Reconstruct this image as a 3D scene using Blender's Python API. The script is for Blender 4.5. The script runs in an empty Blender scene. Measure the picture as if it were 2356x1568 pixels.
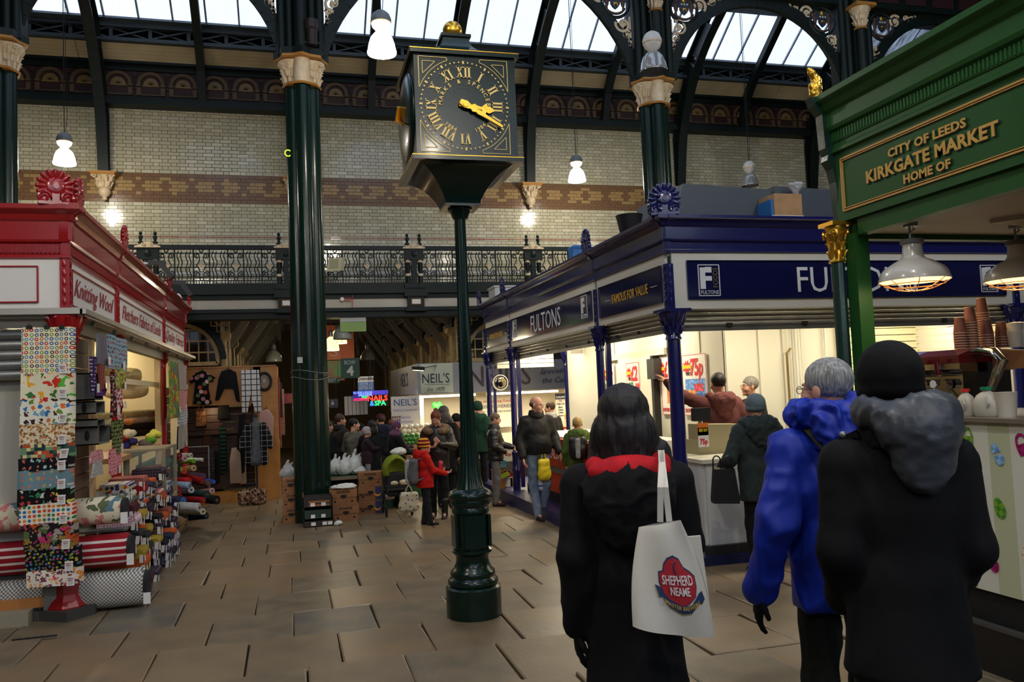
import bpy,math,random
import numpy as np
from mathutils import Matrix,Vector
S=bpy.context.scene
COL=S.collection
rnd=random.Random(7)
PI=math.pi

# ------------------------------------------------------------------ camera
EYE=np.array([0.0,0.0,1.68])
FOC=1880.0
YAW,PITCH,ROLL=0.265,0.05945,-0.0421
SLOPE=0.018  # the market floor falls gently away from the camera
_F=np.array([math.sin(YAW)*math.cos(PITCH),math.cos(YAW)*math.cos(PITCH),math.sin(PITCH)])
_R0=np.array([math.cos(YAW),-math.sin(YAW),0.0]);_U0=np.cross(_R0,_F)
_R=math.cos(ROLL)*_R0+math.sin(ROLL)*_U0
_U=-math.sin(ROLL)*_R0+math.cos(ROLL)*_U0
cam=bpy.data.objects.new('camera',bpy.data.cameras.new('camera'));COL.objects.link(cam)
cam.data.sensor_width=36;cam.data.lens=FOC*36/2356;cam.data.clip_start=.05;cam.data.clip_end=200
m=Matrix.Identity(4)
for i in range(3):
 m[i][0]=_R[i];m[i][1]=_U[i];m[i][2]=-_F[i];m[i][3]=EYE[i]
cam.matrix_world=m
S.camera=cam

# ------------------------------------------------------------------ exposure, daylight, big lights
S.view_settings.view_transform='Standard';S.view_settings.look='None'
S.view_settings.exposure=-0.12;S.view_settings.gamma=1;S.view_settings.use_curve_mapping=False
try:
 S.cycles.use_denoising=True;S.cycles.max_bounces=7;S.cycles.diffuse_bounces=4;S.cycles.glossy_bounces=3
 S.cycles.transparent_max_bounces=12;S.cycles.sample_clamp_indirect=4;S.cycles.caustics_reflective=False;S.cycles.caustics_refractive=False
except Exception:pass
W=bpy.data.worlds.new('sky');S.world=W;W.use_nodes=True
wn=W.node_tree.nodes;wl=W.node_tree.links;wn.clear()
wo=wn.new('ShaderNodeOutputWorld');wb=wn.new('ShaderNodeBackground');wb.inputs['Strength'].default_value=2.0
tc=wn.new('ShaderNodeTexCoord');nz=wn.new('ShaderNodeTexNoise');nz.inputs['Scale'].default_value=2.0;nz.inputs['Detail'].default_value=3
cr=wn.new('ShaderNodeValToRGB');cr.color_ramp.elements[0].position=.3;cr.color_ramp.elements[1].position=.75
cr.color_ramp.elements[0].color=(.60,.72,.95,1);cr.color_ramp.elements[1].color=(.72,.82,1.0,1)  # overcast sky
wl.new(tc.outputs['Generated'],nz.inputs['Vector']);wl.new(nz.outputs['Fac'],cr.inputs['Fac'])
wl.new(cr.outputs['Color'],wb.inputs['Color']);wl.new(wb.outputs[0],wo.inputs[0])

def light(name,kind,loc,power,col=(1,.9,.75),size=.1,sy=None,rot=(0,0,0),parent=None,spot=None):
 d=bpy.data.lights.new(name,kind);d.energy=power;d.color=col
 if kind=='AREA':
  d.size=size
  if sy:d.shape='RECTANGLE';d.size_y=sy
 else:d.shadow_soft_size=size
 if spot:d.spot_size=spot;d.spot_blend=.5
 o=bpy.data.objects.new(name,d);COL.objects.link(o)
 o.rotation_euler=rot
 if parent is not None:
  o.parent=parent;o.location=Vector(loc)-Vector(parent.location)
 else:o.location=loc
 return o

 # ------------------------------------------------------------------ pixel -> point helpers (2356 x 1568 frame)
def ray(x,y):return _F*FOC+_R*(x-1178)-_U*(y-784)
def P(x,y,Y):
 d=ray(x,y);return EYE+d*(Y/d[1])
def PX(x,y,X):
 d=ray(x,y);return EYE+d*(X/d[0])
def PF(x,y,dz=0.0):
 d=ray(x,y);return EYE+d*((EYE[2]-dz)/-(d[2]+SLOPE*d[1]))
def gz(Y):return -SLOPE*Y
def srgb(c):
 return tuple(((v/255)/12.92 if v/255<=.04045 else ((v/255+.055)/1.055)**2.4) for v in c[:3])+(1,)

 # ------------------------------------------------------------------ materials
MATS={}
def mat(name,c,rough=.6,metal=0.0,spec=.5,var=None,bump=None,emit=0.0,coat=0.0,alpha=1.0,wob=None,extra=None,trans=0.0):
 """c sRGB; var=(c2, scale, contrast) noise colour; bump=(scale, strength[, dist])"""
 if name in MATS:return MATS[name]
 M=bpy.data.materials.new(name);M.use_nodes=True;N=M.node_tree.nodes;L=M.node_tree.links
 b=N['Principled BSDF'];b.inputs['Base Color'].default_value=srgb(c);b.inputs['Roughness'].default_value=rough
 b.inputs['Metallic'].default_value=metal;b.inputs['Specular IOR Level'].default_value=spec
 b.inputs['Coat Weight'].default_value=coat;b.inputs['Coat Roughness'].default_value=.08
 b.inputs['Transmission Weight'].default_value=trans
 if emit:b.inputs['Emission Color'].default_value=srgb(c);b.inputs['Emission Strength'].default_value=emit
 b.inputs['Alpha'].default_value=alpha
 t=N.new('ShaderNodeTexCoord')
 if var:
  n=N.new('ShaderNodeTexNoise');n.inputs['Scale'].default_value=var[1];n.inputs['Detail'].default_value=5
  r=N.new('ShaderNodeValToRGB');k=var[2] if len(var)>2 else .5
  r.color_ramp.elements[0].position=.5-.25*(1.2-k);r.color_ramp.elements[1].position=.5+.25*(1.2-k)
  r.color_ramp.elements[0].color=srgb(c);r.color_ramp.elements[1].color=srgb(var[0])
  L.new(t.outputs['Object'],n.inputs['Vector']);L.new(n.outputs['Fac'],r.inputs['Fac']);L.new(r.outputs['Color'],b.inputs['Base Color'])
  if emit:L.new(r.outputs['Color'],b.inputs['Emission Color'])
 if bump:
  n=N.new('ShaderNodeTexNoise');n.inputs['Scale'].default_value=bump[0];n.inputs['Detail'].default_value=3
  u=N.new('ShaderNodeBump');u.inputs['Strength'].default_value=bump[1];u.inputs['Distance'].default_value=bump[2] if len(bump)>2 else .01
  L.new(t.outputs['Object'],n.inputs['Vector']);L.new(n.outputs['Fac'],u.inputs['Height']);L.new(u.outputs['Normal'],b.inputs['Normal'])
 MATS[name]=M
 if extra:extra(M,N,L,b,t)
 return M

def ramp(N,cols,pos=None,mode='CONSTANT'):
 r=N.new('ShaderNodeValToRGB');r.color_ramp.interpolation=mode;e=r.color_ramp.elements
 while len(e)<len(cols):e.new(.5)
 for i,c in enumerate(cols):
  e[i].position=pos[i] if pos else i/len(cols)
  e[i].color=srgb(c)
 return r

def coords(N,L,t,axes,scale,rot=0.0):
 """2D coordinate built from two object axes, e.g. 'xz'"""
 s=N.new('ShaderNodeSeparateXYZ');L.new(t.outputs['Object'],s.inputs[0])
 c=N.new('ShaderNodeCombineXYZ')
 L.new(s.outputs['XYZ'.index(axes[0].upper())],c.inputs[0]);L.new(s.outputs['XYZ'.index(axes[1].upper())],c.inputs[1])
 m=N.new('ShaderNodeMapping');L.new(c.outputs[0],m.inputs['Vector']);m.inputs['Scale'].default_value=(scale if isinstance(scale,tuple) else (scale,scale,1))
 m.inputs['Rotation'].default_value=(0,0,rot)
 return m.outputs[0]

def printed(name,bg,pal,scale,r=.3,rand=.8,axes='xz',r2=None,c2=(250,250,245),rough=.85,warp=0.0):
 """cloth with printed motifs: voronoi dots, optional inner dot"""
 def ex(M,N,L,b,t):
  v=N.new('ShaderNodeTexVoronoi');v.voronoi_dimensions='2D';v.inputs['Scale'].default_value=1;v.inputs['Randomness'].default_value=rand
  co=coords(N,L,t,axes,scale)
  if warp:
   n=N.new('ShaderNodeTexNoise');n.inputs['Scale'].default_value=1.7;n.inputs['Detail'].default_value=1;L.new(co,n.inputs['Vector'])
   a_=N.new('ShaderNodeVectorMath');a_.operation='MULTIPLY_ADD';a_.inputs[1].default_value=(warp,)*3;L.new(n.outputs['Color'],a_.inputs[0]);L.new(co,a_.inputs[2]);co=a_.outputs[0]
  L.new(co,v.inputs['Vector'])
  s=N.new('ShaderNodeSeparateColor');L.new(v.outputs['Color'],s.inputs[0])
  rp=ramp(N,pal);L.new(s.outputs[0],rp.inputs['Fac'])
  def less(th):
   m_=N.new('ShaderNodeMath');m_.operation='LESS_THAN';m_.inputs[1].default_value=th;L.new(v.outputs['Distance'],m_.inputs[0]);return m_.outputs[0]
  mx=N.new('ShaderNodeMix');mx.data_type='RGBA';mx.inputs[6].default_value=srgb(bg)
  L.new(less(r),mx.inputs[0]);L.new(rp.outputs['Color'],mx.inputs[7]);out=mx.outputs[2]
  if r2:
   m2=N.new('ShaderNodeMix');m2.data_type='RGBA';m2.inputs[7].default_value=srgb(c2)
   L.new(less(r2),m2.inputs[0]);L.new(out,m2.inputs[6]);out=m2.outputs[2]
  L.new(out,b.inputs['Base Color'])
 return mat(name,bg,rough,spec=.2,extra=ex)

def striped(name,cols,width,axis='z',rough=.85,pos=None,wob=0.0,mode='CONSTANT'):
 def ex(M,N,L,b,t):
  s=N.new('ShaderNodeSeparateXYZ');L.new(t.outputs['Object'],s.inputs[0])
  m_=N.new('ShaderNodeMath');m_.operation='MULTIPLY';m_.inputs[1].default_value=1/width;L.new(s.outputs['XYZ'.index(axis.upper())],m_.inputs[0])
  f=N.new('ShaderNodeMath');f.operation='FRACT';L.new(m_.outputs[0],f.inputs[0])
  rp=ramp(N,cols,pos,mode);L.new(f.outputs[0],rp.inputs['Fac']);L.new(rp.outputs['Color'],b.inputs['Base Color'])
 return mat(name,cols[0],rough,spec=.2,extra=ex)

def checked(name,c1,c2,scale,axes='xz',line=None,rough=.85,rot=0.0,c3=None):
 """line=None: checkerboard; else grid lines of colour c2 with that fractional width"""
 def ex(M,N,L,b,t):
  co=coords(N,L,t,axes,scale,rot)
  if line is None:
   k=N.new('ShaderNodeTexChecker');k.inputs['Scale'].default_value=1;k.inputs[1].default_value=srgb(c1);k.inputs[2].default_value=srgb(c2)
   L.new(co,k.inputs[0]);L.new(k.outputs[0],b.inputs['Base Color'])
  else:
   s=N.new('ShaderNodeSeparateXYZ');L.new(co,s.inputs[0]);o=[]
   for i in (0,1):
    f=N.new('ShaderNodeMath');f.operation='FRACT';L.new(s.outputs[i],f.inputs[0])
    g=N.new('ShaderNodeMath');g.operation='LESS_THAN';g.inputs[1].default_value=line;L.new(f.outputs[0],g.inputs[0]);o.append(g.outputs[0])
   a=N.new('ShaderNodeMath');a.operation='MAXIMUM';L.new(o[0],a.inputs[0]);L.new(o[1],a.inputs[1])
   mx=N.new('ShaderNodeMix');mx.data_type='RGBA';mx.inputs[6].default_value=srgb(c1);mx.inputs[7].default_value=srgb(c2)
   L.new(a.outputs[0],mx.inputs[0]);L.new(mx.outputs[2],b.inputs['Base Color'])
 return mat(name,c1,rough,spec=.2,extra=ex)

 # ------------------------------------------------------------------ objects
MW={}
def tag(o,label=None,cat=None,group=None,kind=None):
 if label:o['label']=label
 if cat:o['category']=cat
 if group:o['group']=group
 if kind:o['kind']=kind
 return o
def thing(name,label,cat,loc=(0,0,0),rz=0.0,group=None,kind=None):
 o=bpy.data.objects.new(name,None);COL.objects.link(o);o.empty_display_size=.1
 o.location=[float(v) for v in loc];o.rotation_euler=(0,0,rz)
 MW[o.name]=Matrix.Translation(Vector([float(v) for v in loc]))@Matrix.Rotation(rz,4,'Z')
 return tag(o,label,cat,group,kind)
def kids(o):return [c for c in bpy.data.objects if c.parent==o]
def copy_tree(o,loc=None,rz=None,label=None,group=None,scale=None,_kids=None,parent=None):
 if _kids is None:
  _kids={}
  for c in bpy.data.objects:
   if c.parent:_kids.setdefault(c.parent.name,[]).append(c)
 c=o.copy();COL.objects.link(c)
 if parent is not None:c.parent=parent
 if loc is not None:c.location=[float(v) for v in loc]
 if rz is not None:c.rotation_euler=(0,0,rz)
 if label:c['label']=label
 if group:c['group']=group
 if scale:c.scale=scale
 for k in _kids.get(o.name,[]):copy_tree(k,_kids=_kids,parent=c)
 return c
def nrm(v):
 v=np.asarray(v,float);n=np.linalg.norm(v);return v/n if n>1e-9 else v
def frame(d):
 d=nrm(d);a=np.array([0,0,1.0]) if abs(d[2])<.9 else np.array([1.0,0,0])
 u=nrm(np.cross(a,d));return u,np.cross(d,u),d

class B:
 """mesh builder; geometry in world metres unless local=True"""
 def __init__(s,local=False):s.v=[];s.f=[];s.mi=[];s.local=local
 def add(s,vs,fs,m=0):
  n=len(s.v);s.v.extend([tuple(map(float,p)) for p in vs]);s.f.extend([tuple(n+i for i in f) for f in fs]);s.mi.extend([m]*len(fs));return s
 def box(s,a,b,m=0,cut=0.0):
  x0,y0,z0=[min(a[i],b[i]) for i in range(3)];x1,y1,z1=[max(a[i],b[i]) for i in range(3)]
  return s.add([(x0,y0,z0),(x1,y0,z0),(x1,y1,z0),(x0,y1,z0),(x0,y0,z1),(x1,y0,z1),(x1,y1,z1),(x0,y1,z1)],[(0,3,2,1),(4,5,6,7),(0,1,5,4),(1,2,6,5),(2,3,7,6),(3,0,4,7)],m)
 def obox(s,c,u,v,w,m=0):
  """box with centre c and half-vectors u,v,w"""
  c,u,v,w=[np.asarray(k,float) for k in (c,u,v,w)]
  vs=[c+a*u+b*v+d*w for d in (-1,1) for a,b in ((-1,-1),(1,-1),(1,1),(-1,1))]
  return s.add(vs,[(0,3,2,1),(4,5,6,7),(0,1,5,4),(1,2,6,5),(2,3,7,6),(3,0,4,7)],m)
 def bar(s,p,q,w,h,m=0,up=(0,0,1)):
  p,q=np.asarray(p,float),np.asarray(q,float);d=nrm(q-p);u=np.cross(d,up)
  if np.linalg.norm(u)<1e-3:u=np.array([1.0,0,0])
  u=nrm(u);v=np.cross(u,d)
  return s.obox((p+q)/2,(q-p)/2,u*w/2,v*h/2,m)
 def loft(s,rings,caps=True,m=0,closed=True):
  n=len(rings[0]);vs=[p for r in rings for p in r];fs=[]
  for i in range(len(rings)-1):
   for j in range(n if closed else n-1):
    k=(j+1)%n;fs.append((i*n+j,i*n+k,(i+1)*n+k,(i+1)*n+j))
  if caps and closed:
   fs.append(tuple(range(n))[::-1]);fs.append(tuple((len(rings)-1)*n+j for j in range(n)))
  return s.add(vs,fs,m)
 def tube(s,path,r,n=8,m=0,caps=True,closed=False):
  path=[np.asarray(p,float) for p in path];k=len(path);rs=r if hasattr(r,'__len__') else [r]*k;rings=[];pu=None
  for i,p in enumerate(path):
   d=nrm(path[(i+1)%k]-path[i-1]) if (closed or 0<i<k-1) else nrm(path[min(i+1,k-1)]-path[max(i-1,0)])
   u,v,_=frame(d)
   if pu is not None:
    u=pu-d*np.dot(pu,d)
    u=nrm(u) if np.linalg.norm(u)>1e-6 else frame(d)[0]
    v=np.cross(d,u)
   pu=u
   rings.append([p+rs[i]*(math.cos(a)*u+math.sin(a)*v) for a in [2*PI*j/n for j in range(n)]])
  if closed:rings.append(rings[0]);caps=False
  return s.loft(rings,caps,m)
 def cyl(s,p,q,r0,r1=None,n=12,m=0):return s.tube([p,q],[r0,r0 if r1 is None else r1],n,m)
 def lathe(s,c,prof,n=24,m=0,flute=None,caps=True,sx=1,sy=1):
  """prof [(r,z)], flute=(count, depth, z0, z1)"""
  rings=[]
  for r,z in prof:
   ring=[]
   for j in range(n):
    a=2*PI*j/n;rr=r
    if flute and flute[2]<=z<=flute[3]:rr=r-flute[1]*(.5+.5*math.cos(flute[0]*a))
    ring.append((c[0]+rr*math.cos(a)*sx,c[1]+rr*math.sin(a)*sy,c[2]+z))
   rings.append(ring)
  return s.loft(rings,caps,m)
 def prism(s,poly,o,u,v,w,m=0):
  """extrude 2D polygon: o + a*u + b*v, thickness vector w"""
  o,u,v,w=[np.asarray(k,float) for k in (o,u,v,w)];n=len(poly)
  vs=[o+a*u+b*v for a,b in poly];vs+=[p+w for p in vs]
  fs=[tuple(range(n))[::-1],tuple(range(n,2*n))]+[(i,(i+1)%n,n+(i+1)%n,n+i) for i in range(n)]
  return s.add(vs,fs,m)
 def ball(s,c,r,n=12,k=8,m=0):
  r=r if hasattr(r,'__len__') else (r,r,r);rings=[]
  for i in range(1,k):
   t=PI*i/k;rings.append([(c[0]+r[0]*math.sin(t)*math.cos(2*PI*j/n),c[1]+r[1]*math.sin(t)*math.sin(2*PI*j/n),c[2]+r[2]*math.cos(t)) for j in range(n)])
  return s.loft(rings[::-1],True,m)
 def grid(s,f,nu,nv,m=0,thick=None):
  vs=[f(i/nu,j/nv) for j in range(nv+1) for i in range(nu+1)];W_=nu+1
  fs=[(j*W_+i,j*W_+i+1,(j+1)*W_+i+1,(j+1)*W_+i) for j in range(nv) for i in range(nu)]
  return s.add(vs,fs,m)
 def obj(s,name,mt,parent=None,smooth=None,**kw):
  vs=s.v
  if parent is not None and not s.local:
   M_=MW[parent.name].inverted();a=np.array(vs)@np.array(M_.to_3x3()).T+np.array(M_.translation);vs=a.tolist()
  me=bpy.data.meshes.new(name);me.from_pydata(vs,[],s.f)
  mts=mt if isinstance(mt,(list,tuple)) else [mt]
  for q in mts:me.materials.append(q)
  if len(mts)>1:me.polygons.foreach_set('material_index',s.mi)
  if smooth is not None:
   me.polygons.foreach_set('use_smooth',[True]*len(s.f));me.update()
   if smooth>0:me.set_sharp_from_angle(angle=math.radians(smooth))
  me.update()
  o=bpy.data.objects.new(name,me);COL.objects.link(o)
  if parent is not None:o.parent=parent;MW[o.name]=MW[parent.name]
  else:MW[o.name]=Matrix.Identity(4)
  tag(o,**kw)
  return o

def ribbon(b,pts,side,w,th,nrm_):
 side=nrm(side)*w/2;n_=nrm(nrm_)*th/2;return b.loft([[p-side-n_,p+side-n_,p+side+n_,p-side+n_] for p in [np.asarray(q,float) for q in pts]])
def setorigin(o):
 """move a top-level mesh's origin to the bottom middle of its box"""
 me=o.data;n=len(me.vertices);a=np.empty(n*3,'f');me.vertices.foreach_get('co',a);a=a.reshape(-1,3)
 lo,hi=a.min(0),a.max(0);c=np.array([(lo[0]+hi[0])/2,(lo[1]+hi[1])/2,lo[2]]);a-=c.astype('f')
 me.vertices.foreach_set('co',a.ravel());me.update();o.location=c.tolist();MW[o.name]=Matrix.Translation(Vector(c.tolist()))
 return o
def solo(b,name,mt,label,cat,group=None,smooth=None,kind=None):
 return setorigin(b.obj(name,mt,None,smooth,label=label,cat=cat,group=group,kind=kind))

def mesh_from_text(s,res=2,extr=.01,shear=0,bold=0.0,sp=1.0):
 c=bpy.data.curves.new('t','FONT');c.body=s;c.size=1;c.extrude=extr;c.shear=shear;c.offset=bold;c.resolution_u=res;c.space_character=sp
 o=bpy.data.objects.new('t',c);me=bpy.data.meshes.new_from_object(o)
 n=len(me.vertices);a=np.empty(n*3,'f');me.vertices.foreach_get('co',a);a=a.reshape(-1,3)
 fs=[tuple(p.vertices) for p in me.polygons]
 bpy.data.objects.remove(o);bpy.data.meshes.remove(me);bpy.data.curves.remove(c)
 return a,fs
TC={}
def text(b,s,o,u,v,size,width=None,align='C',m=0,shear=0,bold=0.0,depth=.003,lift=.002,res=2,sp=1.0,vc=False):
 """flat lettering on plane o + u*x + v*y, raised along u x v; size = cap height"""
 key=(s,shear,bold,res,sp)
 if key not in TC:TC[key]=mesh_from_text(s,res,.5,shear,bold,sp)
 a,fs=TC[key]
 if len(a)==0:return
 a=a.copy();u,v=nrm(u),nrm(v);w=np.cross(u,v)
 x0,x1=a[:,0].min(),a[:,0].max();k=size/.7;kx=(width/(x1-x0)) if width else k
 off={'C':(x0+x1)/2,'L':x0,'R':x1}[align]
 yy=a[:,1]*k
 if vc:yy=yy-(a[:,1].max()+a[:,1].min())/2*k
 pts=np.asarray(o)[None,:]+np.outer((a[:,0]-off)*kx,u)+np.outer(yy,v)+np.outer(lift+(a[:,2]+.5)*depth,w)
 b.add(pts,fs,m)

 # ------------------------------------------------------------------ value noise (numpy)
_rs=np.random.RandomState(3);_T=_rs.rand(32,32,32)
def vnoise(p):
 i=np.floor(p).astype(int);f=p-i;f=f*f*(3-2*f);i%=32;j=(i+1)%32
 g=lambda a,b_,c:_T[a[:,0],b_[:,1],c[:,2]]
 x0=g(i,i,i)*(1-f[:,0])+g(j,i,i)*f[:,0];x1=g(i,j,i)*(1-f[:,0])+g(j,j,i)*f[:,0]
 x2=g(i,i,j)*(1-f[:,0])+g(j,i,j)*f[:,0];x3=g(i,j,j)*(1-f[:,0])+g(j,j,j)*f[:,0]
 y0=x0*(1-f[:,1])+x1*f[:,1];y1=x2*(1-f[:,1])+x3*f[:,1]
 return y0*(1-f[:,2])+y1*f[:,2]

 # ------------------------------------------------------------------ implicit solids -> one continuous mesh
class Field:
 """smooth union of tapered capsules, ellipsoids and boxes, meshed with surface nets"""
 def __init__(s,k=.03):s.p=[];s.k=k
 def cap(s,a,b,ra,rb=None,k=None,sub=False,flat=None):
  s.p.append(('c',np.array(a,float),np.array(b,float),ra,ra if rb is None else rb,k,sub,flat));return s
 def chain(s,pts,rs,k=None):
  for i in range(len(pts)-1):s.cap(pts[i],pts[i+1],rs[i],rs[i+1],k)
  return s
 def ell(s,c,r,k=None,sub=False,rot=None):
  r=(r,r,r) if not hasattr(r,'__len__') else r
  s.p.append(('e',np.array(c,float),np.array(r,float),rot,None,k,sub,None));return s
 def box(s,c,h,rad=.01,k=None,sub=False,rot=None):
  s.p.append(('b',np.array(c,float),np.array(h,float),rad,rot,k,sub,None));return s
 def bounds(s):
  lo=np.full(3,1e9);hi=-lo
  for q in s.p:
   if q[6]:continue
   l,h=s._bb(q);lo=np.minimum(lo,l);hi=np.maximum(hi,h)
  return lo,hi
 def _bb(s,q):
  if q[0]=='c':
   r=max(q[3],q[4])*(max(1,*q[7]) if q[7] else 1);return np.minimum(q[1],q[2])-r,np.maximum(q[1],q[2])+r
  if q[0]=='e':r=q[2] if q[3] is None else np.full(3,q[2].max());return q[1]-r,q[1]+r
  r=q[2] if q[4] is None else np.full(3,np.linalg.norm(q[2]));return q[1]-r,q[1]+r
 def dist(s,q,X):
  if q[0]=='c':
   a,b_,ra,rb=q[1:5];ba=b_-a;pa=X-a
   if q[7]:
    fl=np.array(q[7]);ba=ba/fl;pa=pa/fl
   L2=max((ba*ba).sum(),1e-12);t=np.clip((pa@ba)/L2,0,1)
   return np.linalg.norm(pa-t[...,None]*ba,axis=-1)-(ra+(rb-ra)*t)
  if q[0]=='e':
   d=X-q[1]
   if q[3] is not None:d=d@np.array(q[3])
   k0=np.linalg.norm(d/q[2],axis=-1);k1=np.linalg.norm(d/(q[2]**2),axis=-1)
   return k0*(k0-1)/np.maximum(k1,1e-6)
  d=X-q[1]
  if q[4] is not None:d=d@np.array(q[4])
  e=np.abs(d)-(q[2]-q[3]);return np.linalg.norm(np.maximum(e,0),axis=-1)+np.minimum(e.max(-1),0)-q[3]
 def mesh(s,h,clip=None,warp=None):
  lo,hi=s.bounds();lo=lo-2.5*h;hi=hi+2.5*h
  if clip is not None:lo=np.maximum(lo,clip[0]);hi=np.minimum(hi,clip[1])
  n=np.ceil((hi-lo)/h).astype(int)+1
  F=np.full(n,.2,'f')
  for q in s.p:
   k=s.k if q[5] is None else q[5];l,g=s._bb(q);mg=max(k*1.3,h*2.5)
   i0=np.clip(np.floor((l-mg-lo)/h).astype(int),0,n-1);i1=np.clip(np.ceil((g+mg-lo)/h).astype(int)+1,1,n)
   if (i1<=i0).any():continue
   ax=[lo[a]+h*np.arange(i0[a],i1[a]) for a in range(3)]
   X=np.stack(np.meshgrid(*ax,indexing='ij'),-1)
   d=s.dist(q,X).astype('f');sl=tuple(slice(i0[a],i1[a]) for a in range(3));f=F[sl]
   if q[6]:
    d=-d;hh=np.clip(.5-.5*(f-d)/k,0,1);F[sl]=np.maximum(f,d) if k<=0 else f*(1-hh)+d*hh+k*hh*(1-hh)
   else:
    hh=np.clip(.5+.5*(d-f)/k,0,1);F[sl]=d*(1-hh)+f*hh-k*hh*(1-hh)
  return surfnet(F,lo,h)

def surfnet(F,lo,h):
 ins=F<0;n=np.array(F.shape)-1
 c=np.zeros(n,int)
 for a in (0,1):
  for b_ in (0,1):
   for d in (0,1):c+=ins[a:n[0]+a,b_:n[1]+b_,d:n[2]+d]
 act=(c>0)&(c<8);idx=np.full(n,-1,int);A=np.argwhere(act);idx[act]=np.arange(len(A))
 if len(A)==0:return np.zeros((0,3)),[]
 acc=np.zeros((len(A),3));cnt=np.zeros(len(A))
 cor=[np.array(q) for q in np.ndindex(2,2,2)]
 val={tuple(q):F[A[:,0]+q[0],A[:,1]+q[1],A[:,2]+q[2]] for q in cor}
 for ax in range(3):
  for q in cor:
   if q[ax]:continue
   q2=q.copy();q2[ax]=1;f0,f1=val[tuple(q)],val[tuple(q2)];mk=(f0<0)!=(f1<0)
   t=np.where(mk,f0/np.where(mk,f0-f1,1),0)
   p=q+np.zeros((len(A),3));p[:,ax]=t;acc+=p*mk[:,None];cnt+=mk
 V=lo+h*(A+acc/cnt[:,None]);Q=[]
 for ax in range(3):
  u,v=(ax+1)%3,(ax+2)%3
  sl0=[slice(None)]*3;sl1=[slice(None)]*3;sl0[ax]=slice(0,-1);sl1[ax]=slice(1,None)
  E=ins[tuple(sl0)]!=ins[tuple(sl1)];e=np.argwhere(E)
  ok=(e[:,u]>0)&(e[:,v]>0)&(e[:,u]<n[u])&(e[:,v]<n[v]);e=e[ok]
  if len(e)==0:continue
  fl=ins[e[:,0],e[:,1],e[:,2]]
  def at(du,dv):
   g=e.copy();g[:,u]+=du;g[:,v]+=dv;return idx[g[:,0],g[:,1],g[:,2]]
  q=np.stack([at(-1,-1),at(0,-1),at(0,0),at(-1,0)],1);q[~fl]=q[~fl][:,::-1];Q.append(q)
 return V,(np.concatenate(Q).tolist() if Q else [])

def ob_from(name,V,Q,mt,parent=None,crease=0.0,cs=14.0,stretch=(1,1,1),world=False,**kw):
 """crease: displace along normals with ridged noise (cloth folds)"""
 if isinstance(V,list):
  off=0;VV=[];QQ=[]
  for v,q in zip(V,Q):VV.append(v);QQ+=[[i+off for i in f] for f in q];off+=len(v)
  V=np.concatenate(VV);Q=QQ
 if crease and len(Q):
  q=np.array(Q);nf=np.cross(V[q[:,2]]-V[q[:,0]],V[q[:,3]]-V[q[:,1]]);N_=np.zeros_like(V)
  for i in range(4):np.add.at(N_,q[:,i],nf)
  N_/=np.maximum(np.linalg.norm(N_,axis=1),1e-12)[:,None]
  p=V*cs*np.array(stretch);w=vnoise(p*.5+9.3)*2.2;r=1-np.abs(2*vnoise(p+w[:,None])-1)
  r2=1-np.abs(2*vnoise(p*2.1+5+w[:,None])-1)
  V=V+N_*(crease*((r**2-.35)+.4*(r2**2-.35)))[:,None]
 b=B(local=not world);b.v=[tuple(x) for x in V.tolist()];b.f=[tuple(x) for x in Q];b.mi=[0]*len(Q)
 return b.obj(name,mt,parent,0,**kw)

def leaf(b,x,y,a,r0,z,h,w):
 ca,sa=math.cos(a),math.sin(a);b.tube([(x+r0*ca,y+r0*sa,z-h*.6),(x+r0*1.12*ca,y+r0*1.12*sa,z),(x+(r0*1.2+h*.18)*ca,y+(r0*1.2+h*.18)*sa,z+h*.35),(x+(r0*1.2+h*.35)*ca,y+(r0*1.2+h*.35)*sa,z+h*.22)],[w*.7,w,w*.75,w*.3],6)
 # ------------------------------------------------------------------ shared materials
green=mat('dark_green_paint',(9,33,25),.24,spec=.35,coat=.12,bump=(60,.05))
green_m=mat('deep_green_ironwork',(9,23,19),.5,spec=.3,bump=(50,.08))
cream=mat('cream_paint',(226,208,176),.5,var=((196,172,135),9,.3),bump=(40,.15))
gold=mat('gold_leaf',(222,172,62),.28,metal=.9,bump=(50,.12))
ochre=mat('ochre_gilding',(170,118,48),.5)
maroon=mat('maroon_paint',(46,16,18),.6)
black=mat('black_matt',(12,12,13),.7)
grey_m=mat('galvanised_steel',(150,152,150),.38,metal=.7,bump=(20,.1))
white_p=mat('white_paint',(232,230,222),.5)
hot=mat('lamp_glow',(255,250,240),emit=14)
warm_hot=mat('warm_tube_glow',(255,240,205),emit=9)

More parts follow.
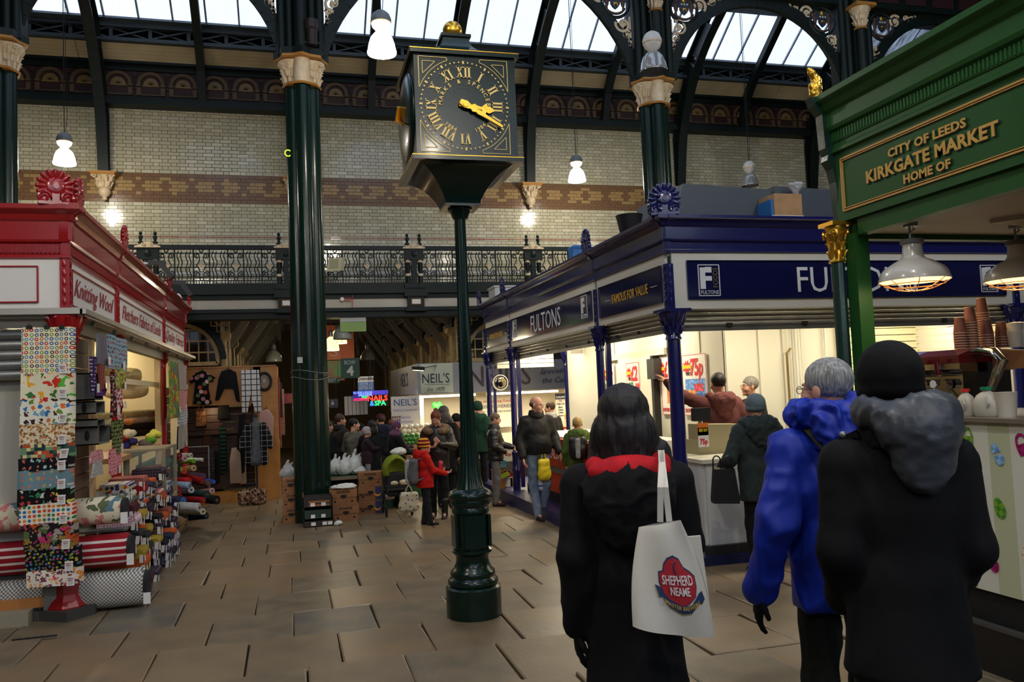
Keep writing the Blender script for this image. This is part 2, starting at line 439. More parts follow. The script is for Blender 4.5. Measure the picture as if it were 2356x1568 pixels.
# ------------------------------------------------------------------ floor of stone flags
fl=B();fl.box((-9,-9,-.4),(17,38,-.045))
for i,v in enumerate(fl.v):fl.v[i]=(v[0],v[1],v[2]+gz(v[1]))
floor=fl.obj('floor',mat('dark_joint_mortar',(42,36,30),.9),kind='structure')
stones=[mat('york_stone_a',(122,103,76),.42,var=((104,88,66),3.2,.5),bump=(30,.25,.006)),mat('york_stone_b',(120,104,80),.4,var=((96,86,68),4.1,.6),bump=(26,.25,.006)),mat('york_stone_c',(128,108,80),.45,var=((112,94,68),2.6,.5),bump=(34,.25,.006)),mat('york_stone_d',(112,98,78),.36,var=((126,102,72),2.2,.6),bump=(22,.3,.006)),mat('york_stone_e',(112,100,80),.4,var=((84,80,72),3.0,.6),bump=(30,.25,.006))]
SL,SD=.64,.808
vars_=[]
for k in range(12):
 b=B(local=True);r_=random.Random(k);j=lambda:r_.uniform(-.008,.004)
 hx,hy,g=SL/2-.006,SD/2-.006,.012
 c=[(-hx+j(),-hy+j()),(hx+j(),-hy+j()),(hx+j(),hy+j()),(-hx+j(),hy+j())]
 top=[(x*(1-g/hx),y*(1-g/hy),0) for x,y in c];mid=[(x,y,-.006) for x,y in c];bot=[(x,y,-.05) for x,y in c]
 b.loft([bot,mid,top]);o_=b.obj('paving_slab',stones[[0,1,2,0,3,1,2,4,0,2,1,3][k]]);vars_.append(o_.data);bpy.data.objects.remove(o_)
far=B(local=True);n_=0
for ry in range(-4,40):
 y=5.72+SD*ry+SD/2;off=[.29,-.03,.29,-.05,.36,.05][ry%6] if ry<9 else .32*(ry%2)
 for rx in range(-13,24):
  x=off+SL*rx+SL/2
  d=math.hypot(x-1.5,y)
  vis=(-.36*y-.6<x<.93*y+.8) and 1.9<y<12.4 and not (x<-2.6)
  h=rnd.uniform(-.003,.003)
  if vis and n_<298:
   n_+=1
   o_=bpy.data.objects.new('paving_slab',vars_[rnd.randrange(12)]);COL.objects.link(o_);o_.parent=floor
   o_.location=(x,y,gz(y)+h);o_.rotation_euler=(-SLOPE+rnd.uniform(-.003,.003),rnd.uniform(-.003,.003),rnd.choice((0,PI)))
  elif -8<x<15.5 and (y<20):
   far.box((x-SL/2+.006,y-SD/2+.006,gz(y)-.05),(x+SL/2-.006,y+SD/2-.006,gz(y)+h),rnd.randrange(3))
far.obj('paving_slab',stones[:3],floor,kind='stuff')
solo(B().box((-1.5,20,gz(20)-.02),(3.6,36,gz(24)+.0)),'rear_hall_paving',stones[1],'brown stone paving deep inside the rear hall','paving',kind='structure')

# ------------------------------------------------------------------ back wall of glazed bricks
WY=18.2
wb_=B();wb_.box((-8,WY,3.9),(16,WY+.4,9.2))
wall=wb_.obj('wall_back',mat('dark_grout',(74,70,58),.9),kind='structure')
tw=mat('cream_glazed_brick',(188,182,158),.12,spec=.6,var=((178,171,140),1.7,.2),bump=(9,.12,.004))
tw2=mat('cream_glazed_brick_pale',(198,191,164),.12,spec=.6,bump=(9,.12,.004))
tb=mat('brown_glazed_brick',(118,88,60),.2,spec=.6,bump=(9,.1,.004));tl=mat('honey_glazed_brick',(158,128,82),.2,spec=.6,bump=(9,.1,.004))
tr_=mat('red_glazed_strip',(130,44,30),.3)
CH=.0768;TY=WY-.012
tile_mesh={}
def tile(w,mt):
 key=(w,mt.name)
 if key not in tile_mesh:
  b=B(local=True);hx,hz=w/2-.004,CH/2-.004
  b.loft([[(-hx,.012,-hz),(hx,.012,-hz),(hx,.012,hz),(-hx,.012,hz)],[(-hx,0,-hz),(hx,0,-hz),(hx,0,hz),(-hx,0,hz)],[(-hx+.006,-.004,-hz+.006),(hx-.006,-.004,-hz+.006),(hx-.006,-.004,hz-.006),(-hx+.006,-.004,hz-.006)]])
  o_=b.obj('t',mt);tile_mesh[key]=o_.data;bpy.data.objects.remove(o_)
 return tile_mesh[key]
stuff=B(local=True);cnt=0;tm=[tw,tw2,tb,tl]
for r in range(58):
 z=3.94+CH*r;x=-7.6+(.0 if r%2 else .173)
 k=0
 while x<15.4:
  w=.232 if k%2==0 else .115;k+=1;xc=x+w/2;x+=w
  if z>7.93:continue
  band=5.93<z<6.49;mi=0 if rnd.random()<.75 else 1
  if band:
   q=round((z-6.21)/CH);u=abs(((xc+.1)%.52)/.52-.5)*2;s_=abs(q)/2.6
   mi=3 if (abs(q)<3 and .5<u+s_*.6+rnd.uniform(-.1,.1)<1.05) else 2
  if cnt<295 and -5.4<xc<-1.0 and 6.5<z<7.4 and not (-.37*WY>xc+99):
   cnt+=1
   o_=bpy.data.objects.new('glazed_brick',tile(w,tm[mi]));COL.objects.link(o_);o_.parent=wall
   o_.location=(xc,TY,z);o_.rotation_euler=(rnd.gauss(0,.004),0,rnd.gauss(0,.004));continue
  hx,hz=w/2-.004,CH/2-.004;a_,c_=rnd.gauss(0,.0022)*.2,rnd.gauss(0,.0022)*.2
  n0=len(stuff.v)
  stuff.v+=[(xc-hx,TY+.012,z-hz),(xc+hx,TY+.012,z-hz),(xc+hx,TY+.012,z+hz),(xc-hx,TY+.012,z+hz),(xc-hx,TY+a_,z-hz),(xc+hx,TY+c_,z-hz),(xc+hx,TY+c_-a_,z+hz),(xc-hx,TY,z+hz)]
  stuff.f+=[(n0+4,n0+5,n0+6,n0+7),(n0,n0+1,n0+5,n0+4),(n0+1,n0+2,n0+6,n0+5),(n0+2,n0+3,n0+7,n0+6),(n0+3,n0,n0+4,n0+7)]
  stuff.mi+=[mi]*5
stuff.obj('glazed_brick',tm,wall,kind='stuff')
B(True).box((-7.9,TY-.008,5.16),(15.5,TY,5.18)).obj('red_pipe',tr_,wall)

# lower back wall and rear hall shell
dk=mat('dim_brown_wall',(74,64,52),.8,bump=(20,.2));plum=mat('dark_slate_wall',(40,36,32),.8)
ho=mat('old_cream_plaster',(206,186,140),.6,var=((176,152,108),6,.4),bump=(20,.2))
def shell(name,a,b_,mt):return B().box(a,b_).obj(name,mt,kind='structure')
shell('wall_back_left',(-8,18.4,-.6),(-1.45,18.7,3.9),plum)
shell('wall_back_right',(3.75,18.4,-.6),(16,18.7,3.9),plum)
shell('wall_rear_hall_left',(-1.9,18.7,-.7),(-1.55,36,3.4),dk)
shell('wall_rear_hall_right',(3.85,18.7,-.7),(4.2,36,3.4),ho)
shell('wall_far',(-2,36,-.8),(4.4,36.3,8),mat('dim_tan_wall',(120,104,76),.8))
shell('wall_left',(-8.3,-9,-1),(-8,18.7,12.6),plum)
shell('wall_right',(15.7,-9,-1),(16,18.7,12.6),plum)
for k_,(a_,b_) in enumerate((((-8.3,-9.3,-1),(16,-9,3.2)),((-8.3,-9.3,10.4),(16,-9,12.6)),((-8.3,-9.3,3.2),(-5.5,-9,10.4)),((13,-9.3,3.2),(16,-9,10.4)))):shell('wall_front_%s'%('base','top','left','right')[k_],a_,b_,plum)
ew=B().box((-5.5,-9.2,3.2),(13,-9.1,3.3)).obj('window_5',plum,kind='structure')  # unseen window added behind the camera for soft frontal daylight
for i in range(6):B().box((-5.4+i*3.08,-9.16,3.3),(-5.4+i*3.08+2.9,-9.15,10.4)).obj('glass_pane',mat('entrance_glass',(220,230,245),.1,alpha=.15),ew);B().box((-5.5+i*3.08,-9.2,3.3),(-5.4+i*3.08,-9.1,10.4)).obj('mullion',plum,ew)
shell('wall_back_top',(-8,WY+.4,3.9),(16,WY+.7,9.4),plum)
wv=mat('white_boarded_vault',(128,122,114),.7)
v1=B();v1.prism([(-1.8,3.4),(1.1,6.2),(1.1,6.3),(-1.9,3.5)],(0,18.9,0),(1,0,0),(0,0,1),(0,17.2,0));v1.prism([(1.1,6.2),(4.1,3.4),(4.2,3.5),(1.1,6.3)],(0,18.9,0),(1,0,0),(0,0,1),(0,17.2,0))
vault=v1.obj('ceiling_rear_hall',wv,kind='structure')
for i in range(7):  # roof trusses of the rear hall
 y=20+i*2.4;b=B()
 for s_ in (-1,1):
  xe=1.1+s_*2.75;b.bar((xe,y,3.42),(1.1,y,6.1),.16,.22);b.bar((xe,y,2.6),(1.1+s_*1.3,y,4.7),.12,.16);b.bar((1.1+s_*1.5,y,4.6),(1.1+s_*1.5,y,3.9),.1,.1)
 b.bar((-.2,y,4.6),(2.4,y,4.6),.12,.16);b.obj('truss',wv,vault)
for i in range(5):  # lit boards between the rafters
 for s_ in (-1,1):
  b=B();y=19.6+i*3.2
  b.bar((1.1+s_*2.2,y,3.95),(1.1+s_*2.2,y+2.9,3.95),.5,.03,up=(-s_*.7,0,.7));b.obj('ceiling_panel',wv,vault)

  # clerestory pilasters either side of the rear hall
def pilasters(x,s_,name,label,n,y0,dy):
 t=thing(name,label,'pilasters',(x,y0,0),kind='structure')
 for i in range(n):
  y=y0+i*dy;b=B()
  prof=[(.0,1.0),(.16,1.0),(.16,3.02),(.2,3.06),(.26,3.1),(.26,3.2),(.0,3.24)]
  b.prism([(p,z) for p,z in prof],(x,y,0),(s_,0,0),(0,0,1),(0,.42,0));b.obj('pilaster',ho,t)
  b=B();b.box((x,y+.5,3.2),(x+s_*.05,y+dy-.1,3.5));b.obj('dark_panel',green_m,t)
  b=B();b.bar((x+s_*.06,y+.42,2.5),(x+s_*.06,y+dy,2.5),.1,.12);b.bar((x+s_*.06,y+.42,1.7),(x+s_*.06,y+dy,1.7),.1,.12);b.bar((x+s_*.06,y+.42+(dy-.42)/2,1),(x+s_*.06,y+.42+(dy-.42)/2,2.9),.1,.16,up=(1,0,0));b.obj('panel_frame',ho,t)
pilasters(-1.55,1,'pilaster_row_left','cream pilasters lining the left side of the rear hall',9,19.0,1.35)
pilasters(3.85,-1,'pilaster_row_right','cream pilasters lining the right side of the rear hall',9,19.0,1.55)

# arched windows under the balcony
def arch_window(cx,w,z0,zs,name,label):
 t=thing(name,label,'window',(cx,18.38,z0),kind='structure');Y=18.33;R=w/2
 fr=B();pts=[(cx+R*math.cos(a),Y,zs+R*math.sin(a)) for a in np.linspace(0,PI,25)]
 pts=[(cx+R,Y,z0)]+pts+[(cx-R,Y,z0)]
 for p,q in zip(pts,pts[1:]):fr.bar(p,q,.06,.08)
 fr.bar(pts[-1],pts[0],.08,.08);fr.obj('window_frame',ho,t)
 n=4;bars=B()
 for i in range(-n,n+1):
  x=cx+i*R/n*1.0
  if abs(x-cx)<R-.02:bars.bar((x,Y,z0),(x,Y,zs+math.sqrt(R*R-(x-cx)**2)),.025,.03)
 for z in np.arange(z0+.24,zs+R,.24):
  h=R if z<zs else math.sqrt(max(R*R-(z-zs)**2,0))
  if h>.05:bars.bar((cx-h,Y,z),(cx+h,Y,z),.025,.03)
 bars.obj('glazing_bar',ho,t)
 g=B();g.prism([(p[0],p[2]) for p in pts],(0,Y+.03,0),(1,0,0),(0,0,1),(0,.01,0));g.obj('window_glass',mat('dark_window_glass',(24,14,12),.1),t)
 sp=B();R2=R+.12
 for p,q in zip([(cx+R2*math.cos(a),Y-.05,zs+R2*math.sin(a)) for a in np.linspace(0,PI,25)],[(cx+R2*math.cos(a),Y-.05,zs+R2*math.sin(a)) for a in np.linspace(0,PI,25)][1:]):sp.bar(p,q,.14,.12)
 sp.obj('arch_rib',green_m,t)
 lat=B()
 for s_ in (-1,1):
  for a in np.linspace(.3,1.2,6):
   p=(cx+s_*(R+.2)*math.cos(a),Y-.08,zs+(R+.2)*math.sin(a));lat.bar(p,(cx+s_*(R+.25),Y-.08,p[2]),.02,.02);lat.bar(p,(p[0],Y-.08,zs+R+.3),.02,.02)
  lat.bar((cx+s_*(R+.25),Y-.08,z0),(cx+s_*(R+.25),Y-.08,zs+R+.3),.03,.03)
  lat.tube([(cx+s_*(R+.05)+.09*math.cos(a),Y-.08,zs+R+.08+.09*math.sin(a)) for a in np.linspace(0,2*PI,13)],.014,5)
 lat.bar((cx-R-.3,Y-.08,zs+R+.3),(cx+R+.3,Y-.08,zs+R+.3),.03,.03);lat.obj('spandrel',ho,t)
arch_window(-2.25,1.5,2.5,2.58,'window_1','dark arched window with cream bars beside the left pilasters')
arch_window(4.65,1.5,2.4,2.5,'window_2','dark arched window with cream bars seen right of the clock post')

# ------------------------------------------------------------------ frieze with shell niches, boarded cove, girder, glass roof
fz=B();fz.box((-8,17.86,7.86),(16,WY,7.98));fz.box((-8,17.95,7.98),(16,WY,8.06));fz.box((-8,17.86,8.72),(16,WY,8.86));fz.box((-8,18.0,8.62),(16,WY,8.72))
frieze=fz.obj('trim_1',green_m,kind='structure')
B(True).box((-8,18.06,8.06),(16,WY,8.62)).obj('frieze_ground',maroon,frieze)
olive=mat('olive_gilt_arch',(84,66,40),.6);fan=mat('faded_gold_shell',(122,98,56),.5)
A_=B(local=True)
for i in range(12):
 a0,a1=PI*i/12,PI*(i+1)/12
 A_.prism([(.2*math.cos(a0),.2*math.sin(a0)),(.265*math.cos(a0),.265*math.sin(a0)),(.265*math.cos(a1),.265*math.sin(a1)),(.2*math.cos(a1),.2*math.sin(a1))],(0,0,.24),(1,0,0),(0,0,1),(0,-.06,0))
for s_ in (-1,1):A_.box((s_*.19,-.06,.0),(s_*.275,0,.17));A_.box((s_*.19,-.07,.19),(s_*.285,0,.235))
A_.box((-.19,-.05,0),(.19,0,.03));arch_me=A_.obj('niche_arch',olive,frieze)
F_=B(local=True)
for i in range(9):
 a=PI*(i+.5)/9;u=np.array([math.cos(a),0,math.sin(a)]);v=np.array([-math.sin(a),0,math.cos(a)])
 F_.prism([(.03,0),(.13,-.024),(.155,0),(.13,.024)],(0,0,.235),u,v,(0,-.035,0))
F_.box((-.16,-.03,.205),(.16,0,.235));fan_me=F_.obj('shell_fan',fan,frieze)
T_=B(local=True)
for d in (-.028,0,.028):T_.box((.3+d,-.03,.2),(.315+d,0,.42))
T_.box((.26,-.04,.42),(.365,0,.5));T_.box((.265,-.035,.14),(.36,0,.18));tri_me=T_.obj('small_pilaster',maroon,frieze)
xs=[-5.2+i*.63 for i in range(33)]
for i,x in enumerate(xs):
 for o_ in (arch_me,fan_me,tri_me):
  if i==0:o_.location=(x,18.06,8.1)
  else:c=o_.copy();COL.objects.link(c);c.location=(x,18.06,8.1)
cove=B();cove.prism([(17.9,8.8),(17.5,9.04),(17.6,9.14),(18.2,8.9)],(-8,0,0),(0,1,0),(0,0,1),(24,0,0))
cove_o=cove.obj('trim_2',mat('dark_cove_backing',(60,52,42),.8),kind='structure')
bd=mat('cream_board',(196,178,142),.55,var=((176,156,118),2,.4))
for i in range(5):
 p=np.array([0,17.9,8.79])+np.array([0,-.4,.24])*(i+.5)/5+np.array([0,-.015,-.02])
 for x0 in range(-8,16,4):B().obox((x0+2,p[1],p[2]),(1.995,0,0),(0,-.038,.0235),(0,-.006,-.009)).obj('board',bd,cove_o)
gd=B();gd.box((-8,17.38,8.98),(16,17.52,9.05));gd.box((-8,17.36,9.26),(16,17.5,9.34));girder=gd.obj('trim_3',mat('slate_blue_girder',(52,62,66),.5),kind='structure')
gm=girder.data.materials[0]
for i in range(33):
 x=-7.7+i*.73;b=B();b.bar((x,17.44,9.05),(x,17.44,9.26),.07,.04);b.bar((x,17.42,9.05),(x+.73,17.42,9.26),.03,.03);b.bar((x,17.46,9.26),(x+.73,17.46,9.05),.03,.03);b.obj('lattice_bar',gm,girder)

def glassm(M,N,L,b,t):
 out=N['Material Output'];tr=N.new('ShaderNodeBsdfTransparent');tr.inputs[0].default_value=(.9,.92,.95,1)
 tl_=N.new('ShaderNodeBsdfTranslucent');tl_.inputs[0].default_value=(.8,.86,.95,1);nz=N.new('ShaderNodeTexNoise');nz.inputs['Scale'].default_value=6;nz.inputs['Detail'].default_value=6
 mp=N.new('ShaderNodeMapping');mp.inputs['Scale'].default_value=(2.2,.5,.5);L.new(t.outputs['Object'],mp.inputs[0]);L.new(mp.outputs[0],nz.inputs['Vector'])
 r=N.new('ShaderNodeMapRange');r.inputs[1].default_value=.3;r.inputs[2].default_value=.8;r.inputs[3].default_value=.02;r.inputs[4].default_value=.3;L.new(nz.outputs['Fac'],r.inputs[0])
 mx=N.new('ShaderNodeMixShader');L.new(r.outputs[0],mx.inputs[0]);L.new(tr.outputs[0],mx.inputs[1]);L.new(tl_.outputs[0],mx.inputs[2]);L.new(mx.outputs[0],out.inputs['Surface'])
roofglass=mat('milky_roof_glass',(220,230,245),.3,extra=glassm)
zinc=mat('zinc_glazing_bar',(150,160,170),.5)
KS=.64
def rz_(Y):return 9.36+KS*(17.42-Y)
rf=B();rf.prism([(17.52,9.34),(17.3,9.44),(17.26,9.38),(17.5,9.28)],(-8,0,0),(0,1,0),(0,0,1),(24,0,0))
roof=rf.obj('window_3',gm,kind='structure')
gb=B(True);gp={}
for band,(ya,yb) in enumerate(((17.36,16.02),(15.9,13.2))):
 for i in range(38):
  x=-7.9+i*.64
  b=B();b.obox((x+.32,(ya+yb)/2,rz_((ya+yb)/2)),(.3,0,0),(0,(yb-ya)/2,-KS*(yb-ya)/2),(0,.003,.004));b.obj('glass_pane',roofglass,roof)
  b=B();b.bar((x,ya,rz_(ya)),(x,yb,rz_(yb)),.035,.05);b.obj('glazing_bar',zinc,roof)
pu=B();pu.box((-8,15.86,rz_(16)-.2),(16,16.06,rz_(16)+.05));pu.box((-8,15.75,rz_(16)-.22),(16,16.15,rz_(16)-.16));pu.obj('purlin',gm,roof)
ce=B();ce.box((-8.3,-9.3,12.4),(16.3,13.3,12.7));ce.box((-8.3,12.9,rz_(13.2)-.1),(16.3,13.3,12.5));ce.box((-8.3,17.2,9.5),(16.3,19,9.52))
for x0 in (-7,-1.5,4,9.5):
 pass
 # nave ceiling: opaque, with long unseen rooflights added to daylight the floor
ce=B();cuts=(-8.3,-4.5,-1.0,1.5,5.0,8,11.5,16.3)
for i in range(0,7,2):ce.box((cuts[i],-9.3,12.4),(cuts[i+1],13.3,12.6))
for i in range(1,7,2):ce.box((cuts[i],-9.3,12.4),(cuts[i+1],-6,12.6));ce.box((cuts[i],11.2,12.4),(cuts[i+1],13.3,12.6))
ce.box((-8.3,13.2,rz_(13.2)-.05),(16.3,13.32,12.6));ce.box((-8.3,17.46,9.34),(16.3,18.9,9.42));ce.obj('ceiling',mat('sooty_ceiling',(50,48,44),.9),kind='structure')  # ceiling in one even dark grey
sk=B();sk.box((-4.5,-6,12.5),(-4.4,11.2,12.56));skl=sk.obj('window_4',zinc,kind='structure')
for i in (1,3,5):B().box((cuts[i],-6,12.5),(cuts[i+1],11.2,12.51)).obj('glass_pane',roofglass,skl)

# ------------------------------------------------------------------ curved roof ribs on capital brackets
def inner(t):  # t 0..1 : rib inner flange from bracket to roof
 pts=[(17.98,6.43),(17.86,7.2),(17.62,8.0),(17.05,8.83),(16.4,9.38),(15.6,9.82),(14.6,10.3),(13.5,10.8)]
 s_=t*(len(pts)-1);i=min(int(s_),len(pts)-2);f=s_-i
 g=lambda k:pts[max(0,min(len(pts)-1,k))]
 return tuple(.5*((2*g(i)[a])+(-g(i-1)[a]+g(i+1)[a])*f+(2*g(i-1)[a]-5*g(i)[a]+4*g(i+1)[a]-g(i+2)[a])*f*f+(-g(i-1)[a]+3*g(i)[a]-3*g(i+1)[a]+g(i+2)[a])*f**3) for a in (0,1))
def bracket(t,c):
 """corinthian wall bracket with a pendant, top at c"""
 x,y,z=c;b=B();b.lathe((x,y+.06,z),[(.02,-.56),(.05,-.54),(.04,-.5),(.1,-.44),(.12,-.38),(.1,-.33),(.13,-.31),(.14,-.3)],16);b.obj('pendant_drop',cream,t,30)
 b=B();b.lathe((x,y+.06,z),[(.13,-.3),(.135,-.2),(.16,-.1),(.2,-.05),(.2,-.03)],32,flute=(10,.035,-.31,-.06))
 for k in range(8):
  a=2*PI*k/8
  for hz,rr,da in ((-.22,.12,0),(-.12,.14,PI/8)):leaf(b,x,y+.06,a+da,rr,z+hz,.1,.026)
 for s_ in (-1,1):b.tube([(x+s_*(.17+.05*math.cos(q)*(1-q/9)),y-.1,z-.09+.05*math.sin(q)*(1-q/9)) for q in np.linspace(0,8,14)],.016,5)
 b.obj('bracket_bell',cream,t,30)
 b=B();b.box((x-.25,y-.18,z-.035),(x+.25,y+.2,z));b.box((x-.22,y-.15,z-.06),(x+.22,y+.2,z-.035));b.obj('bracket_cap',ochre,t)
rib_n=['left of the big pillar, over the red stall','behind the big green pillar','hidden by the clock head','right of the clock head','above the blue stall roof','far right above the green kiosk']
for k,X in enumerate((-3.6,.15,3.65,5.5,9.36,13.1)):
 t=thing('roof_rib','iron roof rib on cream bracket, '+rib_n[k],'roof rib',(X,18,5.9),group='large roof ribs')
 N_=22;ip=[inner(i/N_) for i in range(N_+1)];fb=B();wbk=B()
 op=[]
 for y,z in ip:
  if z<7.86:op.append((18.12,z))
  else:
   yy=min(18.1,max(y+.02,y+.34));op.append((min(yy,18.0),min(rz_(min(yy,18.0))-.12,z+.5) if z>8.8 else z+.12))
 for i in range(N_):
  fb.bar((X,ip[i][0],ip[i][1]),(X,ip[i+1][0],ip[i+1][1]),.2,.035);fb.bar((X,op[i][0],op[i][1]),(X,op[i+1][0],op[i+1][1]),.2,.035)
  if i%4!=2 or ip[i][1]<7.8:wbk.add([(X-.012,*ip[i]),(X-.012,*ip[i+1]),(X-.012,*op[i+1]),(X-.012,*op[i]),(X+.012,*ip[i]),(X+.012,*ip[i+1]),(X+.012,*op[i+1]),(X+.012,*op[i])],[(0,1,2,3),(7,6,5,4),(0,4,5,1),(3,2,6,7)])
  if i%4 in (2,3):wbk.bar((X,ip[i][0],ip[i][1]),(X,op[i][0],op[i][1]),.05,.05)
 fb.obj('rib_flange',green_m,t);wbk.obj('rib_web',green_m,t);bracket(t,(X,18.02,6.45))
for k,X in enumerate((-1.66,1.86,7.4,11.1)):
 b=B();pts=[(17.95,7.98),(17.7,8.6),(17.3,9.0),(16.9,9.3),(15.0,rz_(15)-.25),(13.3,rz_(13.3)-.25)]
 for p,q in zip(pts,pts[1:]):b.bar((X,*p),(X,*q),.16,.16)
 solo(b,'roof_rafter',green_m,'plain dark roof rafter without bracket, '+['between big pillar and left bay rib','just left of the clock head','between the two right ribs','behind the green kiosk top'][k],'rafter',group='plain roof rafters')

 # ------------------------------------------------------------------ clustered columns and arcade (plane Y = 13.3)
CY=13.3
def capital(t,x,y,z0,z1,sides,r=.26):
 b=B()
 for(dx,dy) in sides:
  cx_,cy_=x+dx*.15,y+dy*.15
  b.lathe((cx_,cy_,z0),[(.125,0),(.125,.06),(.14,.12),(.15,.2),(.18,.3),(.22,.36),(.22,.38)],24,flute=(8,.03,.02,.25))
  for k in range(10):
   a=2*PI*k/10
   for hz,rr,da in ((.09,.12,0),(.2,.13,PI/10),(.3,.15,0)):leaf(b,cx_,cy_,a+da,rr,z0+hz,.12,.026)
  for q in range(4):
   a=PI/4+q*PI/2;ox,oy=cx_+.21*math.cos(a),cy_+.21*math.sin(a);u=(math.cos(a+PI/2),math.sin(a+PI/2))
   b.tube([(ox+u[0]*.05*math.cos(s_)*(1-s_/10),oy+u[1]*.05*math.cos(s_)*(1-s_/10),z0+.33+.05*math.sin(s_)*(1-s_/10)) for s_ in np.linspace(0,9,16)],.016,5)
 b.obj('capital_leaves',cream,t,35)
 b=B();b.cyl((x,y-.17,z0),(x,y-.17,z1-.06),.125,.13,20);b.obj('capital_core',cream,t,40)
 b=B();b.lathe((x,y,z0-.03),[(.3,0),(.32,.02),(.3,.04)],8)
 for dx,dy in list(sides)+[(0,-1.1)]:b.lathe((x+dx*.15,y+dy*.15,z0-.03),[(.135,0),(.15,.02),(.135,.04)],20)
 b.obj('gilt_ring',ochre,t,40)
 b=B();pl=[]
 for q in range(16):
  a=2*PI*q/16;rr=.42 if q%2==0 else .36;pl.append((rr*math.cos(a),rr*math.sin(a)))
 b.prism(pl,(x,y,z1-.07),(1,0,0),(0,1,0),(0,0,.04));b.obj('abacus',ochre,t)
 b=B();b.prism([(p[0]*1.03,p[1]*1.03) for p in pl],(x,y,z1-.03),(1,0,0),(0,1,0),(0,0,.1));b.obj('abacus_top',green_m,t)
for k,X in enumerate((-4.08,.28,6.45,10.75)):
 lab=['cut off at the left edge of the hall','between the fabric stall and the clock post, crates stacked at its foot','rising behind the blue frozen food stall','half hidden behind the top of the green kiosk'][k]
 t=thing('iron_column','tall clustered dark green iron column with cream capital, '+lab,'column',(X,CY,gz(CY)),group='clustered iron columns')
 for dx,dy in ((0,-1),(-1,0),(1,0),(0,1)):
  b=B();b.cyl((X+dx*.145,CY+dy*.145,gz(CY)+.0),(X+dx*.145,CY+dy*.145,6.7),.138,.122,20);b.obj('shaft',green,t,40)
 b=B();b.box((X-.12,CY-.12,gz(CY)),(X+.12,CY+.12,6.7));b.obj('shaft_core',green,t)
 capital(t,X,CY,6.68,7.14,((-1,0),(1,0),(0,1)))
 b=B()
 for dx in (-.3,-.17,0,.17,.3):b.cyl((X+dx,CY-.12-.06*(dx==0),7.14),(X+dx,CY-.12-.06*(dx==0),11),.07 if dx else .11,None,12)
 b.box((X-.36,CY-.12,7.14),(X+.36,CY+.2,11));b.obj('upper_pier',green_m,t,40)
 if k:  # upper shaft capital
  b=B();b.lathe((X,CY-.28,8.35),[(.1,0),(.11,.1),(.14,.22),(.19,.32),(.2,.36)],24,flute=(8,.025,.0,.3))
  for q in range(10):
   a=2*PI*q/10
   for hz,rr,da in ((.09,.095,0),(.2,.11,PI/10),(.28,.13,0)):leaf(b,X,CY-.28,a+da,rr,8.35+hz,.11,.024)
  b.obj('upper_capital',cream,t,35)
  B().lathe((X,CY-.28,8.31),[(.11,0),(.125,.02),(.11,.04)],20).obj('upper_gilt_ring',ochre,t)
  B().box((X-.22,CY-.5,8.71),(X+.22,CY-.06,8.77)).obj('upper_abacus',ochre,t)
  B().cyl((X,CY-.28,7.2),(X,CY-.28,8.33),.1,None,16).obj('upper_shaft',green_m,t,40)

def spiral(b,c,r,turns,a0,s_,th,Y,n=22):
 pts=[]
 for i in range(n):
  q=i/(n-1);a=a0+s_*turns*2*PI*q;rr=r*(1-.8*q);pts.append((c[0]+rr*math.cos(a),Y,c[1]+rr*math.sin(a)))
 b.tube(pts,[th*(1-.4*i/(n-1)) for i in range(n)],6)
 return pts
def crest(t,cx_,cz,Y):
 b=B();b.tube([(cx_+.27*math.cos(a),Y,cz+.27*math.sin(a)) for a in np.linspace(0,2*PI,29)[:-1]],.03,6,closed=True);b.obj('medallion_ring',green_m,t,40)
 b=B();b.prism([(-.09,.1),(.09,.1),(.09,-.03),(.05,-.09),(0,-.13),(-.05,-.09),(-.09,-.03)],(cx_,Y,cz),(1,0,0),(0,0,1),(0,-.03,0));b.obj('crest_shield',mat('blue_grey_shield',(34,44,60),.5),t)
 b=B()
 for dx in (-.055,0,.055):b.prism([(r_*math.cos(a),r_*math.sin(a)) for a,r_ in [(PI/2+i*PI/5,.022 if i%2==0 else .009) for i in range(10)]],(cx_+dx,Y-.03,cz+.07),(1,0,0),(0,0,1),(0,-.01,0))
 b.obj('crest_star',white_p,t)
 b=B();b.ball((cx_,Y-.04,cz-.02),(.045,.012,.02));b.bar((cx_-.03,Y-.04,cz-.02),(cx_-.035,Y-.04,cz-.07),.01,.01);b.bar((cx_+.03,Y-.04,cz-.02),(cx_+.035,Y-.04,cz-.07),.01,.01);b.ball((cx_,Y-.02,cz+.15),(.04,.02,.045));b.obj('crest_fleece',gold,t,40)
 b=B()
 for s_ in (-1,1):
  b.ball((cx_+s_*.155,Y,cz+.02),(.045,.025,.1));b.ball((cx_+s_*.15,Y,cz+.13),(.035,.03,.035));b.ball((cx_+s_*.165,Y,cz-.1),(.03,.02,.04))
 pts=[(cx_+.2*math.cos(a),Y,cz-.03+.17*math.sin(a)) for a in np.linspace(PI*1.12,PI*1.88,12)]
 b.tube(pts,.024,6);b.obj('crest_owl_supporters',mat('bronze_owl',(70,46,34),.5),t,40)
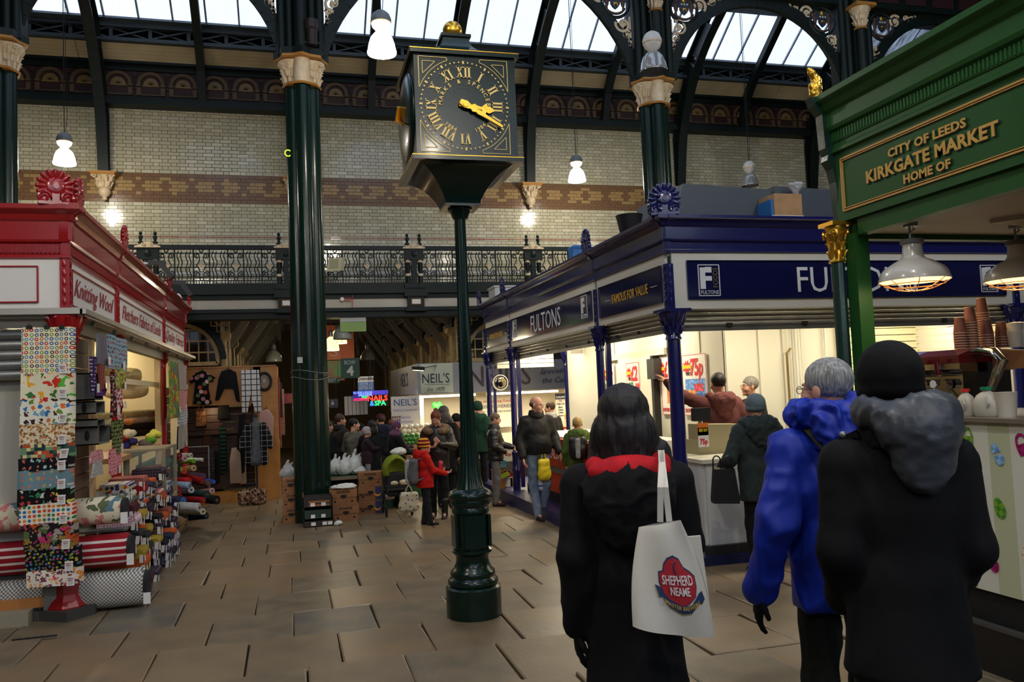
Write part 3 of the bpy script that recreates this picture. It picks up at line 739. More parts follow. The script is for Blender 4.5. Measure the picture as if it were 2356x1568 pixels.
def arch_bay(cx_,cz,R,xl,xr,label):
 t=thing('arcade_arch',label,'arch',(cx_,CY,7.1),group='arches between the columns')
 b=B();N_=30;a0=math.asin(max(-1,(7.2-cz)/R))
 A=np.linspace(a0,PI-a0,N_+1);pts=[(cx_+R*math.cos(a),CY-.02,cz+R*math.sin(a)) for a in A]
 for p,q in zip(pts,pts[1:]):b.bar(p,q,.22,.09,up=(0,1,0));
 b.obj('arch_rib',green_m,t)
 b=B()
 R3=R+.2
 for s_ in (-1,1):
  xe=xr if s_>0 else xl;L_=cream
  for a in (.42,.62,.85):
   pass
   # scroll work following the arch: each circle touches arch and pier
 for s_ in (-1,1):
  xe=(xr if s_>0 else xl);z=7.55;sc=B()
  while z<8.2 and z-cz<R:
   xa=cx_+s_*math.sqrt(max(R*R-(z-cz)**2,0));gap=abs(xe-xa)-.05
   if gap<.06:z+=.1;continue
   r_=max(.035,min(gap/2,.15));c_=((xa+xe)/2+s_*.02,z)
   spiral(sc,c_,r_,1.4,rnd.uniform(0,6),s_,max(.016,r_*.2),CY-.05);
   for q in range(3):sc.ball((c_[0]+r_*.2*math.cos(q*2.1),CY-.06,c_[1]+r_*.2*math.sin(q*2.1)),(r_*.22,.03,r_*.22),6,5)
   sc.bar((xe-s_*.03,CY-.05,z-r_),(xe-s_*.03,CY-.05,z+r_),.03,.03)
   z+=r_*2*.95
   # along the crown, under the beam
  x=xe-s_*.62
  while abs(x-cx_)>.35*R:
   za=cz+math.sqrt(max(R*R-(x-cx_)**2,0));gap=8.84-za-.1
   if gap<.05:break
   r_=max(.035,min(gap/2,.14));c_=(x,za+.07+gap/2)
   spiral(sc,c_,r_,1.4,rnd.uniform(0,6),-s_,max(.016,r_*.2),CY-.05)
   for q in range(3):sc.ball((c_[0]+r_*.2*math.cos(q*2.1),CY-.06,c_[1]+r_*.2*math.sin(q*2.1)),(r_*.22,.03,r_*.22),6,5)
   x-=s_*r_*1.9
  sc.obj('spandrel_scroll',cream,t,45)
  crest(t,xe-s_*.3,8.53,CY-.05)
 return t
arch_bay(-1.93,6.88,1.97,-3.72,-.1,'dark iron arch with scrolls in the left bay, above the red stall')
arch_bay(3.36,6.46,2.88,.66,6.07,'wide dark iron arch behind the clock head')
arch_bay(8.66,6.93,1.88,6.83,10.37,'dark iron arch with owl crests left of the green kiosk top')
arch_bay(12.9,6.93,1.88,11.13,14.8,'dark iron arch half hidden by the green kiosk top')
bm=B();bm.box((-8,CY-.15,8.86),(16,CY+.2,8.96));bm.box((-8,CY-.05,8.96),(16,CY+.1,9.3));bm.box((-8,CY-.22,9.3),(16,CY+.2,9.42));beam=bm.obj('trim_4',green_m,kind='structure')
for i in range(36):B().box((-7.8+i*.66,CY-.1,9.0),(-7.8+i*.66+.5,CY-.05,9.26)).obj('frieze_panel',maroon,beam)

# ------------------------------------------------------------------ balcony
BY=17.0
bc=B()
for y0,y1,z0,z1 in ((16.95,18.4,3.86,3.98),(16.86,18.4,3.78,3.87),(16.95,18.4,3.68,3.78),(17.0,17.3,3.5,3.69),(16.9,17.3,3.42,3.49),(16.96,17.4,3.3,3.42),(17.3,18.4,3.62,3.7)):bc.box((-7.8,y0,z0),(15.6,y1,z1))
bal=bc.obj('trim_5',green_m,kind='structure')
for x in (-7.8,-4.2):pass
B().box((-7.8,16.975,3.5),(15.6,17.0,3.69)).obj('white_fascia',mat('pale_fascia',(214,208,190),.5,var=((190,182,160),1.2,.4)),bal)
B().box((-7.8,17.5,3.32),(15.6,17.58,3.4)).obj('pipe_run',mat('grey_brown_pipe',(96,84,66),.5),bal)
rail=thing('balcony_railing','dark green wrought iron balcony railing along the tiled wall','railing',(4,BY,3.98))
RZ0,RZ1=4.0,4.76
b=B();b.bar((-7.8,BY,RZ1-.03),(15.6,BY,RZ1-.03),.11,.07);b.bar((-7.8,BY,RZ1+.012),(15.6,BY,RZ1+.012),.07,.02);b.obj('handrail',green_m,rail)
for z,w in ((4.62,.022),(4.34,.02),(4.15,.022),(4.075,.02),(4.0,.035)):B().bar((-7.8,BY,z),(15.6,BY,z),w,w).obj('rail_bar',green_m,rail)
orn=B(local=True)
for s_ in (-1,1):
 orn.bar((s_*.15,0,0),(s_*.15,0,.72),.026,.026)
 for zc,r_,th in ((.57,.06,.014),(.2,.07,.016)):
  pts=[]
  for i in range(20):
   q=i/19;a=PI/2+s_*(-1)*q*1.5*2*PI;rr=r_*(1-.75*q);pts.append((s_*.08+rr*math.cos(a),0,zc+rr*math.sin(a)))
  orn.tube(pts,th*.8,5)
 orn.tube([(s_*.03,0,.55),(s_*.045,0,.46),(s_*.09,0,.38),(s_*.045,0,.3),(s_*.02,0,.24)],.011,5)
for zc in (.675,.11):orn.tube([(.034*math.cos(a),0,zc+.034*math.sin(a)) for a in np.linspace(0,2*PI,13)],.011,5)
orn_o=orn.obj('ornament_panel',green_m,rail,40)
med=B(local=True);med.cyl((0,-.02,.355),(0,-.035,.355),.045,None,16);med_o=med.obj('medallion',cream,rail)
dot=B(local=True);dot.cyl((0,-.035,.355),(0,-.042,.355),.014,None,8);dot_o=dot.obj('medallion_boss',ochre,rail)
wig=B(local=True);wig.tube([(.018*math.sin(q*4.2*PI),0,.1+.56*q) for q in np.linspace(0,1,15)],.011,5);wig.bar((0,0,0),(0,0,.09),.016,.016);wig_o=wig.obj('wavy_baluster',green_m,rail,40)
sht=B(local=True);sht.bar((0,0,0),(0,0,.075),.014,.014);sht_o=sht.obj('short_baluster',green_m,rail)
xposts=[-5.1,-2.62,-.05,2.54,5.15,7.75,10.4,13]
def put(o_,x,first=[set()]):
 if o_.name not in first[0]:first[0].add(o_.name);o_.location=(x-4,0,RZ0-3.98);return
 c=o_.copy();COL.objects.link(c);c.location=(x-4,0,RZ0-3.98)
for p,q in zip(xposts,xposts[1:]):
 n=4;st=(q-p)/n
 for i in range(n):
  x=p+st*(i+.5)
  if x>7.5:continue
  put(orn_o,x);put(med_o,x);put(dot_o,x)
  for d in (-.26,-.2,.2,.26) if True else ():put(wig_o,x+d*1.05+(0))
  for d in (-.1,-.05,0,.05,.1):put(sht_o,x+d)
post=thing('railing_post','balcony gate post with cream pediment and two ball finials, above the red stall roof','post',(xposts[1],BY-.05,3.98),group='balcony posts')
b=B(True)
for s_ in (-1,1):
 b.lathe((s_*.13,0,0),[(.05,0),(.05,.16),(.03,.18),(.05,.4),(.055,.44)],12);b.lathe((s_*.13,0,.82),[(.05,0),(.05,.03),(.025,.05),(.03,.09),(.045,.12),(.04,.15),(.02,.16),(.0,.16)],12)
 b.ball((s_*.13,0,1.02),.035,10,8)
b.box((-.2,-.06,.5),(.2,.06,.72));b.box((-.05,-.05,0),(.05,.05,.5));b.ball((0,-.06,.62),(.06,.03,.07));b.box((-.22,-.1,-.1),(.22,.1,0));b.obj('post_body',green_m,post,40)
b=B(True);b.prism([(-.23,0),(.23,0),(.23,.03),(.1,.06),(.05,.1),(-.05,.1),(-.1,.06),(-.23,.03)],(0,-.09,.73),(1,0,0),(0,0,1),(0,.16,0))
for s_ in (-1,1):b.tube([(s_*(.07+.035*math.cos(q)*(1-q/9)),-.1,.79+.03*math.sin(q)*(1-q/9)) for q in np.linspace(0,8,14)],.01,5);b.lathe((s_*.13,0,.16),[(.055,0),(.06,.02),(.055,.05)],12);b.lathe((s_*.13,0,.43),[(.03,0),(.055,.02),(.04,.06),(.06,.1)],12)
b.obj('post_trim',cream,post,40)
plb=['above the red stall roof','half hidden behind the big green column','left of the clock post','left of the blue stall roof','behind the blue stall roof ridge','behind the blue stall corner','behind the kiosk','far right']
for i,x in enumerate(xposts):
 if i==1:continue
 if i<5:copy_tree(post,(x,BY-.05,3.98),label='balcony post with cream pediment and two ball finials, '+(plb[i-1] if i else 'hidden behind the left column'))
for i,x in enumerate(xposts[1:5]):
 bk=B();bk.box((x-.17,16.82,3.44),(x+.17,17,3.72));bk.box((x-.24,16.78,3.7),(x+.24,17,3.8));bk.box((x-.22,16.8,3.4),(x+.22,17,3.45));bk.obj('pier_block',green_m,bal)
 B().box((x-.1,16.8,3.53),(x+.1,16.82,3.65)).obj('pier_panel_border',ochre,bal);B().box((x-.085,16.795,3.545),(x+.085,16.81,3.635)).obj('pier_panel',white_p,bal)
B().bar((-7.8,17.9,4.36),(15.6,17.9,4.36),.03,.06).obj('white_conduit',mat('conduit_white',(190,190,190),.5),bal)
# ------------------------------------------------------------------ four-sided pillar clock
t=thing('pillar_clock','dark green pillar clock with gold numerals and a gold ball on top','clock',(1.37,6.55,gz(6.55)))
cx,cy=1.37,6.55;z0=gz(6.55)
b=B();b.lathe((cx,cy,0),[(.222,z0),(.222,.12),(.2,.135),(.19,.14)],40);b.obj('plinth',green,t,40)
b=B();b.lathe((cx,cy,0),[(.19,.135),(.203,.15),(.203,.175),(.185,.195),(.175,.205),(.182,.22),(.178,.245),(.155,.265),(.135,.31),(.13,.36),(.145,.385),(.16,.395),(.16,.415),(.14,.425)],40);b.obj('base_moulding',green,t,50)
b=B();b.lathe((cx,cy,0),[(.135,.42),(.135,.7),(.15,.71),(.15,.74),(.14,.76)],40)
for s_ in range(4):
 a=s_*PI/2;u=np.array([math.cos(a),math.sin(a),0]);v=np.array([-math.sin(a),math.cos(a),0]);b.obox(np.array([cx,cy,.565])+u*.135,u*.012,v*.085,(0,0,.125))
b.obj('panelled_drum',green,t,40)
b=B();b.lathe((cx,cy,0),[(.14,.75),(.155,.77),(.165,.79),(.16,.81),(.178,.83),(.18,.85),(.165,.875),(.14,.89),(.12,.9)],40);b.obj('collar',green,t,50)
prof=[(.118,.895),(.105,.93),(.09,1.0),(.077,1.12),(.067,1.3),(.058,1.6),(.053,2.0),(.048,2.5),(.046,3.1),(.05,3.13),(.06,3.16)]
b=B();b.lathe((cx+.005,cy,0),prof,96,flute=(16,.009,.0,3.05));b.obj('fluted_shaft',green,t,60)
hx=1.378;hw=.405
b=B();b.lathe((hx,cy,0),[(.06,3.1),(.075,3.14),(.085,3.17),(.1,3.175),(.1,3.2)],32);b.obj('neck_ring',green,t,40)
rings=[]
for q in np.linspace(0,1,13):
 w=.14+(hw+.03-.14)*(1-math.cos(q*PI/2))**.75 if q else .14;zz=3.2+.285*math.sin(q*PI/2)**1.1
 rings.append([(hx-w,cy-w,zz),(hx+w,cy-w,zz),(hx+w,cy+w,zz),(hx-w,cy+w,zz)])
b=B();b.loft(rings);b.obj('concave_underside',green,t,25)
b=B();b.box((hx-hw-.035,cy-hw-.035,3.475),(hx+hw+.035,cy+hw+.035,3.51));b.box((hx-.145,cy-.145,3.185),(hx+.145,cy+.145,3.205));b.obj('lower_rim',green,t)
b=B();e=hw+.0355;zz=3.508
for p,q in (((-e,-e),(e,-e)),((-e,-e),(-e,e)),((e,-e),(e,e))):b.bar((hx+p[0],cy+p[1],zz),(hx+q[0],cy+q[1],zz),.006,.006)
b.obj('gilt_edge',gold,t)
b=B();b.box((hx-hw,cy-hw,3.5),(hx+hw,cy+hw,4.33));b.obj('clock_case',green,t)
b=B();b.box((hx-hw-.03,cy-hw-.03,4.315),(hx+hw+.03,cy+hw+.03,4.35))
rings=[]
for q in np.linspace(0,1,10):
 w=.11+(hw-.11)*(1-math.sin(q*PI/2))**1.4;zz=4.35+.26*q
 if q==0:w=hw
 rings.append([(hx-w,cy-w,zz),(hx+w,cy-w,zz),(hx+w,cy+w,zz),(hx-w,cy+w,zz)])
b.loft(rings);b.box((hx-.125,cy-.125,4.6),(hx+.125,cy+.125,4.625));b.obj('concave_roof',green,t,25)
b=B();e=hw+.031;zz=4.348
for p,q in (((-e,-e),(e,-e)),((-e,-e),(-e,e))):b.bar((hx+p[0],cy+p[1],zz),(hx+q[0],cy+q[1],zz),.006,.006)
b.obj('gilt_roof_edge',gold,t)
B().ball((hx-.005,cy,4.695),.082,32,20).obj('ball_finial',gold,t,0)
# glazed dial bulge on the left flank
b=B()
rr=[(.38*math.cos(a),.06*math.sin(a)) for a in np.linspace(0,PI/2,9)]
b.loft([[(hx-hw-d,cy+r_*math.cos(a),3.915+r_*math.sin(a)) for a in np.linspace(0,2*PI,41)[:-1]] for r_,d in rr]);b.obj('side_dial',green,t,0)
def gl(name):return mat(name,(216,186,112),.4,metal=.3)
goldp=gl('gilt_lettering')
FY=cy-hw-.003;DC=np.array([hx-.035+.02,FY,3.915])
def strokes(b,ch,w,h,O,u,v,th=.22):
 """serif numeral pieces I V X in a w x h cell, origin at cell's lower left"""
 def q(x0,y0,x1,y1,t_):  # slanted bar of horizontal width t_
  b.prism([(x0,y0),(x0+t_,y0),(x1+t_,y1),(x1,y1)],O,u,v,-np.cross(u,v)*-.004)
 s_=h*.07
 if ch=='I':q((w-h*.17)/2,0,(w-h*.17)/2,h,h*.17);q(w/2-h*.17,0,w/2-h*.17,s_,h*.34);q(w/2-h*.17,h-s_,w/2-h*.17,h,h*.34)
 if ch=='V':q(w/2-h*.06,0,h*.06,h,h*.17);q(w/2-h*.02,0,w-h*.16,h,h*.07);q(0,h-s_,0,h,h*.3);q(w-h*.26,h-s_,w-h*.26,h,h*.26)
 if ch=='X':q(w-h*.24,0,h*.06,h,h*.17);q(h*.08,0,w-h*.18,h,h*.07);q(0,h-s_,0,h,h*.3);q(w-h*.26,h-s_,w-h*.26,h,h*.26);q(0,0,0,s_,h*.26);q(w-h*.3,0,w-h*.3,s_,h*.3)
CW={'I':.34,'V':.72,'X':.74}
def dial(parent,DC,U,upd):
 for i,s_ in enumerate(('XII','I','II','III','IIII','V','VI','VII','VIII','IX','X','XI')):
  a=PI/2-i*PI/6;rad=np.array(U)*math.cos(a)+np.array([0,0,1.0])*math.sin(a);tan=np.array(U)*math.sin(a)-np.array([0,0,1.0])*math.cos(a)
  flip=1
  h=.088;tw=sum(CW[c] for c in s_)*h*.95;x=-tw/2;b=B()
  for c in s_:
   w=CW[c]*h*.95;strokes(b,c,w*.96,h,DC+rad*.222+tan*x,tan,rad);x+=w
  b.obj('numeral',goldp,parent)
 b=B()
 for i in range(60):
  a=i*PI/30;rad=np.array(U)*math.cos(a)+np.array([0,0,1.0])*math.sin(a);c=DC+rad*.345
  if i%5:b.cyl(c,c+np.cross(rad,U)*0+upd*.005,.0065,None,8)
  else:b.obox(c,rad*.012,np.cross(rad,upd)*.007,upd*.003)
 b.obj('minute_dot',goldp,parent,kind='stuff')
 b=B();Z=np.array([0,0,1.0]);U_=np.array(U)
 for sx in (-1,1):
  for sz in (-1,1):
   c0=DC+U_*sx*.355+Z*sz*.375
   p=[c0,c0-U_*sx*.24,];arc=[DC+(U_*sx*math.cos(a)+Z*sz*math.sin(a))*.375 for a in np.linspace(.35,PI/2-.35,10)]
   poly=[c0,c0-Z*sz*.24]+arc+[c0-U_*sx*.22]
   for p_,q_ in zip(poly,poly[1:]+poly[:1]):b.bar(p_+upd*.002,q_+upd*.002,.005,.004)
   c1=c0-U_*sx*.03-Z*sz*.035;tri=[c1,c1-Z*sz*.1,c1-U_*sx*.1]
   for p_,q_ in zip(tri,tri[1:]+tri[:1]):b.bar(p_+upd*.002,q_+upd*.002,.004,.004)
 b.obj('corner_line',goldp,parent,kind='stuff')
dial(t,DC,(1,0,0),np.array([0,-1.0,0]))
b=B()
def arc_text(b,s_,DC,R,amid,da,size,inward=False):
 n=len(s_)
 for i,ch in enumerate(s_):
  if ch==' ':continue
  a=amid+(-(i-(n-1)/2)*da if not inward else (i-(n-1)/2)*da)
  rad=np.array([math.cos(a),0,math.sin(a)]);tan=np.array([math.sin(a),0,-math.cos(a)])
  if inward:text(b,ch,DC+rad*(R),-tan,-rad,size,bold=.012)
  else:text(b,ch,DC+rad*R,tan,rad,size,bold=.012)
arc_text(b,'MARKS & SPENCER',DC,.178,PI/2,.215,.032);b.obj('maker_lettering',goldp,t)
b=B();arc_text(b,'1884',DC,.225,PI*1.31,.125,.03,True);arc_text(b,'1984',DC,.225,PI*1.69,.125,.03,True);b.obj('year_lettering',goldp,t)
def hand(name,ang,L_,w,lift,leaf):
 d=np.array([math.cos(ang),0,math.sin(ang)]);n=np.array([-d[2],0,d[0]]);b=B()
 pts=[(-.05,.0),(-.045,.018),(-.02,.024),(0,.03),(.03,.022),(.05,.012),(.075,.024),(.1,.012)]
 if leaf:pts+=[(L_*.55,.012),(L_*.62,.03),(L_*.7,.05),(L_*.72,.022),(L_*.82,.03),(L_,.0)]
 else:pts+=[(L_*.35,.018),(L_*.6,.012),(L_*.97,.009),(L_,.0)]
 poly=pts+[(x,-y) for x,y in pts[::-1] if y]
 b.prism([(x,y*w) for x,y in poly],DC+np.array([0,-lift,0]),d,n,(0,-.012,0));b.obj(name,gold,t)
hand('hour_hand',-.17,.24,1.0,.012,True);hand('minute_hand',-.52,.34,1.0,.03,False)
b=B();b.cyl(DC+np.array([0,-.0,0]),DC+np.array([0,-.05,0]),.024,None,16);b.obj('hub',gold,t,40)
b=B();b.bar((hx-hw-.09,cy,3.9),(hx-hw-.075,cy-.24,3.8),.03,.02);b.bar((hx-hw-.08,cy,3.9),(hx-hw-.075,cy-.12,3.98),.05,.02);b.cyl((hx-hw-.03,cy,3.9),(hx-hw-.1,cy,3.9),.02,None,10);b.obj('side_dial_hands',gold,t)

# ------------------------------------------------------------------ pendant lamps of the hall
def pendant(lit,label,x,y,z,r=.19,wat=130):
 t=thing('pendant_lamp',label,'pendant lamp',(x,y,z),group='high bay pendants')
 k=r/.19
 b=B();prof=[(.19,0),(.195,.02),(.185,.05),(.17,.13),(.14,.21),(.09,.27),(.05,.285)]
 b.lathe((x,y,z),[(a*k,c*k) for a,c in prof]+[(a*k-.006,c*k) for a,c in prof[::-1]],32,flute=(36,.004,-1,.2) if True else None,caps=False);b.obj('prismatic_shade',hot if lit else mat('clear_prismatic_glass',(150,152,150),.12,metal=.3,coat=.3),t,0)
 b=B();b.lathe((x,y,z),[(a*k,c*k) for a,c in [(.05,.285),(.06,.3),(.115,.36),(.125,.4),(.11,.43)]],24);b.obj('lamp_neck',mat('frosted_neck_glow',(255,240,220),emit=5) if lit else mat('off_white_housing',(196,194,188),.4),t,40)
 b=B();b.lathe((x,y,z),[(a*k,c*k) for a,c in [(.13,.4),(.14,.43),(.135,.47),(.11,.53),(.06,.57),(.02,.58)]],30,flute=(10,.01,.4,.6));b.obj('ballast_dome',mat('grey_ribbed_housing',(112,118,122),.45) if lit else mat('off_white_housing',(196,194,188),.4),t,40)
 b=B();b.tube([(x+.128*k*math.cos(a),y+.128*k*math.sin(a),z+.41*k) for a in np.linspace(0,2*PI,25)[:-1]],.008,5,closed=True);b.obj('rim_ring',mat('brass_ring',(210,180,130),.4,metal=.5),t)
 b=B();b.cyl((x,y,z+.57*k),(x,y,12),.008,None,6);b.tube([(x+.02,y,z+.55*k),(x+.05,y,z+.9),(x+.03,y,z+2.5),(x+.06,y,12)],.005,5);b.obj('suspension_chain',black,t)
 if lit:light('pendant_light','POINT',(x,y,z-.06),wat,(1.0,.9,.74),.12,parent=t)
 return t
for lit,x,y,lab in ((1,-3.86,16.1,'glowing glass pendant lamp hanging over the red fabric stall'),(1,1.25,10.5,'glowing pendant lamp hanging left of the clock head, largest and highest'),(1,6.02,16.3,'glowing pendant lamp hanging right of the clock head before the tiled wall'),(0,5.0,10.25,'unlit pendant lamp with white dome before the right column capital'),(0,10.2,16.3,'small unlit pendant lamp just left of the green kiosk')):
 pendant(lit,lab,x,y,6.08 if y>12 else (6.14 if lit else 6.03))
for i,(x,y) in enumerate(((-3.2,3),(1.2,1.5),(6.5,2.5),(10.5,8.5),(-3,-4),(3,-4.5))):  # out-of-view pendants added on the hall's lamp grid to light the foreground
 pendant(1,'glowing pendant lamp high over the aisle behind the camera, '+['left','middle','right','far right','rear left','rear right'][i],x,y,6.4 if y>2.9 else 6.9,wat=260)

 # ------------------------------------------------------------------ market stall kit
def palette_stall(key,c,dark):
 return mat(key,c,.22,spec=.6,coat=.4,bump=(40,.12,.004))
red=palette_stall('glossy_red_paint',(158,22,26),0);blue=palette_stall('glossy_navy_paint',(19,22,84),0);kgreen=mat('kiosk_green_paint',(30,80,33),.45,spec=.3,bump=(40,.12,.004))
def palmette(t,c,u,n,mt,h=.26):
 """shell finial with two scrolls, facing n"""
 b=B();c=np.array(c,float);u=nrm(u);n=nrm(n);Z=np.array([0,0,1.0]);k=h/.26
 for i in range(11):
  a=PI*(-.12+1.24*i/10);d=u*math.cos(a)+Z*math.sin(a)
  b.tube([c+Z*.14*k+d*.03*k,c+Z*.14*k+d*.08*k+n*.01,c+Z*.14*k+d*.12*k+n*.02],[.012*k,.024*k,.02*k],8);b.ball(c+Z*.14*k+d*.122*k+n*.02,.021*k,8,6)
 b.tube([c+Z*.14*k-n*.01*k,c+Z*.14*k+n*.022*k,c+Z*.14*k+n*.035*k],[.1*k,.085*k,.04*k],18)
 b.tube([c+Z*.14*k-n*.0,c+Z*.14*k+n*.05*k],.022*k,8)
 for s_ in (-1,1):
  ctr=c+u*s_*.08*k+Z*.055*k
  b.tube([ctr+(u*math.cos(q)+Z*math.sin(q))*.05*k*(1-q/12)+n*.02*k for q in np.linspace(0,10,22)],.013*k,6);b.tube([ctr-n*.01*k,ctr+n*.015*k],.045*k,12)
 b.obox(c+Z*.01*k,u*.12*k,n*.035*k,Z*.012*k);b.obox(c+Z*.05*k,u*.025*k,n*.03*k,Z*.05*k)
 b.obj('palmette_finial',mt,t,50)
def post(t,x,y,zt,mt,r=.055,zb=None,gilt=None):
 zb=gz(y) if zb is None else zb;b=B()
 b.lathe((x,y,0),[(r*1.5,zb),(r*1.5,zb+.12),(r*1.25,zb+.16),(r*1.25,zb+.5),(r*1.4,zb+.52),(r*1.4,zb+.56),(r*1.2,zb+.58),(r*1.2,zb+.8),(r*1.35,zb+.82),(r*1.35,zb+.85),(r*1.05,zb+.87),(r,zb+1.1),(r*.92,zt-.3)],32,flute=(12,r*.07,zb+.86,zt-.31));b.obj('post',mt,t,40)
 b=B();b.lathe((x,y,zt),[(r*.92,-.31),(r*1.15,-.3),(r*.95,-.27),(r*1.1,-.2),(r*1.5,-.12),(r*1.9,-.06),(r*2.0,-.03)],24,flute=(8,r*.2,-.26,-.08))
 for k in range(8):
  a=2*PI*k/8
  for hz,rr,da in ((-.2,1.0,0),(-.12,1.2,PI/8),(-.06,1.5,0)):leaf(b,x,y,a+da,rr*r,zt+hz,.08,r*.3)
 b.box((x-r*1.9,y-r*1.9,zt-.03),(x+r*1.9,y+r*1.9,zt));b.obj('capital',gilt or mt,t,40)
CORN=[(0,3.02),(.035,3.035),(.035,3.06),(.012,3.075),(.012,3.165),(.04,3.18),(.05,3.2),(.05,3.36),(.07,3.375),(.09,3.42),(.14,3.45),(.15,3.46),(.15,3.5),(-.1,3.5),(-.1,3.02)]
def fascia(t,o,u,n,L_,bays,mt,dz=0.0,mit=(1,1),sign_z=(2.56,3.05),prof=CORN,pil=.075,frame=None,dent=True,fin=True,posts=True,pr=.055,inset=.02):
 """cornice, dentils, pilasters; o on wall plane at z=0, u along, n outward"""
 o=np.array(o,float);u=nrm(u);n=nrm(n);Z=np.array([0,0,1.0])
 P_=lambda a,d,z:o+u*a+n*d+Z*(z+dz)
 b=B();b.loft([[P_(-d*mit[0],d,z) for d,z in prof],[P_(L_+d*mit[1],d,z) for d,z in prof]]);b.obj('cornice',mt,t)
 if dent:
  b=B();k=int(L_/.035)
  for i in range(k):b.obox(P_((i+.5)*L_/k,.018,3.12),u*.011,n*.012,Z*.038)
  b.obj('dentil_band',mt,t,kind='stuff')
 ends=[0]+[sum(bays[:i+1]) for i in range(len(bays))]
 for i,a in enumerate(ends):
  b=B();b.obox(P_(a,.012,(sign_z[0]+3.02)/2),u*pil/2,n*.03,Z*(3.02-sign_z[0])/2)
  for q in range(5):b.ball(P_(a,.045,sign_z[0]+.08+q*.085),tuple(abs(x)+.004 for x in (u*.014+n*.005+Z*.03)),8,6)
  if 0<i<len(ends)-1 or True:
   b.loft([[P_(a+s_*(pil/2),d+.014,z) for s_ in (-1,1)]+[P_(a+s_*(pil/2),-.02,z) for s_ in (1,-1)] for d,z in prof[:-2]])
  b.obj('pilaster',mt,t,30)
  if fin and i<len(ends):palmette(t,P_(a,.1,3.5),u,n,mt,.26)
 for i in range(len(bays)):
  a0,a1=ends[i]+pil/2,ends[i+1]-pil/2;b=B()
  z0_,z1_=sign_z;w=.07
  b.obox(P_((a0+a1)/2,.0,(z0_+z1_)/2),u*(a1-a0)/2,n*.012,Z*(z1_-z0_)/2);b.obj('sign_board',frame or white_p,t)
 return P_,ends
def sign_panel(t,P_,a0,a1,z0_,z1_,mt,edge,ew=.012,name='sign_panel'):
 b=B();u=nrm(P_(1,0,0)-P_(0,0,0));n=nrm(P_(0,1,0)-P_(0,0,0));Z=np.array([0,0,1.0])
 b.obox(P_((a0+a1)/2,.014,(z0_+z1_)/2),u*(a1-a0)/2,n*.006,Z*(z1_-z0_)/2);b.obj(name,mt,t)
 b=B();cs=[(a0,z0_),(a1,z0_),(a1,z1_),(a0,z1_)]
 for p,q in zip(cs,cs[1:]+cs[:1]):b.bar(P_(p[0],.022,p[1]),P_(q[0],.022,q[1]),ew,.02,up=n)
 b.obj('sign_border',edge,t)
def ptext(t,P_,s_,a,z,size,mt,width=None,align='C',d=.024,name='lettering',flip=False,**kw):
 """flip: reading direction runs opposite to u"""
 b=B();u=nrm(P_(1,0,0)-P_(0,0,0));u=-u if flip else u
 text(b,s_,P_(a,d,z),u,(0,0,1),size,width,align,**kw);b.obj(name,mt,t)

def shutter(t,P_,a0,a1,z0_,z1_,d,mt,n=6,name='shutter'):
 b=B();u=nrm(P_(1,0,0)-P_(0,0,0));nn=nrm(P_(0,1,0)-P_(0,0,0));Z=np.array([0,0,1.0]);h=(z1_-z0_)/n
 for i in range(n):
  zc=z0_+h*(i+.5);pr=[(-.01,-h/2),(.008,-h/2+.004),(.014,0),(.008,h/2-.004),(-.01,h/2-.001)]
  b2=B();b2.loft([[P_(a0,d+x,zc+z) for x,z in pr],[P_(a1,d+x,zc+z) for x,z in pr]]);b2.obj(name+'_slat',mt,t)
 b.obox(P_((a0+a1)/2,d,z0_-.02),u*(a1-a0)/2,nn*.015,Z*.02);b.obj(name+'_bottom_rail',mt,t)

 # ================================================================== RED FABRIC STALL
rs=thing('fabric_stall','red and white painted fabric stall with cornice and shell finials on the left','stall',(-1.95,8.13,gz(8.1)))
RX,RY=-1.95,8.13
whs=mat('stall_sign_white',(226,222,216),.35);redtx=mat('red_script',(150,36,48),.5)
P1,e1=fascia(rs,(RX,RY,0),(0,1,0),(1,0,0),8.35,[2.12,3.58,2.65],red,sign_z=(2.56,3.03),mit=(1,1))
P2,e2=fascia(rs,(RX,RY,0),(-1,0,0),(0,-1,0),5.5,[2.12,3.38],red,sign_z=(2.56,3.03),mit=(1,0),fin=False)
palmette(rs,(RX-.05,RY-.1,3.5),(1,.35,0),(.35,-1,0),red,.3)
for a0,a1 in ((.12,2.0),(2.24,5.58),(5.82,8.22)):sign_panel(rs,P1,a0,a1,2.62,2.95,whs,red)
sign_panel(rs,P2,.22,2.0,2.64,2.96,whs,red)
ptext(rs,P1,'Knitting Wool',1.06,2.72,.17,redtx,1.72,shear=.5)
ptext(rs,P1,'Fletchers Fabrics of Leeds',3.9,2.72,.17,redtx,2.95,shear=.5)
ptext(rs,P1,'Quality Fabrics',7.02,2.72,.17,redtx,2.1,shear=.5)
rz=gz(9)
for y,k in ((RY,0),(10.25,1),(13.83,1),(16.48,1)):
 if y==RY:continue
 post(rs,RX,y,2.56,red,.05)
 # corner pier
b=B();b.box((RX-.07,RY-.07,.35),(RX+.05,RY+.06,2.5));b.obj('corner_post',red,rs)
b=B();zb=gz(8)
b.lathe((RX-.01,RY-.01,0),[(.17,zb),(.17,zb+.1),(.14,zb+.15),(.12,zb+.2),(.12,zb+.5)],8);b.obj('corner_pedestal',red,rs)
b=B();[b.tube([(RX+.115,RY-.0,zb+.26+k*.075),(RX+.125,RY-.0,zb+.26+k*.075)],.028,12) for k in range(3)];b.obj('pedestal_roundel',red,rs)
b=B();b.lathe((RX,RY,2.5),[(.06,-.3),(.08,-.2),(.12,-.1),(.15,-.02),(.15,.05)],20)
for k in range(10):
 a=2*PI*k/10
 for hz,rr,da in ((-.22,.07,0),(-.13,.085,.3),(-.04,.12,0)):leaf(b,RX,RY,a+da,rr,2.5+hz,.1,.022)
b.obj('corner_capital',red,rs,40)
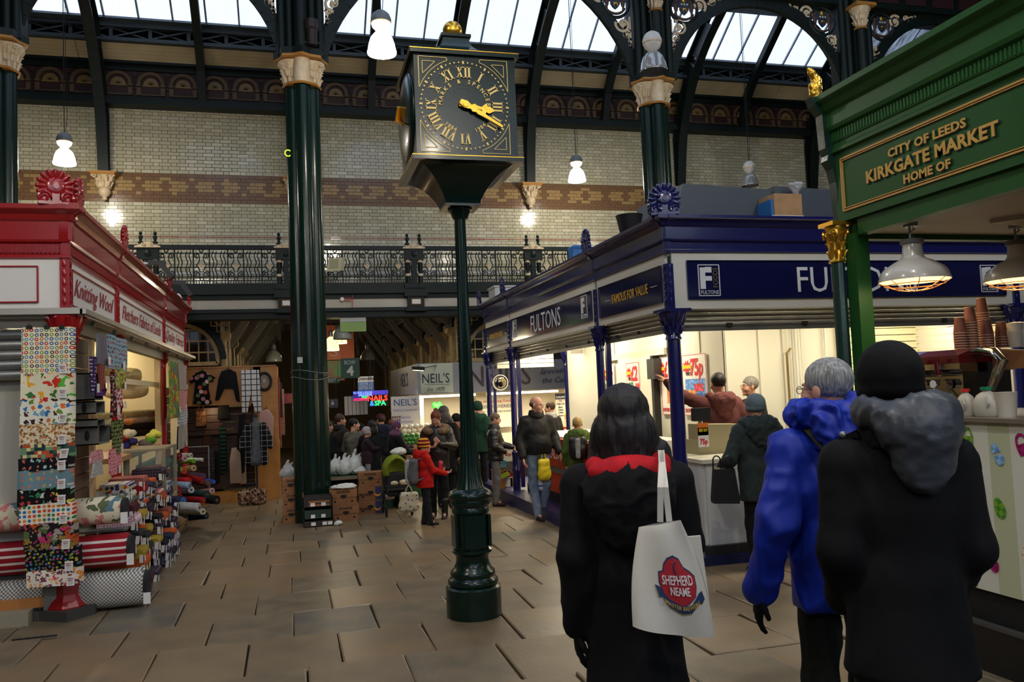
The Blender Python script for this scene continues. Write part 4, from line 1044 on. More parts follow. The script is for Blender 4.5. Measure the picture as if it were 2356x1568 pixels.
# aluminium rail round the stall, brackets
alu=mat('aluminium_rail',(186,182,168),.35,metal=.6)
b=B();b.box((-7.4,RY-.16,2.515),(RX+.17,RY-.1,2.57));b.obj('front_rail',alu,rs)
b=B();b.box((RX+.15,RY-.16,2.515),(RX+.2,16.55,2.56));b.obj('side_rail',alu,rs)
b=B();b.box((RX-.0,RY,2.5),(RX+.15,16.5,2.512));b.obj('rail_shelf',mat('pale_soffit',(210,206,196),.5),rs)
for i in range(8):
 y=8.6+i*1.0;b=B();b.box((RX+.1,y,2.46),(RX+.13,y+.05,2.51));b.tube([(RX+.13,y+.02,2.5),(RX+.14,y+.02,2.46),(RX+.12,y+.02,2.44)],.004,5);b.obj('rail_hook',grey_m,rs)
 # platform, kerb
b=B();kz=gz(8)
b.prism([(-7.5,8.0),(-2.15,8.0),(-1.9,7.86),(-1.72,8.05),(-1.72,16.6),(-7.5,16.6)],(0,0,-.5),(1,0,0),(0,1,0),(0,0,.5+kz+.09));b.obj('stone_plinth',mat('dark_plinth_stone',(58,58,54),.6),rs)
B().box((-7.5,7.88,-.4),(-2.2,8.05,kz+.12)).obj('concrete_sill',mat('pale_concrete',(150,142,120),.8,bump=(30,.4)),rs)
B().box((-7.5,8.02,kz+.12),(-2.12,8.12,kz+.2)).obj('timber_sill',mat('orange_timber',(186,122,62),.5),rs)
B().box((-2.12,8.02,kz+.05),(-2.02,8.12,.5)).obj('grey_jamb',mat('grey_jamb',(128,130,120),.6),rs)
# stall carcass
lit_c=mat('warm_interior_cream',(232,214,170),.6);slat_b=mat('brown_slatwall',(96,66,50),.5,var=((70,48,38),5,.4))
b=B();b.box((-7.4,12.0,-.2),(-5.2,16.5,3.0));b.obj('rear_partition',lit_c,rs)
b=B();b.box((-7.4,RY+.1,3.0),(RX-.05,16.4,3.1));b.obj('stall_ceiling',lit_c,rs)
b=B();b.box((-7.4,16.35,-.2),(RX-.1,16.45,3.0));b.obj('back_panel',lit_c,rs)
b=B();b.box((-7.4,RY+.25,-.2),(-2.3,RY+.3,2.15));b.obj('front_panel',mat('pale_grey_panel',(186,184,172),.5),rs)
for i in range(5):B().tube([(-7.4,RY+.15,2.0+i*.09),(-2.2,RY+.15,2.0+i*.09)],.048,10).obj('shutter_slat',grey_m,rs,40)
B().box((-7.4,RY+.1,2.42),(-2.1,RY+.24,2.56)).obj('shutter_box',mat('grey_shutter_box',(120,118,112),.5),rs)
for k in range(12):B().box((RX-.06,RY+.12,.62+k*.145),(RX-.02,RY+.9,.62+k*.145+.135)).obj('slatwall_board',slat_b,rs)
for k in range(8):B().box((RX-.06,14.0,.8+k*.145),(RX-.02,14.7,.8+k*.145+.135)).obj('slatwall_board',slat_b,rs)
b=B();b.box((RX-.07,RY+.05,2.38),(RX+.02,16.4,2.5));b.obj('shutter_housing',mat('worn_steel_housing',(104,100,88),.45,metal=.4,bump=(8,.3)),rs)
for y in (9.15,13.6):B().box((RX-.09,y,.2),(RX-.01,y+.12,2.4)).obj('cream_jamb',mat('cream_jamb',(226,196,150),.5),rs)
B().box((RX-.03,9.2,1.95),(RX-.07,13.6,2.02)).obj('glass_shelf',mat('cream_shelf',(230,210,170),.4),rs)
B().box((-4.6,11.6,.1),(-4.5,16.3,2.9)).obj('inner_wall',lit_c,rs)
b=B();b.box((-2.5,10.4,1.02),(RX-.02,13.75,1.08));b.obj('counter_top',mat('counter_timber',(170,130,86),.45),rs)
for y in (11.0,12.5,13.5):B().box((-2.45,y,-.1),(-2.4,y+.05,1.02)).obj('counter_leg',mat('counter_timber',(170,130,86),.45),rs)
for i,y in enumerate((9.4,12.2,15)):
 b=B();b.cyl((-3.2,y,2.93),(-3.2,y+1.2,2.93),.02,None,8);b.obj('fluorescent_tube',warm_hot,rs);light('stall_tube_light','AREA',(-3.2,y+.6,2.88),22,(1,.86,.62),1.2,.1,rot=(0,0,PI/2),parent=rs)
b=B();b.cyl((-2.5,RY+.28,2.38),(-2.2,RY+.28,2.33),.02);b.obj('fluorescent_tube',warm_hot,rs)

# floodlight arms on the red stall roof
for i,(x,y,px) in enumerate(((345,605,0),(395,650,0))):
 c=PX(x,y,-1.9) if 0 else P(x,y,13.2+i*1.6);t=thing('floodlight',['grey floodlight on an arm above the red stall, nearer one','grey floodlight on an arm above the red stall, farther one'][i],'floodlight',c)
 b=B();b.bar(c+np.array([-.75,0,-.02]),c+np.array([0,0,0]),.03,.03);b.obj('arm',white_p,t)
 b=B();b.obox(c+np.array([.1,0,.0]),(.12,0,-.01),(0,.05,0),(.0,0,.035));b.obj('bracket',mat('charcoal_plastic',(44,46,46),.5),t)
 b=B();b.obox(c+np.array([.24,0,-.13]),(.07,0,-.1),(0,.1,0),(.03,0,.022));b.obj('lamp_head',mat('charcoal_plastic',(44,46,46),.5),t)
c=P(408,690,16.3);b=B();b.ball(c,(.09,.06,.13),10,8);b.ball(c+np.array([.05,0,-.12]),(.07,.05,.07),10,8);solo(b,'crumpled_bag',white_p,'white crumpled plastic bag on the far end of the red stall cornice','bag',smooth=0)

# ================================================================== BLUE FROZEN-FOOD STALL
bs=thing('food_stall','navy blue food stall with white framed signs right of the clock','stall',(3.7,7.5,gz(7.5)))
BX,BYY=3.7,7.5;D=-.14
navy=mat('navy_sign_panel',(18,21,66),.12,spec=.6,coat=.5);wf=mat('pale_sign_frame',(206,204,194),.45);wtx=mat('white_lettering',(214,216,220),.5);ytx=mat('yellow_lettering',(214,164,40),.5)
CB=[(d,3.13+(z-3.02)*.77) for d,z in CORN]
P3,e3=fascia(bs,(BX,BYY,0),(0,1,0),(-1,0,0),8.05,[2.0,4.2,1.85],blue,dz=D,prof=CB,dent=False,sign_z=(2.56,3.13),mit=(1,1),frame=wf)
P4,e4=fascia(bs,(BX,BYY,0),(1,0,0),(0,-1,0),6.3,[4.32,1.98],blue,dz=D,prof=CB,dent=False,sign_z=(2.56,3.13),mit=(1,1),frame=wf,fin=False)
palmette(bs,(BX-.05,BYY-.1,3.36),(1,-.35,0),(-.35,-1,0),blue,.3)
for a0,a1 in ((.12,1.88),(2.15,6.08),(6.32,7.95)):sign_panel(bs,P3,a0,a1,2.65,3.02,navy,navy,.01)
sign_panel(bs,P4,.2,4.18,2.66,3.05,navy,navy,.01);sign_panel(bs,P4,4.48,6.2,2.66,3.05,navy,navy,.01)
def logo(P_,a,flip,s_=1.0):
 u=-1 if flip else 1;w,h=.112*s_,.15*s_;b=B();zc=2.85
 pts=[(a-w,zc-h),(a+w,zc-h),(a+w,zc+h),(a-w,zc+h)]
 n=nrm(P_(0,1,0)-P_(0,0,0))
 for p,q in zip(pts,pts[1:]+pts[:1]):b.bar(P_(p[0],.024,p[1]),P_(q[0],.024,q[1]),.009,.006,up=n)
 U_=nrm(P_(1,0,0)-P_(0,0,0))*u;Z=np.array([0,0,1.0])
 def blk(x0,x1,z0_,z1_):b.obox(P_(a,.024,zc)+U_*(x0+x1)/2*s_+Z*(z0_+z1_)/2*s_,U_*(x1-x0)/2*s_,n*.004,Z*(z1_-z0_)/2*s_)
 blk(-.095,-.04,-.085,.125);blk(-.04,.03,.075,.13);blk(-.04,.03,-.005,.04)
 b.obj('brand_badge',wtx,bs)
 ptext(bs,P_,'FULTONS',a,2.85-.135*s_,.036*s_,wtx,.19*s_,d=.026,flip=flip)
 b=B();text(b,'FOODS',P_(a,.026,zc)+U_*.09*s_-Z*.07*s_,(0,0,1),-U_,.05*s_,.19*s_,'L');b.obj('lettering',mat('olive_lettering',(120,104,52),.5),bs)
logo(P4,.44,False,1.05);logo(P4,3.96,False,1.0);logo(P3,2.42,True,.95);logo(P3,5.85,True,.95)
ptext(bs,P4,'FULTONS',2.22,2.72,.27,wtx,1.5);ptext(bs,P3,'FULTONS',4.12,2.7,.27,wtx,1.48,flip=True)
for a,P_,fl in ((.95,P3,True),(7.15,P3,True),(5.4,P4,False)):
 ptext(bs,P_,'FAMOUS FOR VALUE',a,2.78,.105,ytx,1.0,flip=fl)
 b=B()
 for s_ in (-1,1):b.bar(P_(a+s_*.58,.026,2.83),P_(a+s_*.72,.026,2.83),.014,.006,up=(0,1,0))
 b.obj('dash_mark',wtx,bs)
steel=mat('dull_shutter_steel',(128,126,118),.4,metal=.55,bump=(14,.2),var=((104,102,96),4,.3))
for a0,a1 in ((.06,1.95),(2.05,6.15),(6.25,8.0)):shutter(bs,P3,a0,a1,2.38,2.58,-.1,steel,4)
for a0,a1 in ((.06,4.27),(4.37,6.2)):shutter(bs,P4,a0,a1,2.38,2.58,-.1,steel,4)
for P_,lst in ((P3,(.35,1.0,1.6,2.6,3.5,4.4,5.3,6.0,7)),(P4,(.7,1.6,2.4,3.4,4.0))):
 for a in lst:b=B();b.obox(P_(a,-.075,2.40),(P_(1,0,0)-P_(0,0,0))*.03,(P_(0,1,0)-P_(0,0,0))*.012,(0,0,.018));b.obj('shutter_lock',mat('dark_lock',(54,54,52),.4,metal=.5),bs)
for y in (9.5,13.7,15.5):post(bs,BX,y,2.42,blue,.052)
post(bs,BX+.03,BYY+.02,2.42,blue,.075);post(bs,8.02,BYY+.02,2.42,blue,.06);post(bs,5.3,15.5,2.42,blue,.05)
for y in (9.5,13.7,15.5):B().box((BX+.08,y-.03,0),(BX+.14,y+.03,2.4)).obj('shutter_guide',blue,bs)
# kerb
bl_k=mat('blue_kerb_paint',(32,40,96),.4,var=((26,30,66),6,.4))
b=B();b.prism([(3.45,7.9),(3.8,7.35),(10,7.35),(10,15.8),(3.45,15.8)],(0,0,-.5),(1,0,0),(0,1,0),(0,0,.5-.04));b.obj('kerb_platform',bl_k,bs)
# interior
inw=mat('cold_room_white',(238,234,216),.35);ing=mat('panel_joint',(190,186,168),.5)
B().box((5.3,9.3,-.04),(5.4,15.4,2.75)).obj('cold_room_wall',inw,bs)
B().box((5.3,9.25,-.04),(9.9,9.32,2.75)).obj('rear_wall',inw,bs)
B().box((3.8,7.6,2.75),(9.9,15.5,2.8)).obj('stall_ceiling',inw,bs)
for x in (5.75,6.1,7.0,7.9,8.8):B().box((x,9.235,0),(x+.012,9.252,2.75)).obj('panel_joint',ing,bs)
for y in (9.9,10.9,12.9):B().box((5.285,y,0),(5.302,y+.012,2.75)).obj('panel_joint',ing,bs)
for i,(x,r_) in enumerate(((6.28,.022),(6.36,.012),(6.72,.016),(6.2,.01))):b=B();b.tube([(x,9.2,.9),(x,9.2,1.9),(x,9.2,2.75)],r_,8);b.obj('pipe',white_p,bs)
b=B();b.tube([(6.14,9.2,1.2),(6.14,9.2,2.0),(6.2,9.2,2.06)],.014,8);b.obj('brass_pipe',mat('tarnished_brass',(150,124,66),.4,metal=.7),bs)
B().box((6.62,9.17,1.42),(6.8,9.25,1.54)).obj('socket_box',mat('beige_socket',(206,200,150),.5),bs)
B().box((7.0,9.23,1.35),(7.3,9.25,1.75)).obj('notice',white_p,bs)
B().box((6.45,9.2,1.2),(6.7,9.25,1.42)).obj('photo_print',mat('dark_photo_print',(58,70,52),.4,var=((190,184,178),16,.7)),bs)
B().box((6.45,9.2,.85),(6.7,9.25,1.19)).obj('paper_sheet',white_p,bs)
for k,(c_,z) in enumerate((((74,108,122),1.24),((112,146,156),1.1),((190,180,60),1.28),((90,120,130),1.02))):B().box((6.76,9.1,z),(7.5,9.24,z+.05)).obj('file_tray',mat('file_tray_%s'%'abcd'[k],c_,.5),bs)
B().box((5.52,9.22,.95),(5.62,9.24,1.3)).obj('clipboard',white_p,bs)
# sliding door and rail on the cold room
B().box((5.24,10.9,2.1),(5.3,13.3,2.2)).obj('door_rail',mat('cream_rail',(222,214,188),.4),bs)
B().box((5.22,11.3,.1),(5.28,12.6,2.1)).obj('sliding_door',inw,bs)
B().box((5.2,11.22,.5),(5.3,11.3,2.1)).obj('door_edge',mat('black_door_edge',(26,26,24),.4),bs);B().box((5.14,11.05,1.75),(5.26,11.3,2.05)).obj('door_buffer',mat('charcoal_plastic',(44,46,46),.5),bs)
# posters
pred=mat('poster_red',(206,40,44),.5);pyel=mat('poster_yellow',(236,196,40),.5)
def poster(y0,y1,z0_,z1_,price,art,label,x=5.275):
 t=thing('price_poster',label,'poster',(x,(y0+y1)/2,z0_))
 o=lambda a,z,d=0:np.array([x-.004-d,y1-(y1-y0)*a,z0_+(z1_-z0_)*z]);U_=(0,-1,0)
 b=B();b.box((x,y0,z0_),(x-.004,y1,z1_));b.obj('paper',mat('poster_paper',(240,238,228),.5),t)
 b=B();cs=[(.02,.01),(.98,.01),(.98,.99),(.02,.99)]
 for p,q in zip(cs,cs[1:]+cs[:1]):b.bar(o(*p),o(*q),.006,.006)
 b.obj('red_border',pred,t)
 c=o(.22,.8,.003);b=B();pts=[(.1*(1.0 if i%2==0 else .55)*(y1-y0)/.5*math.cos(i*PI/10),.1*(1.0 if i%2==0 else .55)*math.sin(i*PI/10)) for i in range(20)]
 b.prism(pts,c,U_,(0,0,1),(-.003,0,0));b.obj('starburst',pred,t);b=B();b.obox(c+np.array([-.005,0,0]),(.002,0,0),(0,.09*(y1-y0)/.5,0),(0,0,.025));b.obj('wow_band',pyel,t)
 b=B();text(b,price,o(.62,.66),U_,(0,0,1),.22,.5*(y1-y0),bold=.03,shear=.1);b.obj('price_lettering',pred,t)
 b=B();text(b,'ONLY',o(.27,.66),U_,(0,0,1),.045,.2*(y1-y0),bold=.02);b.obj('small_lettering',black,t)
 b=B();text(b,"DON'T MISS OUT!",o(.5,.06),U_,(0,0,1),.05,.85*(y1-y0),bold=.02);b.obj('foot_lettering',pred,t)
 for k,(a0,a1,q0,q1,c_) in enumerate(art):B().box(tuple(o(a0,q0,0)),tuple(o(a1,q1,.003+.002*k))).obj('product_picture',mat('poster_art_%d_%d_%d'%c_,c_,.5,var=(tuple(min(255,v+70) for v in c_),24,.8)),t)
poster(9.72,10.42,1.22,2.06,'75p',[(.12,.92,.3,.6,(70,120,190)),(.15,.55,.2,.42,(200,120,50)),(.5,.85,.4,.52,(190,40,60)),(.55,.95,.28,.36,(30,50,130))],'white price poster reading 75p with a blue packet, right of the corner post')
poster(10.75,11.1,1.22,2.06,'£1',[(.5,.95,.2,.6,(210,90,30))],'white price poster half hidden behind the blue corner post')
poster(11.75,12.25,1.2,2.03,'£2',[(.15,.5,.22,.62,(40,92,50)),(.4,.95,.15,.55,(54,24,48)),(.55,.95,.15,.32,(216,110,40)),(.72,.95,.52,.6,(210,30,30))],'white price poster reading two pounds on the sliding door',x=5.215)
poster(12.9,13.4,1.25,2.03,'2 for',[(.1,.6,.2,.6,(90,110,80)),(.5,.9,.2,.5,(150,140,110))],'white price poster on the far end of the cold room wall')
# far end shutter, inside
for k in range(7):B().box((3.85,15.35,2.1+k*.085),(5.0,15.38,2.1+k*.085+.075)).obj('inner_shutter_slat',inw,bs)
for k in range(5):B().box((5.02,14.4,2.3+k*.085),(5.28,14.43,2.3+k*.085+.075)).obj('inner_shutter_slat',inw,bs)
for k in range(14):B().box((8.1,8.2,1.35+k*.09),(8.13,9.2,1.35+k*.09+.08)).obj('side_shutter_slat',inw,bs)
for k in range(16):B().box((6.9+.0,9.15,1.3+k*.09),(9.6,9.18,1.3+k*.09+.08)).obj('rear_shutter_slat',mat('cream_slat',(232,222,182),.4),bs)
B().box((7.9,8.9,1.5),(8.4,9.0,1.95)).obj('blue_card',mat('blue_card',(60,70,130),.5),bs)
for(x,y,L_,rot) in ((4.5,8.2,1.2,0),(6.5,8.3,1.5,0),(8.2,8.3,1.2,0),(4.6,10.2,1.2,1),(4.6,12.2,1.2,1),(4.6,14.2,1.2,1)):
 b=B();p=(x,y,2.7);q=(x+L_,y,2.7) if not rot else (x,y+L_,2.7);b.cyl(p,q,.018,None,8);b.obj('fluorescent_tube',warm_hot,bs)
 light('stall_tube_light','AREA',((p[0]+q[0])/2,(p[1]+q[1])/2,2.66),40,(1,.88,.66),L_,.12,rot=(0,0,PI/2 if rot else 0),parent=bs)
 # counters and chillers
B().box((3.98,7.47,.04),(7.8,7.5,.86)).obj('counter_front',mat('counter_white',(214,216,214),.3),bs)
B().box((3.95,7.5,.04),(3.98,9.2,.86)).obj('counter_side',mat('counter_white',(214,216,214),.3),bs)
B().box((3.93,7.44,.86),(7.8,8.3,.9)).obj('counter_top',mat('counter_laminate',(222,214,190),.35),bs)
B().box((3.93,7.42,-.04),(7.8,7.5,.05)).obj('counter_plinth',mat('black_plinth',(44,42,38),.5),bs)
orange=mat('orange_red_panel',(200,62,26),.35)
B().box((3.86,9.6,.72),(4.9,13.4,.95)).obj('chiller_body',white_p,bs);B().box((3.8,9.6,.5),(3.86,13.4,.92)).obj('chiller_banner',orange,bs)
B().box((3.82,9.6,.4),(3.9,13.4,.5)).obj('chiller_rail',grey_m,bs);B().box((3.84,9.6,.1),(3.9,13.4,.4)).obj('chiller_panel',orange,bs);B().box((3.8,9.6,-.04),(3.9,13.4,.1)).obj('chiller_kick',black,bs)
Pc=lambda a,d,z:np.array([3.8-d,13.4-a,z])
b=B();text(b,'AMAZING DEALS',Pc(1.0,.003,.62),(0,-1,0),(0,0,1),.16,1.5,bold=.02);b.obj('chiller_lettering',mat('pale_pink_lettering',(236,190,170),.5),bs)
t=thing('cash_till','beige cash till with black display on the counter behind the corner post','till',(4.5,8.2,.9))
b=B();b.box((4.2,8.0,.9),(5.1,8.35,1.05));b.prism([(4.25,1.05),(5.05,1.05),(4.75,1.2),(4.25,1.22)],(0,8.0,0),(1,0,0),(0,0,1),(0,.33,0));b.obj('till_body',mat('beige_plastic',(158,148,112),.5),t)
b=B();b.box((4.15,7.95,1.26),(4.33,8.05,1.4));b.obj('display_head',black,t);B().cyl((4.25,8.05,1.1),(4.25,8.05,1.3),.02).obj('display_pole',mat('beige_plastic',(158,148,112),.5),t)
t=thing('price_card','orange and white price card reading 75p beside the till','price card',(4.1,7.8,.9));B().box((4.08,7.78,1.0),(4.2,7.785,1.2)).obj('card_foot',white_p,t);B().box((4.08,7.78,1.12),(4.2,7.787,1.25)).obj('card_head',mat('card_orange',(230,120,40),.5),t)
b=B();text(b,'75p',(4.14,7.779,1.03),(1,0,0),(0,0,1),.055,.09,bold=.03);b.obj('card_lettering',pred,t);b=B();text(b,'BEST BUY',(4.14,7.777,1.16),(1,0,0),(0,0,1),.03,.1,bold=.03);b.obj('card_head_lettering',pyel,t)
c=P(1150,880,15.2)
t=thing('convex_mirror','round convex mirror hanging at the far post of the blue stall','mirror',c);b=B();b.lathe((0,0,0),[(.0,.02),(.1,.014),(.14,0)],20)
b.v=[(c[0]+p[0],c[1]-p[2]-.04,c[2]+p[1]) for p in b.v];b.obj('mirror_face',mat('mirror_face',(200,190,160),.05,metal=1),t,0);b=B();b.tube([(c[0]+.145*math.cos(a),c[1]-.04,c[2]+.145*math.sin(a)) for a in np.linspace(0,2*PI,21)[:-1]],.012,6,closed=True);b.obj('mirror_rim',white_p,t)

# things on the blue stall roof
rfm=mat('slate_blue_duct',(66,74,84),.5,metal=.2,bump=(12,.2))
for i,(x0,x1,sh) in enumerate(((3.98,5.2,0),(5.25,6.9,.0))):
 b=B();zt=3.36;b.prism([(x0-.0,zt),(x1,zt),(x1-(.35 if i else 0),zt+.42),(x0+(.15 if not i else 0),zt+.46)],(0,7.9,0),(1,0,0),(0,0,1),(0,1.2,0))
 solo(b,'roof_duct',rfm,['wide slate blue duct box on the blue stall roof, left part','wide slate blue duct box on the blue stall roof, right part'][i],'duct')
b=B();b.prism([(0,3.36),(.75,3.36),(.7,3.62),(.1,3.55)],(3.95,9.3,0),(1,0,0),(0,0,1),(0,5.5,0));solo(b,'roof_cover',mat('grey_sheet_cover',(70,74,76),.7,bump=(6,.4)),'long grey sheet cover running back along the blue stall roof','roof cover')
b=B();b.lathe((0,0,0),[(.11,0),(.15,.2),(.155,.2),(.14,.2),(.105,.02)],20);b.v=[(p[0]+3.68,p[1]+8.35,p[2]+3.36) for p in b.v];solo(b,'bucket',black,'black plastic bucket on the blue stall roof behind the corner finial','bucket',smooth=40)
t=thing('cardboard_box','worn cardboard box with taped flaps on the blue stall roof','box',(5.2,7.7,3.36));c=P(1795,475,7.75)
b=B();b.box((c[0]-.17,7.6,3.36),(c[0]+.17,7.9,3.66));b.obj('carton',mat('cardboard',(176,138,96),.8,var=((150,116,80),8,.4)),t);B().box((c[0]-.2,7.62,3.36),(c[0]-.17,7.88,3.6)).obj('blue_side',mat('blue_plastic_sheet',(40,104,170),.4),t)
B().box((c[0]-.21,7.59,3.36),(c[0]+.18,7.6,3.42)).obj('label_strip',white_p,t)
f=Field(.01)
for k in range(7):f.cap(c+np.array([.2,0,.1+.05*rnd.random()]),c+np.array([.2+rnd.uniform(-.03,.05),rnd.uniform(-.05,.05),.22+.05*rnd.random()]),.012,.03)
o_=ob_from('plastic_scrap',*f.mesh(.01),mat('crinkled_film',(170,172,176),.2,alpha=.8),None,.01,30,world=True,label='grey crinkled plastic film sticking up from the roof carton',cat='plastic film');setorigin(o_)
b=B();b.box((3.7,14.7,3.36),(4.2,15.2,3.6));b.box((3.68,14.68,3.6),(4.22,15.22,3.63));solo(b,'plastic_tub',mat('white_tub',(196,196,192),.4),'white lidded plastic tub on the far end of the blue stall roof','tub')
for i,(x,y,Y,s_) in enumerate(((1325,588,11.0,.14),(1248,640,12.6,.13))):
 c=P(x,y,Y);f=Field(.03);f.box(c,(s_*.6,.12,s_*(1 if i==0 else .4)),.03);f.ell(c+np.array([.1,0,-.05]),(s_*.6,.1,s_*.5));o_=ob_from('blue_bag',*f.mesh(.015),mat('blue_plastic_sheet',(40,104,170),.4),None,.012,12,world=True,label=['blue plastic bag standing on the blue stall roof edge','blue plastic sheet lying on the blue stall roof near the tub'][i],cat='bag');setorigin(o_)

 # ================================================================== GREEN KIOSK
ks=thing('coffee_kiosk','green painted coffee kiosk with gold lettered fascia on the right','stall',(3.9,5.1,gz(5)))
GP=[(0,3.3),(.03,3.31),(.03,3.335),(.012,3.35),(.012,3.38),(.02,3.385),(.02,3.46),(.045,3.475),(.055,3.5),(.055,3.6),(.08,3.62),(.1,3.66),(.13,3.68),(.14,3.69),(.14,3.73),(-.1,3.73),(-.1,3.3)]
o=np.array([3.9,5.1,0.0]);P5=lambda a,d,z:o+np.array([-d,-a,z])
b=B();b.loft([[P5(-.0-d*.3,d,z) for d,z in GP],[P5(4.5,d,z) for d,z in GP]]);b.obj('cornice',kgreen,ks)
b=B()
for i in range(150):b.obox(P5((i+.5)*.03,.024,3.425),(0,.006,0),(.004,0,0),(0,0,.032))
b.obj('dentil_band',kgreen,ks,kind='stuff')
b=B();b.box((3.9,5.1,2.8),(3.96,.6,3.31));b.obj('fascia_board',kgreen,ks)
B().box((3.93,4.93,2.68),(4.02,.6,2.8)).obj('lower_fascia',kgreen,ks)
b=B()
for w_,off in ((.012,0),(.006,.016)):
 cs=[(.08+off,2.87+off),(3.4,2.87+off),(3.4,3.25-off),(.08+off,3.25-off)]
 for p,q in zip(cs,cs[1:]+cs[:1]):b.bar(P5(p[0],.005,p[1]),P5(q[0],.005,q[1]),w_,.012,up=(1,0,0))
b.obj('gilt_panel_line',mat('painted_gold_line',(196,150,80),.4),ks)
tang=mat('sign_gold_paint',(204,162,76),.5)
for s_,a0,a1,z,h in (('CITY OF LEEDS',4.535,3.877,3.122,.055),('KIRKGATE MARKET',4.76,3.655,3.007,.08),('HOME OF',4.41,4.015,2.914,.055)):
 for mt_,dd,oo in ((black,0,-.008),(tang,.003,0)):
  b=B();text(b,s_,np.array([3.9-.002-dd,(a0+a1)/2+oo*1.2,z+oo]),(0,-1,0),(0,0,1),h,a0-a1,bold=.035,sp=1.05);b.obj('sign_lettering',mt_,ks)
dkg=mat('kiosk_dark_green',(24,52,44),.25,coat=.4,bump=(40,.15))
prof=[(.16,3.73),(.14,3.66),(.08,3.6),(.07,3.35),(.05,3.3),(.06,3.26),(.02,3.2),(.0,3.1),(-.02,2.8)]
b=B();b.loft([[P5(.02,-.05,z),P5(.02,d+.01,z),P5(-.06,d+.01,z),P5(-.06,-.05,z)] for d,z in prof]);b.obj('corner_bracket',dkg,ks)
c=P5(-.02,.1,3.74);f=Field(.02);f.chain([c,c+np.array([-.0,0,.07]),c+np.array([.01,0,.13]),c+np.array([-.03,0,.19]),c+np.array([-.05,0,.21])],[.035,.04,.03,.022,.012])
f.ell(c+np.array([-.03,0,.03]),.022);f.ell(c+np.array([-.035,0,.09]),.02);ob_from('gilt_finial',*f.mesh(.007),gold,ks,.006,40,world=True)
b=B();x,y=3.875,5.1
b.lathe((x,y,0),[(.06,gz(5)),(.06,.9),(.055,.95),(.05,2.5)],24,flute=(10,.004,.9,2.6));b.obj('corner_column',dkg,ks,40)
b=B();b.lathe((x,y,2.5),[(.052,0),(.065,.01),(.055,.03),(.054,.1),(.065,.2),(.075,.25),(.075,.27)],24,flute=(8,.01,.02,.22));b.box((x-.085,y-.085,2.77),(x+.085,y+.085,2.8))
for k in range(8):
 a=2*PI*k/8
 for hz,rr,da in ((.07,.048,0),(.13,.05,PI/8),(.2,.058,0)):leaf(b,x,y,a+da,rr,2.5+hz,.06,.012)
for q in (PI*.75,PI*1.25,PI*1.75):b.tube([(x+.085*math.cos(q)+.03*math.cos(s_)*(1-s_/11)*math.sin(q),y+.085*math.sin(q)-.03*math.cos(s_)*(1-s_/11)*math.cos(q),2.71+.035*math.sin(s_)*(1-s_/11)) for s_ in np.linspace(0,9,16)],.01,5)
b.obj('gilt_capital',gold,ks,40)
B().box((3.925,4.96,gz(5)),(4.04,5.07,2.7)).obj('door_frame',kgreen,ks);B().box((3.96,4.98,2.66),(9,5.06,2.8)).obj('rear_beam',kgreen,ks)
B().box((3.98,.6,2.7),(9,5.0,2.74)).obj('kiosk_ceiling',mat('kiosk_soffit',(206,196,182),.6),ks)
B().prism([(4.6,4.45),(6.6,4.9),(6.6,3.0),(5.6,3.2)],(0,0,2.67),(1,0,0),(0,1,0),(0,0,.03)).obj('ceiling_feature',mat('kiosk_feature',(226,214,196),.6),ks)
B().box((4.0,.6,3.3),(9,5.05,3.6)).obj('kiosk_roof',mat('kiosk_roof',(60,62,58),.8),ks)
# counter with Easter decals
def stripe_ex(M,N,L,b,t):pass
cstripe=striped('cream_green_counter_stripes',[(222,222,206),(196,200,164)],.3,'y',.35,pos=[0,.5])
b=B();b.box((3.9,.6,.39),(3.96,4.78,1.375));b.obj('counter_front',cstripe,ks)
B().box((3.87,.6,1.375),(5.0,4.8,1.4)).obj('counter_top',mat('steel_counter_top',(170,166,156),.3,metal=.8),ks)
B().box((3.96,4.72,.39),(5.0,4.78,1.375)).obj('counter_end',cstripe,ks)
B().box((3.93,.6,.2),(4.0,4.75,.39)).obj('kick_board',black,ks);B().box((3.86,.6,gz(4)+.0),(4.1,4.8,.2)).obj('kick_plinth',mat('black_granite',(22,22,22),.25,bump=(80,.2)),ks)
B().box((3.85,.6,.19),(3.9,4.8,.21)).obj('plinth_trim',mat('dull_trim',(90,90,86),.4,metal=.5),ks)
def egg(px,py,w,h,ang,mt,name,cut=False):
 c=PX(px,py,3.897);dd=np.array([0,-1.0,0]);Z=np.array([0,0,1.0]);u=dd*math.cos(ang)+Z*math.sin(ang);v=-dd*math.sin(ang)+Z*math.cos(ang);b=B()
 pts=[(w*math.cos(a)*(1-.18*math.sin(a)),h*math.sin(a)) for a in np.linspace(0,2*PI,29)[:-1]]
 if cut:
  top=[p for p in pts if p[1]>h*.12];bot=[p for p in pts if p[1]<-h*.05]
  zig=lambda s_,y:[(x,y+((-1)**i)*h*.08) for i,x in enumerate(np.linspace(-w*.9,w*.9,6))][::s_]
  b.prism(top+[(-w*.9,h*.1)]+zig(1,h*.1),c+v*h*.12-u*w*.15,u,v,(-.002,0,0));b.prism(bot+zig(-1,-h*.02),c-v*h*.05+u*w*.15,u,v,(-.002,0,0))
 else:b.prism(pts,c,u,v,(-.002,0,0))
 b.obj(name,mt,ks)
dec={k:checked('decal_'+k,c1,c2,34,'yz',rot=.6) for k,c1,c2 in (('green',(70,140,50),(130,170,50)),('magenta',(170,40,110),(140,20,80)),('blue',(110,160,210),(160,200,230)),('orange',(210,130,60),(240,220,190)))}
egg(2295,1045,.034,.062,.25,dec['blue'],'broken_egg_decal',True);egg(2300,1168,.036,.06,.3,dec['green'],'egg_decal');egg(2283,1290,.034,.062,.25,dec['magenta'],'broken_egg_decal',True);egg(2365,1275,.036,.055,0,dec['orange'],'egg_decal')
